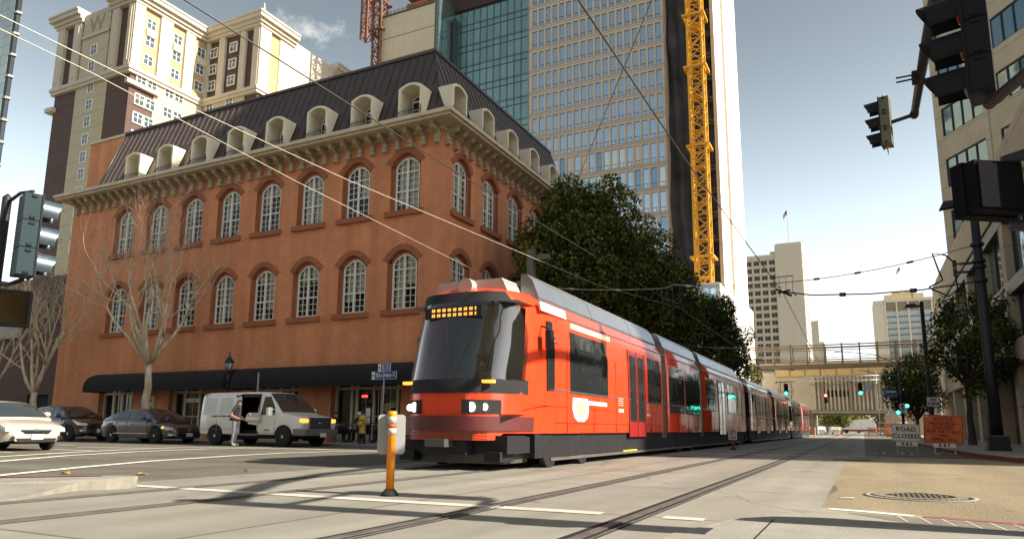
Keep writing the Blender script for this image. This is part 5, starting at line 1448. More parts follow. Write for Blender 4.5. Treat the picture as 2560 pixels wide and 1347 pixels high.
def grey_car():
    prof = [(-2.43, .62, .55, .62), (-2.40, .92, .80, .74), (-2.0, 1.04, .98, .86), (-1.2, 1.01, .98, .905), (0, .97, .945, .915), (1.1, .93, .90, .915), (1.6, .87, .80, .89), (2.1, .77, .70, .80), (2.33, .66, .60, .70), (2.42, .50, .46, .60), (2.44, .36, .34, .55)]
    cab = [(-2.05, 1.02), (-1.4, 1.30), (-.8, 1.45), (-.1, 1.485), (.45, 1.43), (.9, 1.24), (1.45, .93)]
    t, P, C, cabin, sg, sc = car('grey_car', 'graphite grey saloon car parked at the kerb behind the white van', (-28.05, 20.95, 0), 0, PGRY, 4.87, 1.83, prof, cab, (1.42, -1.38), .33)
    for s in (-1, 1): sg(-1.55, -.42, s); sg(-.34, .95, s)
    sc(.5, 1.38, 'windscreen'); sc(-1.9, -1.0, 'rear_window')
    for x in (1.42, -1.38):
        for s in (-1, 1): wheel(t, x, s*.79, .335, .22, s, ALLOY, 5)
    dress(t, P, 1.83, PGRY, (-1.3, -.36, .95), .95, .78, None, None)
    for s in (-1, 1):
        b = MB(); b.prism([(1.78, .76), (2.26, .66), (2.3, .56), (2.05, .55), (1.82, .64)], 'y', s*.55, s*.845); b.build('headlight', LAMPW, t)
        b = MB(); b.box(1.78, 1.9, s*.80, s*.862, .62, .70); b.build('turn_signal', AMBER, t)
        b = MB(); b.prism([(2.16, .42), (2.40, .40), (2.38, .32), (2.14, .34)], 'y', s*.45, s*.80); b.build('fog_light', LAMPW, t)
        b = MB(); b.box(-.5*2.4, .5*2.0, s*.915, s*.93, .40, .425); b.build('sill_trim', CHROME, t)
    b = MB(); b.box(2.38, 2.43, -.5, .5, .50, .64, 0)
    for k in range(3): b.box(2.41, 2.445, -.5, .5, .515+.045*k, .525+.045*k, 1)
    b.box(2.4, 2.455, -.55, .55, .27, .42, 0); b.build('grille', (BLACKMET, CHROME), t)
    b = MB(); b.lathe([(.075, 0), (.07, .012)], (2.44, 0, .57), 'x', 16); b.build('emblem', CHROME, t)
    plate(t, 2.465, .37)
grey_car()
PBLK = mat('black_car_paint', (.028, .026, .027), .16, .3, var=.05, coat=1.)
def suv():
    prof = [(-2.25, .75, .62, .70), (-2.2, 1.08, 1.0, .80), (-1.8, 1.14, 1.08, .88), (-.9, 1.10, 1.06, .905), (0, 1.06, 1.03, .91), (1.0, 1.07, 1.02, .91), (1.45, 1.02, .94, .89), (1.9, .93, .82, .83), (2.12, .80, .72, .74), (2.24, .60, .55, .64), (2.27, .42, .40, .58)]
    cab = [(-2.2, 1.12), (-1.95, 1.38), (-1.5, 1.60), (-.6, 1.66), (.15, 1.61), (.55, 1.46), (1.2, 1.05)]
    t, P, C, cabin, sg, sc = car('black_suv', 'black sport utility car parked at the kerb, partly behind the silver saloon', (-33.9, 21.0, 0), 0, PBLK, 4.55, 1.82, prof, cab, (1.33, -1.3), .35, 'suv')
    for s in (-1, 1): sg(-1.9, -1.1, s); sg(-1.02, -.2, s); sg(-.12, .75, s)
    sc(.25, 1.12, 'windscreen'); sc(-2.15, -1.75, 'rear_window')
    for x in (1.33, -1.3):
        for s in (-1, 1): wheel(t, x, s*.78, .35, .23, s, ALLOY, 5)
    dress(t, P, 1.82, PBLK, (-1.15, -.15, .85), 1.04, .66, None, None)
    for s in (-1, 1):
        b = MB(); b.prism([(1.5, .96), (2.08, .82), (2.14, .72), (1.9, .74), (1.55, .86)], 'y', s*.5, s*.84); b.build('headlight', LAMPW, t)
        b = MB(); b.prism([(1.95, .56), (2.22, .52), (2.2, .44), (1.95, .46)], 'y', s*.5, s*.78); b.build('fog_light', LAMPW, t)
    b = MB(); b.box(2.1, 2.2, -.5, .5, .60, .78, 0)
    for k in range(3): b.box(2.18, 2.25, -.52, .52, .62+.06*k, .635+.06*k, 1)
    b.box(2.2, 2.285, -.5, .5, .38, .48, 1); b.build('grille', (BLACKMET, CHROME), t)
    b = MB(); b.box(2.2, 2.25, -.06, .06, .68, .77); b.build('emblem', CHROME, t)
    plate(t, 2.295, .50)
suv()
# white panel van with its side door open
PWHT = mat('white_van_paint', (.82, .81, .77), .3, var=.05, scale=1, coat=.5)
def van():
    t = thing('white_van', 'long white panel van with its side cargo door open, parked at the kerb', 'van', (-21.2, 20.9, 0), 0)
    prof = [(-2.72, 1.95, 1.0, .86), (-2.6, 2.04, 1.0, .95), (-2.2, 2.08, 1.0, 1.0), (0, 2.09, 1.0, 1.0), (.7, 2.07, 1.0, 1.0), (.95, 2.03, 1.0, 1.0), (1.35, 1.66, 1.0, 1.0), (1.72, 1.26, 1.0, .99), (1.9, 1.22, .98, .98), (2.5, 1.12, .92, .92), (2.68, 1.02, .86, .86), (2.72, .80, .62, .84)]
    P = np.array(prof); wx = (1.82, -1.72); wr = .37
    xs = sorted(set(list(np.linspace(-2.72, 2.72, 60))+[x+d for x in wx for d in np.linspace(-wr*1.16, wr*1.16, 15)]+[-.37, .53]))
    rows = []
    for x in xs:
        zc, zs, hw = [float(np.interp(x, P[:, 0], P[:, i])) for i in (1, 2, 3)]
        zb = .44
        for w in wx:
            d = abs(x-w); rr = wr*1.16
            if d < rr: zb = max(zb, wr+math.sqrt(rr*rr-d*d))
        tall = max(0, zc-1.3)/.75
        h = [(hw*.96, zb), (hw*1., zb+.2 if zb < .6 else zb+.06), (hw*1.0, max(zs, zb+.1)), (hw*(1-.045*tall), zs+(zc-zs)*.5), (hw*(1-.10*tall), zs+(zc-zs)*.90), (hw*(.93-.10*tall), zs+(zc-zs)*.965), (hw*.55, zs+(zc-zs)*.99), (0, zc)]
        rows.append([(x, y, z) for y, z in h]+[(x, -y, z) for y, z in h[-2::-1]])
    n = len(rows[0])
    def skip(a, c): return -.371 < xs[a] < .525 and c >= n-5 and c < n-1
    b = MB(); b.grid(rows, skip=skip); b.poly(rows[0]); b.poly(rows[-1]); b.build('body', PWHT, t)
    # cargo space seen through the open door
    b = MB(); x0, x1 = -.72, .6
    b.poly([(-2.5, -.92, .5), (.62, -.92, .5), (.62, .9, .5), (-2.5, .9, .5)]); b.poly([(-2.5, .88, .5), (.62, .88, .5), (.62, .84, 1.95), (-2.5, .84, 1.95)])
    b.poly([(-2.5, -.9, 1.97), (.62, -.9, 1.97), (.62, .9, 1.97), (-2.5, .9, 1.97)]); b.poly([(.6, -.96, .5), (.6, .9, .5), (.6, .9, 1.97), (.6, -.86, 1.97)]); b.poly([(-2.4, -.9, .5), (-2.4, .9, .5), (-2.4, .9, 1.97), (-2.4, -.9, 1.97)])
    b.box(.57, .60, -.985, -.9, .45, 1.97); b.box(-.40, -.37, -.985, -.9, .45, 1.97); b.box(-.37, .57, -.995, -.9, .40, .47, 1)
    for z in (1.0, 1.45): b.box(-2.2, .4, .45, .86, z, z+.03, 1)
    b.build('cargo_space', (DARKIN, mat('grey_sill', (.22, .21, .2), .6)), t, fix=False)
    # the sliding track, the swung-back door and panel seams
    b = MB(); b.box(-.7, .57, -.945, -.93, 1.86, 1.93); b.build('door_track', BLACKMET, t)
    b = MB(); b.prism([(-.37, .47), (-.53, .47), (-.56, 1.0), (-.51, 1.55), (-.45, 1.88), (-.35, 1.88)], 'y', -1.02, -.985); 
    b.build('cargo_door', PWHT, t)
    b = MB()
    for x in (-1.62, .56, 1.42): b.box(x-.006, x+.006, -1.006, -.99, .5, 1.0); 
    b.box(-2.66, -.75, -1.008, -.99, .62, .628); b.box(.56, 1.42, -1.008, -.99, .5, .508)
    b.build('panel_seam', mat('grey_seam', (.22, .22, .22), .6), t)
    b = MB()
    for xa, xb in ((-2.45, -1.72), (-1.58, -.86)):
        g = [(xa, 1.24), (xb, 1.24), (xb-.02, 1.84), (xa+.06, 1.84)]
        b.poly([(x, -(1.0-.10*(z-1)*.95)-.006, z) for x, z in g]); b.box(xa, xb, -1.0, -.965, 1.205, 1.235, 1)
    b.build('blank_window_panel', (mat('white_panel_shade', (.64, .65, .64), .35, coat=.4), WHITEP), t, fix=False)
    # glass
    b = MB(); g = [(.68, 1.17), (1.42, 1.17), (1.40, 1.42), (1.12, 1.86), (.80, 1.86)]
    for s in (-1, 1): b = MB(); b.poly([(x, s*(1.0-.10*(z-1)*.95+.010), z) for x, z in g]); b.build('side_window', DGL, t, fix=False)
    b = MB(); rr = []
    for x in np.linspace(.98, 1.70, 8):
        zc = float(np.interp(x, P[:, 0], P[:, 1])); hw = float(np.interp(x, P[:, 0], P[:, 3])); tall = max(0, zc-1.3)/.75; zs = 1.0
        rr.append([(x+.02, y, z+.018) for y, z in ((-hw*(.92-.1*tall), zs+(zc-zs)*.965), (-hw*.55, zs+(zc-zs)*.99), (0, zc), (hw*.55, zs+(zc-zs)*.99), (hw*(.92-.1*tall), zs+(zc-zs)*.965))])
    b.grid(rr); b.build('windscreen', DGL, t, fix=False)
    for x in wx:
        for s in (-1, 1): wheel(t, x, s*.86, .375, .24, s, ALLOY, 7)
    b = MB(); b.box(-2.4, 2.3, -.75, .75, .28, .6); b.build('underbody', BLACKRUB, t)
    for x in wx:
        for s in (-1, 1): b = MB(); b.box(x-.43, x+.43, s*.55, s*.80, .2, .8); b.build('wheel_housing', BLACKRUB, t)
    b = MB(); pts = [(2.60, -.95), (2.86, -.90), (2.9, -.5), (2.9, .5), (2.86, .90), (2.60, .95), (2.35, 1.01), (2.3, .9), (2.55, .8), (2.55, -.8), (2.3, -.9), (2.35, -1.01)]
    b.prism(pts, 'z', .42, .66); b.build('bumper', mat('grey_bumper', (.17, .175, .185), .45, .3), t)
    b = MB(); b.box(2.66, 2.745, -.56, .56, .68, 1.06, 0)
    for k in range(4): b.box(2.74, 2.765, -.56, .56, .74+.08*k, .765+.08*k, 1)
    for y in (-.57, .57): b.box(2.66, 2.77, y-.03, y+.03, .67, 1.08, 1)
    b.box(2.66, 2.77, -.57, .57, 1.05, 1.09, 1); b.build('grille', (BLACKMET, mat('grille_grey', (.2, .2, .21), .4, .4)), t)
    b = MB(); b.ball((2.765, 0, .88), (.012, .09, .04)); b.build('emblem', CHROME, t)
    for s in (-1, 1):
        b = MB(); b.box(2.5, 2.735, s*.61, s*.885, .70, .87); b.build('headlight', LAMPW, t)
        b = MB(); b.box(2.48, 2.73, s*.61, s*.90, .90, 1.03); b.build('turn_signal', AMBER, t)
        b = MB(); b.cbox((1.32, s*1.19, 1.30), (.12, .2, .30)); b.tube([(1.38, s*.98, 1.22), (1.33, s*1.12, 1.22)], .02, 5); b.tube([(1.38, s*.96, 1.38), (1.33, s*1.12, 1.36)], .02, 5); b.build('mirror', PWHT, t)
        b = MB(); b.box(.68, .72, s*1.0, s*1.03, .90, 1.02); b.build('door_handle', BLACKMET, t)
    plate(t, 2.92, .44)
    # small dark lettering too fine to read, as rows of strokes
    b = MB(); rng = random.Random(2); x = -1.9
    for k in range(24):
        if k in (7, 12, 18): x += .05; continue
        b.box(x, x+.028, -1.004, -.99, 1.10, 1.10+rng.choice((.04, .055))); x += .042
    x = .9
    for k in range(6): b.box(x, x+.03, -1.006, -.985, .585, .635); x += .05
    b.build('lettering', mat('faded_black_ink', (.05, .05, .05), .6), t)
van()

# ------------------------------------------------------------------ people
def skin_body(name, parent, J, E_, mats, jm):
    """J: joint -> (pos, radius); E_: (a, b, material index); one continuous skinned surface"""
    names = list(J); me = D.meshes.new(name); me.from_pydata([J[n][0] for n in names], [(names.index(a), names.index(c)) for a, c, m in E_], [])
    o = D.objects.new(name, me); COL.objects.link(o)
    md = o.modifiers.new('skin', 'SKIN'); md.use_smooth_shade = True
    for i, n in enumerate(names):
        sv = me.skin_vertices[0].data[i]; r = J[n][1]; sv.radius = r if isinstance(r, tuple) else (r, r); sv.use_root = (n == 'pelvis')
    o.modifiers.new('sub', 'SUBSURF').levels = 2
    dg = bpy.context.evaluated_depsgraph_get(); m2 = D.meshes.new_from_object(o.evaluated_get(dg)); D.objects.remove(o)
    m2.name = name
    for m in mats: m2.materials.append(m)
    segs = [(Vector(J[a][0]), Vector(J[c][0]), (J[a][1] if not isinstance(J[a][1], tuple) else max(J[a][1])), m) for a, c, m in E_]
    for p in m2.polygons:
        c = p.center; best = 9; bm_ = 0
        for a, d, r, m in segs:
            ab = d-a; t = max(0, min(1, (c-a).dot(ab)/max(1e-9, ab.length_squared))); q = (c-(a+ab*t)).length-r*.5
            if q < best: best = q; bm_ = m
        p.material_index = bm_; p.use_smooth = True
    ob = D.objects.new(name, m2); COL.objects.link(ob); ob.parent = parent
    return ob
def person(label, loc, rz, pose, shirt, trousers, hairm=HAIR, cap=None, shoe=None, shades=False, group=None, scale=1.):
    t = thing('person', label, 'person', loc, rz, group)
    P = pose
    J = {'pelvis': (P['pelvis'], (.15, .11)), 'waist': (P['waist'], (.145, .11)), 'chest': (P['chest'], (.175, .12)), 'neckb': (P['neckb'], (.10, .08)), 'neck': (P['neck'], .055),
         'skull': (P['skull'], (.072, .085)), 'crown': (P['crown'], (.066, .078)), 'nose': (P['nose'], .018)}
    E_ = [('pelvis', 'waist', 1), ('waist', 'chest', 0), ('chest', 'neckb', 0), ('neckb', 'neck', 2), ('neck', 'skull', 2), ('skull', 'crown', 2), ('skull', 'nose', 2)]
    for s in ('l', 'r'):
        sh, el, wr, ha = P['sh'+s], P['el'+s], P['wr'+s], P['ha'+s]
        mid = tuple(Vector(sh).lerp(Vector(el), .55))
        J.update({'sh'+s: (sh, .068), 'um'+s: (mid, .052), 'el'+s: (el, .042), 'wr'+s: (wr, .028), 'ha'+s: (ha, (.035, .02))})
        E_ += [('neckb', 'sh'+s, 0), ('sh'+s, 'um'+s, 0), ('um'+s, 'el'+s, 2), ('el'+s, 'wr'+s, 2), ('wr'+s, 'ha'+s, 2)]
        d = (Vector(ha)-Vector(wr)).normalized(); side = d.cross(Vector((0, 0, 1)))
        side = side.normalized() if side.length > .1 else Vector((1, 0, 0)); dn = Vector((0, 0, -1))
        for k, (off, ln) in enumerate(((-.03, .06), (-.01, .075), (.011, .07), (.03, .055))):
            b_ = Vector(ha)+side*off+d*.025; m_ = b_+d*ln*.55; e_ = m_+(d*.5+dn*.7).normalized()*ln*.5
            J['f%d%s' % (k, s)] = (tuple(m_), .0095); J['g%d%s' % (k, s)] = (tuple(e_), .008)
            E_ += [('ha'+s, 'f%d%s' % (k, s), 2), ('f%d%s' % (k, s), 'g%d%s' % (k, s), 2)]
        tb = Vector(wr).lerp(Vector(ha), .6)+side*(.045 if s == 'l' else -.045)
        J['th'+s] = (tuple(tb+d*.03), .010); E_.append(('wr'+s, 'th'+s, 2))
        hp, kn, an, to = P['hp'+s], P['kn'+s], P['an'+s], P['to'+s]
        J.update({'hp'+s: (hp, .095), 'kn'+s: (kn, .062), 'an'+s: (an, .05), 'to'+s: (to, (.045, .032))})
        E_ += [('pelvis', 'hp'+s, 1), ('hp'+s, 'kn'+s, 1), ('kn'+s, 'an'+s, 1), ('an'+s, 'to'+s, 3)]
    skin_body('body', t, J, E_, (shirt, trousers, SKIN, shoe or BLACKRUB), None)
    sk = Vector(P['skull']); cr = Vector(P['crown']); no = Vector(P['nose']); f = (no-sk); f.z = 0; f.normalize(); up = (cr-sk).normalized()
    b = MB(); c = sk.lerp(cr, .62)-f*.012
    # hair: upper shell, open over the face
    rows = []
    for i in range(7):
        th = PI*.60*i/6; row = []
        for j in range(15):
            a = 2*PI*j/14; d_ = f*math.cos(a)+f.cross(up)*math.sin(a); lim = th if math.cos(a) < .2 else min(th, PI*.60*(.62 if math.cos(a) > .6 else .8))
            row.append(c+up*.095*math.cos(lim)+d_*.092*math.sin(lim))
        rows.append(row)
    b.grid(rows); b.build('cap' if cap else 'hair', cap or hairm, t, fix=False)
    sd = f.cross(up).normalized()
    if cap:
        b = MB(); q = c+f*.1+up*.02; b.prism([(q.x-.07, q.y-.05), (q.x+.07, q.y-.05), (q.x+.06, q.y+.06), (q.x-.06, q.y+.06)], 'z', q.z-.006, q.z+.006); b.build('cap_peak', cap, t)
    b = MB()
    for s in (-1, 1):
        e = sk+f*.077+sd*s*.030+up*.035; b.ball(tuple(e), (.013, .013, .009) if not shades else (.026, .02, .018), 8, 5, 0)
        ear = sk+sd*s*.082+up*.02; b.ball(tuple(ear), (.016, .02, .032), 8, 5, 1)
    mo = sk+f*.078-up*.04; b.ball(tuple(mo), (.024, .012, .007), 8, 5, 2)
    b.build('face', (DARKIN, SKIN, mat('lip', (.26, .09, .07), .6)), t)
    return t
SIT = dict(pelvis=(0, 0, .5), waist=(0, -.03, .64), chest=(0, -.03, .86), neckb=(0, -.02, 1.0), neck=(0, .01, 1.07), skull=(0, .04, 1.15), crown=(0, .04, 1.23), nose=(0, .15, 1.14),
    shl=(-.19, -.02, .97), shr=(.19, -.02, .97), ell=(-.25, .05, .72), elr=(.25, .05, .72), wrl=(-.14, .27, .74), wrr=(.14, .27, .74), hal=(-.1, .34, .75), har=(.1, .34, .75),
    hpl=(-.1, .05, .5), hpr=(.1, .05, .5), knl=(-.12, .44, .5), knr=(.12, .44, .5), anl=(-.12, .42, .09), anr=(.12, .46, .09), tol=(-.13, .55, .04), tor=(.13, .59, .04))
STAND = dict(pelvis=(0, 0, .95), waist=(0, .0, 1.08), chest=(0, .01, 1.30), neckb=(0, .02, 1.45), neck=(0, .045, 1.52), skull=(0, .075, 1.60), crown=(0, .075, 1.68), nose=(0, .185, 1.585),
    shl=(-.19, .02, 1.42), shr=(.19, .02, 1.42), ell=(-.27, .0, 1.16), elr=(.27, -.08, 1.15), wrl=(-.15, .24, 1.05), wrr=(.15, .20, 1.02), hal=(-.11, .31, 1.03), har=(.11, .29, 1.0),
    hpl=(-.10, .0, .90), hpr=(.10, .0, .90), knl=(-.11, .03, .5), knr=(.11, .0, .5), anl=(-.12, -.02, .09), anr=(.12, -.04, .09), tol=(-.14, .13, .035), tor=(.14, .11, .035))
NAVY = mat('navy_shirt', (.022, .025, .035), .85, var=.2)
GREYT = mat('grey_trousers', (.23, .23, .25), .85, var=.15, scale=6)
WSHOE = mat('white_shoe', (.6, .58, .54), .6)
pose = dict(STAND); pose.update(skull=(0, .10, 1.585), crown=(0, .115, 1.665), nose=(0, .195, 1.535), pelvis=(0, .0, .93))
person('driver in a dark jacket seated behind the tram windscreen', (-6.78, 12.45, .86), PI, dict(SIT), mat('driver_jacket', (.05, .06, .09), .85), mat('driver_trousers', (.03, .03, .04), .9))
man = person('man in dark T-shirt and grey trousers reaching into the open van', (-21.28, 19.42, .0), R(-62), pose, NAVY, GREYT, shoe=WSHOE)
b = MB(); b.box(.06, .16, -.17, -.1, .95, 1.06); b.box(-.17, .17, -.13, .12, .955, .995); b.build('belt', BLACKMET, man)
b = MB(); b.box(-.28, .28, -.2, .2, 0, .10, 0); b.box(-.27, .27, -.19, .19, .10, .14, 1); b.box(-.26, .26, -.18, .18, .14, .25, 0)
for k in range(5): b.ball((-.2+k*.1, -.02+.05*(k % 2), .27), (.09, .11, .06), m=k % 2)
b.prism([(-.25, -.02), (.2, -.02), (.12, -.14), (-.2, -.1)], 'y', -.1, .1, 1)
tag(b.build('tray', (mat('foil_silver', (.6, .6, .6), .3, .7), WHITEP), loc=(-20.74, 19.85, .93), rotz=R(20)), 'silver foil-wrapped tray of bags held in the open van doorway', 'tray')
CAFEZ = .09
def cafe_chair(loc, rz, label):
    t = thing('cafe_chair', label, 'chair', loc, rz, 'cafe chairs on the pavement')
    b = MB(); b.box(-.2, .2, -.2, .2, .40, .43); b.build('seat', BLACKMET, t)
    b = MB(); 
    for x in (-.18, -.06, .06, .18): b.tube([(x, -.19, .43), (x, -.24, .86)], .012, 5)
    b.tube([(-.2, -.24, .86), (.2, -.24, .86)], .018, 5); b.build('backrest', BLACKMET, t)
    for x in (-.18, .18):
        for y in (-.18, .18): b = MB(); b.tube([(x, y, .4), (x*1.1, y*1.1, 0)], .014, 5); b.build('leg', BLACKMET, t)
    return t
def cafe_table(loc, label):
    t = thing('cafe_table', label, 'table', loc, 0, 'cafe tables on the pavement')
    b = MB(); b.lathe([(.36, .70), (.36, .73)], n=20); b.build('tabletop', BLACKMET, t)
    b = MB(); b.lathe([(.22, 0), (.03, .04), (.03, .7)], n=12); b.build('pedestal', BLACKMET, t)
for (x, y, rz, lab, sh, tr, cp, sp, cl) in (
    (-20.55, 24.2, R(-75), 'seated diner in black with dark glasses beside the nose of the van', NAVY, NAVY, None, True, 'cafe chair under the diner with dark glasses'),
    (-19.30, 24.3, R(80), 'seated diner with a white cap behind the yellow hydrant', mat('black_cloth', (.02, .02, .022), .9), NAVY, mat('white_cap', (.75, .74, .72), .8), False, 'cafe chair under the diner with the white cap'),
    (-19.75, 24.85, R(170), 'seated diner in a pale shirt between the dark glasses and the white cap', mat('pale_shirt', (.42, .45, .50), .85), NAVY, None, False, 'cafe chair under the diner in the pale shirt'),
    (-18.05, 24.4, R(95), 'seated diner in dark clothes beside the menu board', MATS['black_cloth'], NAVY, None, False, 'cafe chair beside the menu board')):
    person(lab, (x, y, CAFEZ), rz, SIT, sh, tr, cap=cp, shades=sp, group=None)
    cafe_chair((x, y, CAFEZ), rz, cl)
cafe_table((-19.95, 24.15, CAFEZ), 'round black cafe table between the dark-glasses and white-cap diners')
cafe_table((-18.65, 24.45, CAFEZ), 'round black cafe table near the menu board')
t = thing('cafe_fence', 'low black iron cafe railing along the pavement behind the hydrant', 'railing', (-18.6, 23.4, CAFEZ))
b = MB()
for z in (.12, .82): b.tube([(-1.25, 0, z), (1.3, 0, z)], .016, 5)
for k in range(22): b.tube([(-1.2+k*.115, 0, .12), (-1.2+k*.115, 0, .82)], .008, 4)
b.build('bars', BLACKMET, t)
for x in (-1.25, 0, 1.3): b = MB(); b.tube([(x, 0, 0), (x, 0, .88)], .022, 6); b.build('post', BLACKMET, t)
t = thing('menu_board', 'black framed menu board with white sheets by the cafe', 'menu board', (-18.35, 23.55, CAFEZ))
b = MB(); b.box(-.26, .26, -.02, .02, .75, 1.5); b.box(-.24, -.20, -.02, .02, 0, .75); b.box(.20, .24, -.02, .02, 0, .75); b.build('frame', BLACKMET, t)
b = MB(); b.box(-.02, .2, -.028, -.02, 1.08, 1.42); b.box(-.22, .2, -.03, -.02, .78, 1.04)
for k in range(6): b.box(.01, .17, -.03, -.028, 1.12+k*.045, 1.135+k*.045, 1); b.box(-.18, .15, -.032, -.03, .82+k*.03, .83+k*.03, 1)
b.build('menu_sheet', (WHITEP, mat('grey_print', (.3, .3, .3), .8)), t)

# ------------------------------------------------------------------ trees
def leaf_mesh(name, parent, lobes, per, size, mats, seed=1, shell=.55, weights=(.5, .3, .2)):
    rng = np.random.default_rng(seed); V = []; MI = []
    for (c, r) in lobes:
        n = int(per*(r if np.isscalar(r) else float(np.mean(r)))**2)
        d = rng.normal(size=(n, 3)); d /= np.linalg.norm(d, axis=1)[:, None]
        rad = shell+(1-shell)*rng.random(n)**.5
        p = np.array(c)+d*rad[:, None]*np.array(r)
        nrm = d+rng.normal(size=(n, 3))*.55; nrm[:, 2] += .25; nrm /= np.linalg.norm(nrm, axis=1)[:, None]
        u = np.cross(nrm, rng.normal(size=(n, 3))); u /= np.linalg.norm(u, axis=1)[:, None]; w = np.cross(nrm, u)
        s = size*(.6+.8*rng.random(n))[:, None]
        V.append(np.stack([p-u*s*.5, p+w*s*.32+nrm*s*.1, p+u*s*.5, p-w*s*.32+nrm*s*.1], 1))
        base = rng.random()
        MI.append(rng.choice(3, n, p=weights) if base < .6 else rng.choice(3, n, p=(.25, .7, .05)))
    V = np.concatenate(V).reshape(-1, 3); MI = np.concatenate(MI); n = len(MI)
    me = D.meshes.new(name); me.vertices.add(len(V)); me.vertices.foreach_set('co', V.ravel())
    me.loops.add(4*n); me.loops.foreach_set('vertex_index', np.arange(4*n)); me.polygons.add(n)
    me.polygons.foreach_set('loop_start', np.arange(n)*4)
    for m in mats: me.materials.append(m)
    me.polygons.foreach_set('material_index', MI.astype(np.int32)); me.update(calc_edges=True); me.validate()
    o = D.objects.new(name, me); COL.objects.link(o); o.parent = parent
    return o
def lobes_for(c, r, n, lr, seed, spread=1.):
    rng = random.Random(seed); L_ = []
    for k in range(n):
        th = math.acos(1-2*(k+.5)/n); ph = PI*(1+5**.5)*k
        q = rng.uniform(.55, 1.0)*spread
        L_.append(((c[0]+r[0]*q*math.sin(th)*math.cos(ph)+rng.uniform(-.3, .3), c[1]+r[1]*q*math.sin(th)*math.sin(ph)+rng.uniform(-.3, .3), c[2]+r[2]*q*math.cos(th)+rng.uniform(-.3, .3)), rng.uniform(*lr)))
    return L_
def trunk(parent, h, r, limbs, bark, seed=1, lean=(0, 0)):
    rng = random.Random(seed); b = MB()
    pts = [(lean[0]*k/5+rng.uniform(-.04, .04)*(k > 0), lean[1]*k/5+rng.uniform(-.04, .04)*(k > 0), h*k/5) for k in range(6)]
    b.tube([(0, 0, -.05)]+pts, [r*1.5]+[r*(1-.09*k)*(1.15 if k == 0 else 1) for k in range(6)], 10)
    top = Vector(pts[-1])
    for e in limbs:
        e = Vector(e); m = top.lerp(e, .5)+Vector((rng.uniform(-.2, .2), rng.uniform(-.2, .2), .2))
        b.tube([tuple(top-Vector((0, 0, .2))), tuple(m), tuple(e)], [r*.5, r*.34, r*.12], 6)
    b.build('trunk', bark, parent)
def leafy(name, label, loc, h, r, c, rad, n, lr, per, size, seed, group=None, mats=(LEAFA, LEAFB, LEAFC), weights=(.5, .3, .2), bark=BARKD, shell=.55):
    t = thing(name, label, 'tree', loc, 0, group); L_ = lobes_for(c, rad, n, lr, seed)
    trunk(t, h, r, [l[0] for l in L_[::3]], bark, seed)
    leaf_mesh('crown', t, L_, per, size, mats, seed, shell, weights)
    return t
SZ = .09
leafy('evergreen_tree', 'tallest dense evergreen street tree beside the brick building', (-12.0, 31.5, SZ), 3.6, .26, (.3, 0, 8.9), (2.9, 2.9, 4.1), 90, (.6, 1.05), 800, .16, 11, 'evergreen street trees')
leafy('evergreen_tree', 'dense evergreen street tree in the middle of the row behind the tram', (-11.7, 40.5, SZ), 3.6, .24, (0, 0, 8.2), (3.5, 3.1, 3.7), 80, (.65, 1.15), 640, .18, 12, 'evergreen street trees')
leafy('evergreen_tree', 'lower dark evergreen street tree at the far end of the row', (-10.4, 53, SZ), 3.2, .24, (0, 0, 7.3), (3.5, 3.0, 3.4), 74, (.65, 1.15), 560, .19, 13, 'evergreen street trees', weights=(.4, .1, .5))
leafy('kerb_tree', 'small open-crowned tree just behind the tall catenary pole', (4.6, 40, .12), 3.0, .17, (.55, 0, 5.0), (2.1, 1.8, 2.4), 52, (.35, .75), 480, .16, 21, None, weights=(.35, .1, .55), shell=.2)
leafy('round_tree', 'round dark tree behind the road signs and the green signals', (4.3, 72, .12), 1.8, .2, (-.2, 0, 4.4), (2.2, 2.0, 2.3), 30, (.7, 1.15), 380, .2, 22, None, weights=(.4, .15, .45))
SUNLEAF = mat('yellow_green_leaf', (.17, .16, .035), .6, var=.35, scale=1)
FT = ((-10.5, 168, 'distant yellow-green tree just beside the rear of the trams'), (-7.6, 185, 'distant yellow-green tree, second from the trams under the hall'), (-4.6, 178, 'distant yellow-green tree in the middle of the underpass view'), (-1.2, 215, 'smallest distant tree at the end of the street'), (4.6, 165, 'distant tree beside the broad pier of the hall'))
for k, (x, y, l) in enumerate(FT):
    leafy('distant_tree', l, (x, y, 0), 2.2, .2, (0, 0, 4.3-.5*(k == 3)), (2.9, 2.6, 2.6), 24, (.9, 1.5), 110, .4, 30+k, 'trees beyond the underpass', (SUNLEAF, LEAFB, LEAFA), (.5, .35, .15))
leafy('green_shrub', 'bright green shrub top showing just above the tram roof', (-9.4, 70, 0), 3.0, .12, (0, 0, 6.0), (1.0, 1.0, 1.2), 12, (.5, .8), 180, .2, 41, None, (SUNLEAF, LEAFB, LEAFA), (.5, .4, .1))
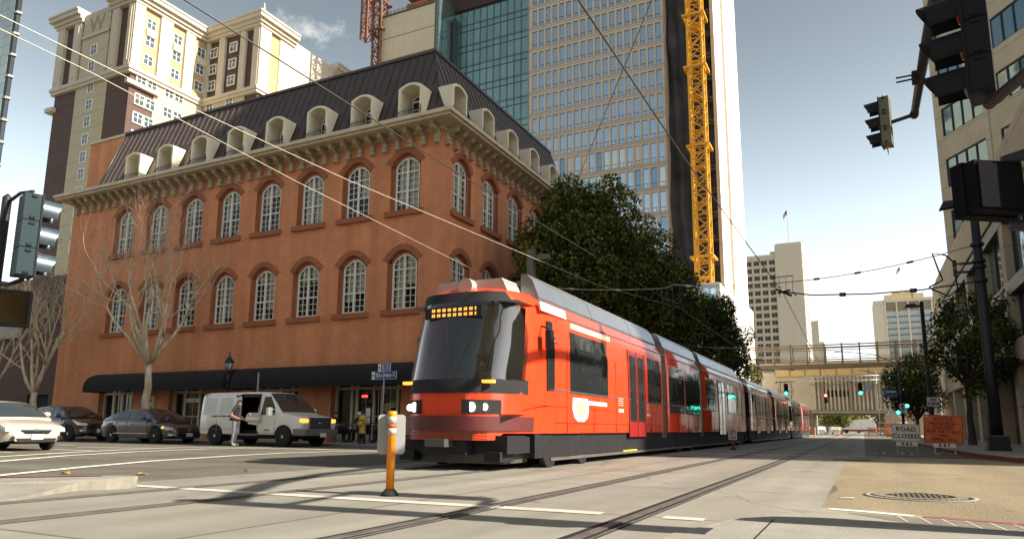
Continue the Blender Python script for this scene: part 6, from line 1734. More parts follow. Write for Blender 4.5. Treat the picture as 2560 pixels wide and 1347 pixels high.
def bare_tree(label, loc, h, r, spread, seed, forks=5, H_=8.0):
    t = thing('bare_tree', label, 'tree', loc, 0, 'bare street trees'); rng = random.Random(seed)
    b = MB(); pts = [(rng.uniform(-.06, .06)*(k > 0), rng.uniform(-.05, .05), h*k/6) for k in range(7)]
    b.tube([(0, 0, -.05)]+pts, [r*1.35]+[r*(1.1-.07*k) for k in range(7)], 10); b.build('trunk', BARK, t)
    b = MB(); lf = MB()
    def grow(p, d, ln, rad, depth):
        q = [p]; n = 4; rr = [rad]
        for k in range(n):
            d = (d+Vector((rng.uniform(-.22, .22), rng.uniform(-.22, .22), .10+rng.uniform(-.05, .14)))).normalized()
            p = p+d*ln/n; q.append(p); rr.append(rad*(1-.5*(k+1)/n))
        b.tube(q, rr, 7 if depth < 2 else 5 if depth < 3 else 4)
        if depth >= 4:
            for _ in range(1 if rng.random() < .45 else 0):
                c = p+Vector((rng.uniform(-.1, .1), rng.uniform(-.1, .1), rng.uniform(-.12, .02))); s = rng.uniform(.03, .055); u = Vector((rng.uniform(-1, 1), rng.uniform(-1, 1), rng.uniform(-1, 1))).normalized()*s; w = u.cross(Vector((.3, .2, 1))).normalized()*s*.7
                lf.poly([c-u, c+w, c+u, c-w])
            return
        m = {0: 3, 1: 4, 2: 3, 3: 3}[depth]
        for k in range(m):
            i = n if k == 0 else rng.choice((2, 3, 4)) if depth else rng.choice((2, 3, 3, 4))
            a = rng.uniform(0, 2*PI); e = rng.uniform(.45, .95) if k else rng.uniform(.05, .35)
            ax = d.cross(Vector((math.cos(a), math.sin(a), .2))).normalized()
            nd = (d*math.cos(e)+ax*math.sin(e)).normalized()
            grow(q[i], nd, ln*rng.uniform(.55, .8), rr[i]*rng.uniform(.5, .75), depth+1)
    top = Vector(pts[-1])
    for k in range(forks):
        a = 2*PI*k/forks+rng.uniform(-.3, .3)
        grow(top-Vector((0, 0, rng.uniform(0, .3))), Vector((math.cos(a)*spread, math.sin(a)*spread*.6, 1)).normalized(), H_*.36*rng.uniform(.85, 1.1), r*.5, 0)
    b.build('branches', BARK, t); lf.build('leaf_remnants', mat('withered_leaf', (.07, .045, .03), .9), t, fix=False)
    return t
bare_tree('large pale bare street tree in front of the brick building, behind the grey car', (-31.0, 22.75, SZ), 3.7, .21, 1.05, 5, 8, 10.6)
bare_tree('bare street tree behind the black car, where the brick building ends', (-40.2, 22.8, SZ), 2.4, .2, .7, 9, 7, 10.0)
bare_tree('thin bare street tree against the low brown building', (-46.5, 24.0, SZ), 2.8, .15, .6, 14, 6, 9.0)

# ------------------------------------------------------------------ traffic signals
SIGB = mat('signal_housing', (.013, .014, .019), .6, var=.2, spec=.2)
SIGG = mat('signal_grey_blue', (.020, .042, .052), .6, var=.12, spec=.15)
VIS = mat('visor_metal', (.10, .14, .17), .34, .6, var=.1)
def signal(label, loc, rz, housing=SIGB, visor=SIGB, lit=None, group='traffic signals', spikes=False, vl=.30, sc=1.):
    """three-lens head, faces local +X, loc is the centre"""
    t = thing('traffic_signal', label, 'traffic signal', loc, rz, group); t.scale = (sc, sc, sc)
    b = MB()
    for k in (-1, 0, 1): b.box(-.10, .10, -.165, .165, k*.355-.172, k*.355+.172)
    b.box(-.06, .085, -.15, .15, -.53, .53); b.build('housing', housing, t)
    b = MB(); b.box(.085, .105, -.18, .18, -.54, .54); b.build('backplate', SIGB, t)
    cols = {1: 'red', 0: 'amber', -1: 'green'}
    for k in (1, 0, -1):
        l = MB(); l.lathe([(.14, 0), (.11, .03), (.001, .045)], (.105, 0, k*.355), 'x', 18)
        cc = {'red': (.25, .02, .02), 'amber': (.22, .12, .02), 'green': (.01, .12, .09)}[cols[k]]
        lm = mat('lens_'+cols[k], cc, .2, var=0) if lit != cols[k] else mat('lens_lit_'+cols[k], cc, .2, var=0, emit=(.02, 1., .62) if lit == 'green' else (1, .1, .05), es=9)
        l.build('lens', lm, t)
        v = MB(); n = 18; rows = []
        for i in range(n+1):
            a = -PI*.22+(PI+PI*.44)*i/n; c, s = math.cos(a), math.sin(a); ln = vl*(.72+.28*max(0, s))
            rows.append([(.1, .155*c, k*.355+.155*s), (.1+ln, .15*c, k*.355+.15*s-.012)])
        v.grid(rows)
        rows = [[(p[0][0], p[0][1]*.93, k*.355+(p[0][2]-k*.355)*.93), (p[1][0], p[1][1]*.93, k*.355+(p[1][2]-k*.355)*.93)] for p in rows]; v.grid(rows)
        v.build('visor', visor, t, fix=False)
    if spikes:
        b = MB(); b.lathe([(.035, 0), (.002, .17)], (0, 0, .53), n=8); b.lathe([(.002, -.2), (.035, 0)], (0, 0, -.53), n=8); b.build('finial', mat('pale_finial', (.35, .34, .27), .5), t)
    b = MB()
    for k in (1, 0, -1):
        for z in (-.14, .14): b.cbox((.0, .172, k*.355+z), (.06, .02, .03)); b.cbox((.0, -.172, k*.355+z), (.06, .02, .03))
    b.build('latch', SIGB, t)  # latches at the sides of each housing section
    return t
PEDB = mat('matt_black_box', (.007, .007, .010), .9, var=.15, spec=.06)
def ped_signal(label, loc, rz, group=None, face=None, sc=1.):
    t = thing('pedestrian_signal', label, 'pedestrian signal', loc, rz, 'pedestrian signals')
    t.scale = (sc, sc, sc); b = MB(); b.box(-.07, .06, -.215, .215, -.21, .21); b.box(-.085, -.07, -.19, .19, -.185, .185); b.build('housing', PEDB, t)
    b = MB()
    for (y0, y1, z0, z1) in ((-.23, .23, .2, .225), (-.23, .23, -.225, -.2), (-.23, -.21, -.2, .2), (.21, .23, -.2, .2)): b.box(.04, .17, y0, y1, z0, z1)
    b.build('rim', PEDB, t)
    b = MB(); n = 15
    for k in range(-n, n+1):
        c = k*.028
        for sg in (1, -1):
            pts = [(max(-.21, min(.21, c+sg*z)), z) for z in (-.2, .2)]
            y0, y1 = c-.2*sg, c+.2*sg
            za, zb = -.2, .2
            if abs(y0) > .21: za = za+(abs(y0)-.21) ; y0 = math.copysign(.21, y0)
            if abs(y1) > .21: zb = zb-(abs(y1)-.21) ; y1 = math.copysign(.21, y1)
            if za < zb-.01 and abs(c) < .41: b.poly([(.08, y0, za), (.165, y0, za), (.165, y1, zb), (.08, y1, zb)])
    b.build('eggcrate_louvre', face or mat('louvre_black', (.03, .03, .03), .5), t, fix=False)
    return t
# right: pole with mast arm out of frame, signals hung on it
POLEM = mat('dark_pole_paint', (.022, .022, .028), .5, .3, var=.15)
t = thing('signal_mast', 'dark traffic signal pole with long curved mast arm reaching over the cross street', 'signal pole', (1.5, 5.7, .12))
b = MB(); b.lathe([(.34, 0), (.34, .1), (.25, .14), (.23, 1.6), (.19, 1.8), (.16, 5.7), (.02, 5.85)], n=16); b.build('pole', POLEM, t)
b = MB(); b.tube([(0, 0, 5.35), (-.02, .8, 5.8), (-.03, 2, 6.35), (-.05, 4, 6.9), (-.06, 6, 7.2), (-.06, 8, 7.33), (-.06, 10.8, 7.36)], [.13, .125, .12, .11, .10, .09, .075], 10); b.lathe([(.09, -.02), (.09, .12)], (-.06, 10.78, 7.36), 'y', 10); b.build('mast_arm', POLEM, t)
for P_, r_ in (([(-.06, 10.78, 7.33), (-.30, 10.78, 7.28), (-.56, 10.76, 7.22)], .04), ([(0, 0, 3.5), (-.1, .8, 3.5), (-.3, 1.45, 3.52)], .05), ([(0, 0, 4.85), (-.1, .8, 4.88), (-.3, 1.45, 4.82)], .05), ([(0, 0, 2.5), (-.3, -.1, 2.52), (-.52, -.12, 2.46)], .04), ([(0, 0, 1.95), (-.3, -.1, 1.96), (-.52, -.12, 2.02)], .04)):
    b = MB(); b.tube(P_, r_, 8); b.build('bracket', POLEM, t)
b = MB(); b.cbox((-.16, 8.9, 7.3), (.11, .17, .22)); b.tube([(-.21, 8.9, 7.36), (-.48, 8.9, 7.36)], .018, 5); b.tube([(-.21, 8.9, 7.28), (-.48, 8.9, 7.27)], .018, 5); b.build('detector', SIGB, t)
signal('small traffic signal hanging at the end of the mast arm, against open sky', (.885, 16.45, 7.36), R(170), spikes=True, housing=mat('signal_green_grey', (.13, .14, .10), .5, .2), sc=1.02)
signal('very large dark traffic signal with three long visors, above the pedestrian box', (1.17, 7.15, 4.24), R(168), vl=.36)
ped_signal('dark pedestrian signal box seen from behind, below the very large signal', (.905, 5.55, 2.39), R(124), sc=.84)
# left: signal and pedestrian signal on a short pole at the island
t = thing('signal_post', 'dark signal post standing on the corner island with the yellow pad', 'signal post', (-9.98, 5.02, .12))
b = MB(); b.lathe([(.14, 0), (.14, .25), (.055, .3), (.055, 3.6), (.01, 3.65)], n=12); b.build('pole', POLEM, t)
b = MB(); b.tube([(0, 0, 3.52), (.3, 0, 3.62), (.58, 0, 3.60)], .022, 6); b.tube([(0, 0, 2.45), (.3, 0, 2.40), (.58, 0, 2.44)], .03, 6); b.tube([(.0, -.05, 2.15), (.35, -.1, 2.2)], .02, 6); b.build('bracket', POLEM, t)
signal('teal-grey traffic signal with three shiny round visors on the island post', (-9.42, 5.02, 3.13), R(73), SIGG, VIS, vl=.26)
ped_signal('pedestrian signal with bronze diamond louvre grille on the island post', (-9.46, 4.95, 2.17), R(-36), face=mat('louvre_bronze', (.45, .36, .22), .4, .2))
# far junction
FARG_ = 'signals at the far junction'
t = thing('signal_mast', 'slim signal pole with curved arm at the far junction beside the round tree', 'signal pole', (3.1, 69, .12))
b = MB(); b.lathe([(.12, 0), (.07, 6.6)], n=8); b.build('pole', POLEM, t)
b = MB(); b.tube([(0, 0, 5.3), (-1.2, 0, 5.45), (-3.1, 0, 5.9)], .04, 6); b.tube([(0, 0, 6.3), (-1.8, 0, 7.2), (-4.5, 0, 7.6)], .035, 6); b.cbox((-4.7, 0, 7.58), (.6, .2, .1)); b.build('mast_arm', STEEL, t)
b = MB(); b.box(-2.75, -2.2, -.3, -.28, 4.05, 4.75); b.build('sign_panel', WHITEP, t)
signal('green traffic signal hung over the road by the underpass', (.0, 68.9, 4.35), R(-92), lit='green', group=FARG_)
signal('green traffic signal showing just above the last tram roofs', (-6.1, 68.9, 4.4), R(-90), lit='green', group=FARG_)
signal('lower of the two green signals on the far pole', (2.75, 68.7, 2.65), R(-92), lit='green', group=FARG_)
signal('upper of the two green signals on the far pole, beside the arrow sign', (3.45, 68.7, 3.2), R(-92), lit='green', group=FARG_)
signal('red traffic signal beside the tail of the trams', (-3.6, 88, 4.3), R(-90), lit='red', group=FARG_)
t = thing('one_way_sign', 'small white sign with black arrow on the far signal pole', 'sign', (3.12, 68.6, 2.3)); b = MB(); b.box(-.3, .3, -.02, .02, -.05, .75); b.build('panel', WHITEP, t); b = MB(); b.box(-.05, .05, -.03, -.02, .1, .55); b.prism([(-.14, .5), (.14, .5), (0, .68)], 'y', -.03, -.02); b.build('arrow', BLACKMET, t)
t = thing('street_name_sign', 'blue and white street name sign on the far signal pole', 'street sign', (2.1, 68.7, 4.05)); b = MB(); b.box(-.55, .75, -.02, .02, -.14, .14); b.box(-.3, .75, -.02, .02, -.45, -.2); b.build('panel', mat('sign_blue', (.03, .10, .32), .4), t); b = MB(); b.box(-.5, -.35, -.03, -.02, -.1, .1); b.box(-.2, .6, -.03, -.02, -.04, .05); b.build('lettering', WHITEP, t)

# ------------------------------------------------------------------ poles, lamps and wires
t = thing('catenary_pole', 'tall dark tramway pole with small lamp arm, insulators and square base', 'pole', (4.05, 28.9, .12))
b = MB(); b.lathe([(.19, .5), (.17, 3), (.13, 8.95), (.02, 9.0)], n=14); b.build('pole', POLEM, t)
b = MB(); b.box(-.3, .3, -.3, .3, 0, .48); b.box(-.33, .33, -.33, .33, .0, .1); b.build('base', POLEM, t)
b = MB(); b.tube([(0, 0, 8.72), (-.7, 0, 8.72)], .06, 6); b.prism([(-.45, 8.62), (-1.05, 8.56), (-.9, 8.84), (-.45, 8.84)], 'y', -.16, .16); b.build('lamp_arm', POLEM, t)
b = MB()
for z in (7.15, 6.55, 6.35, 5.85): b.lathe([(.19, z-.06), (.21, z-.05), (.21, z+.05), (.19, z+.06)], n=12)
for z in (6.5, 6.2):
    b.tube([(-.1, 0, z), (-.75, -.1, z)], .035, 6)
    for k in range(6): b.lathe([(.02, -.02), (.085, 0), (.02, .02)], (-.26-.06*k, -.04, z), 'x', 8)
    b.cbox((-.75, -.1, z), (.12, .12, .26))
b.build('insulator', POLEM, t)
b = MB(); b.tube([(-.75, -.1, 6.55), (-1.0, -.12, 6.85), (-1.4, -.14, 6.95), (-1.25, -.13, 6.3), (-1.15, -.12, 5.95), (-1.6, -.14, 5.72)], .03, 6); b.tube([(-.75, -.1, 6.1), (-.72, -.1, 5.6), (-1.0, -.12, 5.35), (-1.6, -.14, 5.7)], .03, 6); b.build('feeder_cable', BLACKRUB, t)
t = thing('street_lamp', 'slim dark street lamp with flat head carrying a no turns sign', 'street lamp', (3.4, 45, .12))
b = MB(); b.lathe([(.2, 0), (.2, .4), (.13, .45), (.10, 7.8)], n=10); b.build('pole', POLEM, t)
b = MB(); b.tube([(0, 0, 7.55), (-.55, 0, 7.6)], .07, 6); b.prism([(-.3, 7.5), (-.85, 7.52), (-.75, 7.68), (-.3, 7.72)], 'y', -.16, .16); b.build('lamp_head', POLEM, t)
t = thing('no_turns_sign', 'white sign reading NO TURNS on the lamp pole', 'sign', (3.52, 44.82, 2.33)); b = MB(); b.box(-.3, .3, -.012, .012, -.25, .25); b.build('panel', WHITEP, t)
for k, w in enumerate(('NO', 'TURNS')): text(w, 'lettering', .2, BLACKMET, t, (0, -.016, .11-.22*k), bold=.008, sx=.9)
t = thing('platform_lamp', 'square grey post with short lamp arm behind the tram, before the trees', 'street lamp', (-12.1, 26.2, .09))
b = MB(); b.box(-.14, .14, -.14, .14, 0, 8.1); b.build('pole', mat('grey_brown_post', (.15, .125, .10), .7), t)
b = MB(); b.box(.14, .3, -.04, .04, 7.65, 7.73); b.box(.3, .82, -.14, .14, 7.6, 7.82); b.build('lamp_head', MATS['grey_brown_post'], t)
WIRE = mat('wire_metal', (.62, .58, .50), .5, .1, var=0)
WIRED = mat('dark_wire', (.06, .055, .05), .5, .3, var=0)
def wire(name, pts, r, label, m=WIRE, clips=(), group='overhead tram wires'):
    b = MB(); b.tube(pts, r, 6)
    for a, c in zip(pts[:-1], pts[1:]):
        pass
    for u in clips:
        n = (len(pts)-1)*u; i = min(int(n), len(pts)-2); p = Vector(pts[i]).lerp(Vector(pts[i+1]), n-i); d = (Vector(pts[i+1])-Vector(pts[i])).normalized()*.11
        b.tube([p-d, p+d], r*3.0, 6)
    return tag(b.build(name, m), label, 'wire', group)
def sag(a, c, s, n=14): return [tuple(Vector(a).lerp(Vector(c), k/n)-Vector((0, 0, s*4*(k/n)*(1-k/n)))) for k in range(n+1)]
wire('contact_wire', [(-2.85, -4, 6.0), (-2.8, 13, 6.0), (-2.42, 28.4, 5.95), (-2.8, 60, 5.95), (-2.5, 118, 5.95), (-2.7, 260, 6)], .013, 'contact wire above the open track, crossing in front of the beige tower', WIRED)
wire('contact_wire', [(-7.25, -4, 6.0), (-7.25, 12, 6.0), (-6.85, 28.6, 5.95), (-6.9, 60, 5.95), (-6.7, 118, 5.95), (-6.8, 260, 6)], .012, 'contact wire above the red trams, crossing the dark mansard roof', WIRED)
wire('side_wire', [(-9.6, -3, 6.0), (-9.75, 7, 6.0), (-9.62, 11.3, 6.0), (-8.5, 24, 6.0), (-6.9, 30.6, 6.0)], .0075, 'upper pale wire crossing the brick wall from the hotel towards the evergreens')
wire('side_wire', [(-9.85, -3, 6.0), (-10.1, 6, 6.0), (-10.7, 11, 6.0), (-12.1, 26.1, 6.1)], .0075, 'lower pale wire crossing the brick wall, ending at the square lamp post')
wire('guy_wire', [(-3.1, 12.3, 9.0), (-7.7, 20.5, 9.0), (-13.9, 32, 9.0)], .010, 'thin brown diagonal wire running down into the tallest evergreen', mat('brown_wire', (.12, .085, .05), .6, var=0))
HUB = (-2.42, 28.4, 6.0)
wire('span_wire', sag((3.9, 28.9, 7.25), (-7.0, 28.6, 6.75), .55), .014, 'upper thin cross-span wire with insulators from the tall tramway pole', WIRED, (.18, .34, .47))
wire('span_wire', [(3.9, 28.9, 5.95), (2.3, 28.8, 5.78), (.6, 28.6, 5.72), (-1.4, 28.45, 5.8), HUB], .026, 'thick lower feeder span from the tall tramway pole to the wire hub', WIRED, (.3, .62))
wire('span_wire', sag((-12.1, 26.2, 6.6), (-7.0, 28.6, 6.55), .1)+sag((-7.0, 28.6, 6.75), (-2.42, 28.4, 6.2), .1)[1:], .012, 'cross-span wire with white insulators in front of the evergreens', WIRE, (.15, .32, .6))
wire('span_wire', sag((-10.5, 47, 6.3), (-6.85, 47.0, 5.95), .05), .014, 'short pull-off wire in front of the far evergreen', WIRE, (.3, .7))
wire('span_wire', sag((3.2, 68, 6.6), (-11, 66, 6.4), .5), .016, 'cross-span wire at the far junction', WIRED, (.3, .6))
def hub(loc, label):
    b = MB(); x, y, z = 0, 0, 0
    b.tube([(-.22, -.3, .06), (.25, .35, -.1)], .05, 6); b.tube([(.25, -.15, .02), (-.2, .2, 0)], .04, 6)
    for dx, dy in ((-.3, -.1), (-.12, .1), (.12, -.1), (.34, .12)): b.tube([(dx, dy, .02), (dx*1.1, dy, .55)], .012, 4); b.tube([(dx, dy, .02), (dx*1.3, dy*1.5, -.16)], .02, 4)
    b.tube([(-.4, 0, .58), (.4, .05, .62)], .02, 5)
    o = b.build('wire_hub', WIRED, loc=loc); tag(o, label, 'wire hardware', 'wire hubs'); return o
hub(HUB, 'cluster of black clamps where the spans meet above the open track')
hub((-6.85, 28.6, 6.0), 'cluster of clamps above the trams before the evergreens')

# ------------------------------------------------------------------ street furniture on the far pavement
t = thing('lamp_post', 'black ornamental lamp post with lantern between the two awnings', 'lamp post', (-25.35, 22.55, SZ))
b = MB(); b.lathe([(.2, 0), (.2, .12), (.13, .2), (.15, .5), (.08, .62), (.06, .8), (.05, 2.7), (.09, 2.74), (.05, 2.8), (.055, 3.0)], n=14); b.build('post', BLACKMET, t)
b = MB(); b.lathe([(.06, 3.0), (.12, 3.06), (.15, 3.12)], n=12); b.lathe([(.20, 3.46), (.21, 3.5), (.16, 3.58), (.11, 3.66), (.05, 3.74), (.02, 3.8), (.035, 3.86), (.005, 4.0)], n=12)
for k in range(6): a = PI*k/3; b.tube([(.13*math.cos(a), .13*math.sin(a), 3.1), (.19*math.cos(a), .19*math.sin(a), 3.48)], .01, 4)
b.build('lantern_cap', BLACKMET, t)
b = MB(); b.lathe([(.11, 3.11), (.17, 3.45)], n=12); b.build('lantern_glass', mat('lantern_pane', (.28, .28, .26), .2, var=.1), t)
t = thing('sign_post', 'thin plain metal post standing behind the white van', 'post', (-23.35, 22.4, SZ)); b = MB(); b.box(-.03, .03, -.02, .02, 0, 2.95); b.build('post', STEEL, t)
t = thing('street_name_sign', 'blue street name signs for C and Columbia on a thin pole at the corner', 'street sign', (-16.9, 22.7, SZ))
b = MB(); b.tube([(0, 0, 0), (0, 0, 3.1)], .028, 8); b.tube([(.02, -.03, 2.1), (.1, -.03, 2.05), (.08, -.03, 1.95)], .012, 5); b.build('pole', STEEL, t)
SBL = mat('street_sign_blue', (.022, .075, .24), .4, var=.05)
def blade(z, w, rz, words):
    b = MB(); b.box(-w/2, w/2, -.012, .012, z-.155, z+.155, 1); b.box(-w/2+.16, w/2-.012, -.016, .016, z-.143, z+.143, 0); b.box(-w/2+.012, -w/2+.15, -.016, .016, z-.14, z+.14, 1)
    b.lathe([(.05, -.02), (.05, .02)], (-w/2+.08, 0, z), 'y', 12, 2)
    o = b.build('name_blade', (SBL, WHITEP, mat('seal_brown', (.16, .12, .07), .6)), t); o.rotation_euler.z = rz
    for (wd, s, x, dz) in words: text(wd, 'lettering', s, WHITEP, o, (x, -.019, z+dz), bold=.003)
blade(2.68, 1.2, 0, (('C', .22, -.32, 0), ('OLUMBIA', .165, .02, -.012), ('ST', .07, .47, .07), ('1100', .065, .45, -.02)))
blade(3.0, .74, R(-14), (('C', .2, -.07, 0), ('ST', .06, .2, .07), ('500', .06, .2, -.03)))
t = thing('fire_hydrant', 'yellow fire hydrant with black base on the pavement corner', 'hydrant', (-17.9, 22.75, SZ))
HY = mat('hydrant_yellow', (.52, .36, .05), .55, var=.2, scale=6)
b = MB(); b.lathe([(.16, 0), (.16, .05), (.11, .08), (.11, .34), (.15, .36), (.15, .4)], n=16); b.build('base', BLACKMET, t)
b = MB(); b.lathe([(.14, .4), (.14, .46), (.12, .48), (.125, .92), (.16, .94), (.16, .99), (.13, 1.05), (.07, 1.12), (.03, 1.13), (.03, 1.19)], n=18); b.build('barrel', HY, t)
for k, (axis, z, r) in enumerate((('y', .78, .085), ('x', .86, .06))):
    b = MB(); 
    if axis == 'y': b.lathe([(r, -.24), (r*1.1, -.22), (r*1.1, -.14), (r, -.1)], (0, 0, z), 'y', 14); b.lathe([(.03, -.28), (.03, -.24)], (0, 0, z), 'y', 6)
    else: b.lathe([(r, -.22), (r, .22)], (0, 0, z), 'x', 12)
    b.build('nozzle', HY, t)

# ------------------------------------------------------------------ foreground and roadworks furniture
ORG = mat('orange_plastic', (.78, .20, .012), .5, var=.06)
t = thing('delineator_post', 'orange and yellow flexible bollard with white bands, carrying a sign seen from behind', 'bollard', (-4.77, 6.59, .012))
b = MB(); b.lathe([(.10, 0), (.10, .012), (.07, .05), (.052, .065), (.05, .07)], n=24); b.build('base', BLACKRUB, t)
b = MB(); b.lathe([(.046, .06), (.046, .86), (.05, .87), (.05, .92), (.03, .925)], n=24); b.build('post', mat('amber_bollard_plastic', (.80, .27, .012), .45, var=.05, scale=8), t)
for z0, z1, m in ((.80, .87, 0), (.72, .78, 0)):
    pass
REFL = mat('grey_reflective_band', (.46, .44, .38), .35, .1, var=.2, scale=30)
for z0, z1 in ((.78, .865), (.66, .735)): b = MB(); b.lathe([(.0485, z0), (.0485, z1)], n=24); b.build('reflective_band', REFL, t)
b = MB(); b.lathe([(.0475, .735), (.0475, .78)], n=24); b.build('orange_band', mat('red_orange_band', (.55, .07, .02), .5), t)
b = MB(); w, h, r = .155, .222, .04; pts = []
for cx_, cz_, a0 in ((w-r, h-r, 0), (-w+r, h-r, 90), (-w+r, -h+r, 180), (w-r, -h+r, 270)):
    for k in range(6): a = R(a0+18*k); pts.append((cx_+r*math.cos(a), cz_+r*math.sin(a)))
b.prism(pts, 'y', -.003, .003); sp_ = b.build('sign_panel', mat('bare_aluminium_sheet', (.36, .38, .40), .5, .1, var=.06, scale=3), t, loc=(-.04, .052, .665), rotz=R(36))
b = MB(); 
for z in (.1, -.1): b.lathe([(.012, -.012), (.012, .002)], (0, 0, z), 'y', 8)
b.build('bolt', STEEL, sp_)
t = thing('delineator_post', 'orange bollard with a small white no-turn sign beside the tram', 'bollard', (-4.5, 28.2, .012))
b = MB(); b.lathe([(.12, 0), (.12, .02), (.07, .05)], n=16); b.build('base', BLACKRUB, t)
b = MB(); b.lathe([(.045, .05), (.045, .86)], n=14); b.build('post', mat('red_orange_plastic', (.66, .11, .03), .5), t)
b = MB(); b.box(-.16, .16, -.062, -.052, .36, .86); pn = b.build('sign_panel', WHITEP, t)
b = MB(); n = 24
for k in range(n):
    a, c = 2*PI*k/n, 2*PI*(k+1)/n; b.prism([(.12*math.cos(a), .64+.12*math.sin(a)), (.12*math.cos(c), .64+.12*math.sin(c)), (.095*math.cos(c), .64+.095*math.sin(c)), (.095*math.cos(a), .64+.095*math.sin(a))], 'y', -.066, -.062, 0)
b.prism([(-.085, .575), (-.065, .555), (.085, .705), (.065, .725)], 'y', -.068, -.062, 0)
b.box(-.045, -.02, -.065, -.062, .57, .68, 1); b.box(-.045, .03, -.065, -.062, .66, .685, 1); b.prism([(.02, .63), (.02, .715), (.06, .672)], 'y', -.065, -.062, 1)
b.box(-.12, .12, -.065, -.062, .42, .46, 1)
b.build('no_turn_symbol', (mat('sign_red', (.5, .03, .03), .5), BLACKMET), pn)
def rrect(w, h, r, n=5):
    pts = []
    for cx_, cz_, a0 in ((w-r, h-r, 0), (-w+r, h-r, 90), (-w+r, -h+r, 180), (w-r, -h+r, 270)):
        for k in range(n+1): a = R(a0+90*k/n); pts.append((cx_+r*math.cos(a), cz_+r*math.sin(a)))
    return pts
def framed(b, w, h, r, y, t_, m):
    o, i = rrect(w, h, r), rrect(w-t_, h-t_, max(.005, r-t_))
    for k in range(len(o)): j = (k+1) % len(o); b.prism([o[k], o[j], i[j], i[k]], 'y', y-.003, y, m)
def stand(t, w, z1, zb):
    b = MB()
    for s in (-1, 1): b.box(s*w-.02, s*w+.02, -.005, .025, 0, z1); b.box(s*w-.02, s*w+.02, .3, .34, 0, .04); b.tube([(s*w, .02, z1-.1), (s*w, .32, .02)], .015, 4)
    b.build('stand', STEEL, t)
    b = MB(); b.box(-w-.03, w+.03, -.02, -.008, zb-.065, zb+.065); p = b.build('brand_board', WHITEP, t)
    text('R & S', 'lettering', .125, BLACKMET, p, (0, -.023, zb), bold=.006, sp=1.1)
t = thing('road_closed_sign', 'white sign reading ROAD CLOSED on a low stand in the shaded lane', 'road sign', (1.28, 27.5, .012), R(4))
b = MB(); b.prism(rrect(.43, .29, .04), 'y', -.012, 0, 0); framed(b, .415, .275, .03, -.012, .012, 1); pn = b.build('panel', (WHITEP, BLACKMET), t, loc=(0, 0, .68)); pn.rotation_euler.y = R(2)
text('ROAD', 'lettering', .195, BLACKMET, pn, (0, -.016, .115), bold=.006, sp=1.15); text('CLOSED', 'lettering', .195, BLACKMET, pn, (0, -.016, -.115), bold=.006, sp=1.12)
stand(t, .29, 1.05, .31)
t = thing('notice_sign', 'large orange road closure notice on a low stand, leaning beside the white sign', 'road sign', (2.33, 27.0, .012), R(-14))
SO = mat('sign_orange', (.62, .125, .02), .5, var=.06)
b = MB(); b.prism(rrect(.56, .46, .05), 'y', -.014, 0, 0); framed(b, .545, .445, .04, -.014, .016, 1)
b.box(-.28, .28, -.018, -.014, .235, .243, 1); b.box(-.52, -.43, -.018, -.014, .395, .425, 2)
rng = random.Random(4)
for k in range(26): x, z = .40+rng.uniform(-.06, .06), .16+rng.uniform(-.17, .15); b.box(x, x+rng.uniform(.008, .03), -.018, -.014, z, z+.006, 3)
for k in range(5): a = R(72*k); b.prism([(-.42, -.27), (-.42+.05*math.cos(a-.3), -.27+.05*math.sin(a-.3)), (-.42+.05*math.cos(a+.3), -.27+.05*math.sin(a+.3))], 'y', -.018, -.014, 3)
pn = b.build('panel', (SO, BLACKMET, WHITEP, mat('pale_scuff', (.70, .36, .22), .6)), t, loc=(0, 0, .80)); pn.rotation_euler.y = R(3.5)
INK = mat('dark_brown_ink', (.05, .018, .012), .6, var=0)
for w_, s, x, z, sp in (('NOTICE', .15, 0, .325, 1.15), ('THIS ROAD WILL BE', .085, -.03, .18, 1.05), ('CLOSED', .155, .0, .065, 1.15), ('MON, FEB, 9. 2015', .12, 0, -.075, 1.1), ('THRU', .10, .02, -.20, 1.1), ('APRIL, 2016', .145, .03, -.335, 1.05)):
    text(w_, 'lettering', s, INK, pn, (x, -.019, z), bold=.004, sp=sp, sx=.93)
stand(t, .28, .5, .285)
# far roadworks and traffic seen through the underpass
ORB = mat('barricade_orange', (.62, .16, .03), .6)
def barricade(loc, rz, label):
    t = thing('barricade', label, 'barricade', loc, rz, 'barricades at the far junction')
    for z in (.95, .55):
        b = MB(); b.box(-.9, .9, -.03, 0, z-.12, z+.12, 0)
        for k in range(6): b.prism([(-.85+k*.3, z-.119), (-.7+k*.3, z-.119), (-.6+k*.3, z+.119), (-.75+k*.3, z+.119)], 'y', -.034, -.03, 1)
        b.build('board', (WHITEP, ORB), t)
    b = MB()
    for x in (-.8, .8): b.box(x-.03, x+.03, 0, .05, 0, 1.2); b.box(x-.03, x+.03, -.4, .4, 0, .06)
    b.build('leg', STEEL, t)
barricade((1.3, 93, .01), 0, 'striped barricade beside the open track at the far junction'); barricade((3.4, 93.5, .01), R(-8), 'striped barricade in front of the orange skip at the far junction')
b = MB(); b.box(-1.2, 1.2, -.6, .6, 0, 1.5); b.box(-1.3, 1.3, -.7, .7, 1.45, 1.55)
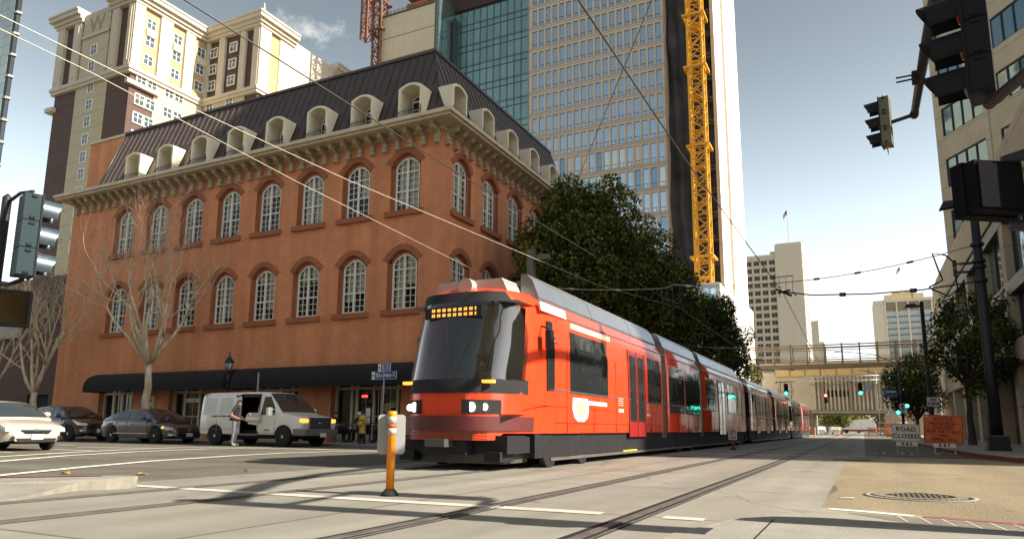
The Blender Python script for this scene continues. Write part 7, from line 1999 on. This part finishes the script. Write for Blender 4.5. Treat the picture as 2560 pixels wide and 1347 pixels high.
for k in range(5): b.box(-1.2+.55*k, -1.12+.55*k, -.64, -.6, .1, 1.4)
tag(b.build('skip', ORB, loc=(3.6, 96, 0)), 'orange roadworks skip behind the barricades', 'skip')
def far_car(loc, rz, label, m):
    t = thing('distant_car', label, 'car', loc, rz, 'distant traffic')
    b = MB(); b.prism([(-2.2, .3), (2.2, .3), (2.2, .7), (1.2, .95), (.6, 1.42), (-1.2, 1.42), (-1.9, .98), (-2.2, .9)], 'y', -.85, .85); b.build('body', m, t)
    b = MB(); b.prism([(1.05, .97), (.55, 1.34), (-1.1, 1.34), (-1.7, .98)], 'y', -.86, .86); b.build('window', DGL, t)
    for x in (-1.35, 1.35):
        for y in (-.8, .8): b = MB(); b.lathe([(.31, -.1), (.31, .1)], (x, y, .31), 'y', 12); b.build('wheel', TYRE, t)
far_car((-7.5, 152, 0), R(90), 'small white car far away under the hall, beside the distant trees', PWHT); far_car((-4.8, 158, 0), R(90), 'small silver car far away in the middle of the underpass', PSIL)
t = thing('distant_truck', 'long white trailer crossing the far end of the street', 'truck', (-1.2, 205, 0), 0)
b = MB(); b.box(-5, 4, -1.2, 1.2, 1.0, 3.6); b.build('trailer', WHITEP, t)
b = MB(); b.box(-4.5, 4, -1.1, 1.1, .5, 1.0); b.box(4.2, 6.2, -1.15, 1.15, .5, 2.8); b.build('cab', mat('red_cab', (.3, .04, .03), .4), t)
for x in (-4, -2.8, 2.5, 5.3): b = MB(); b.lathe([(.5, -1.2), (.5, 1.2)], (x, 0, .5), 'y', 12); b.build('wheel', TYRE, t)
for k, (x, y, l) in enumerate(((-5.2, 92, 'orange channelizer post standing by the trams on the far crossing'), (-3.0, 108, 'orange channelizer post farther along the open track'))):
    t = thing('channelizer_post', l, 'bollard', (x, y, .01), 0, 'far channelizer posts'); b = MB(); b.lathe([(.14, 0), (.14, .04), (.05, .08), (.05, 1.1)], n=10); b.build('post', ORG, t); b = MB(); b.lathe([(.054, .8), (.054, .95)], n=10); b.build('reflective_band', WHITEP, t)
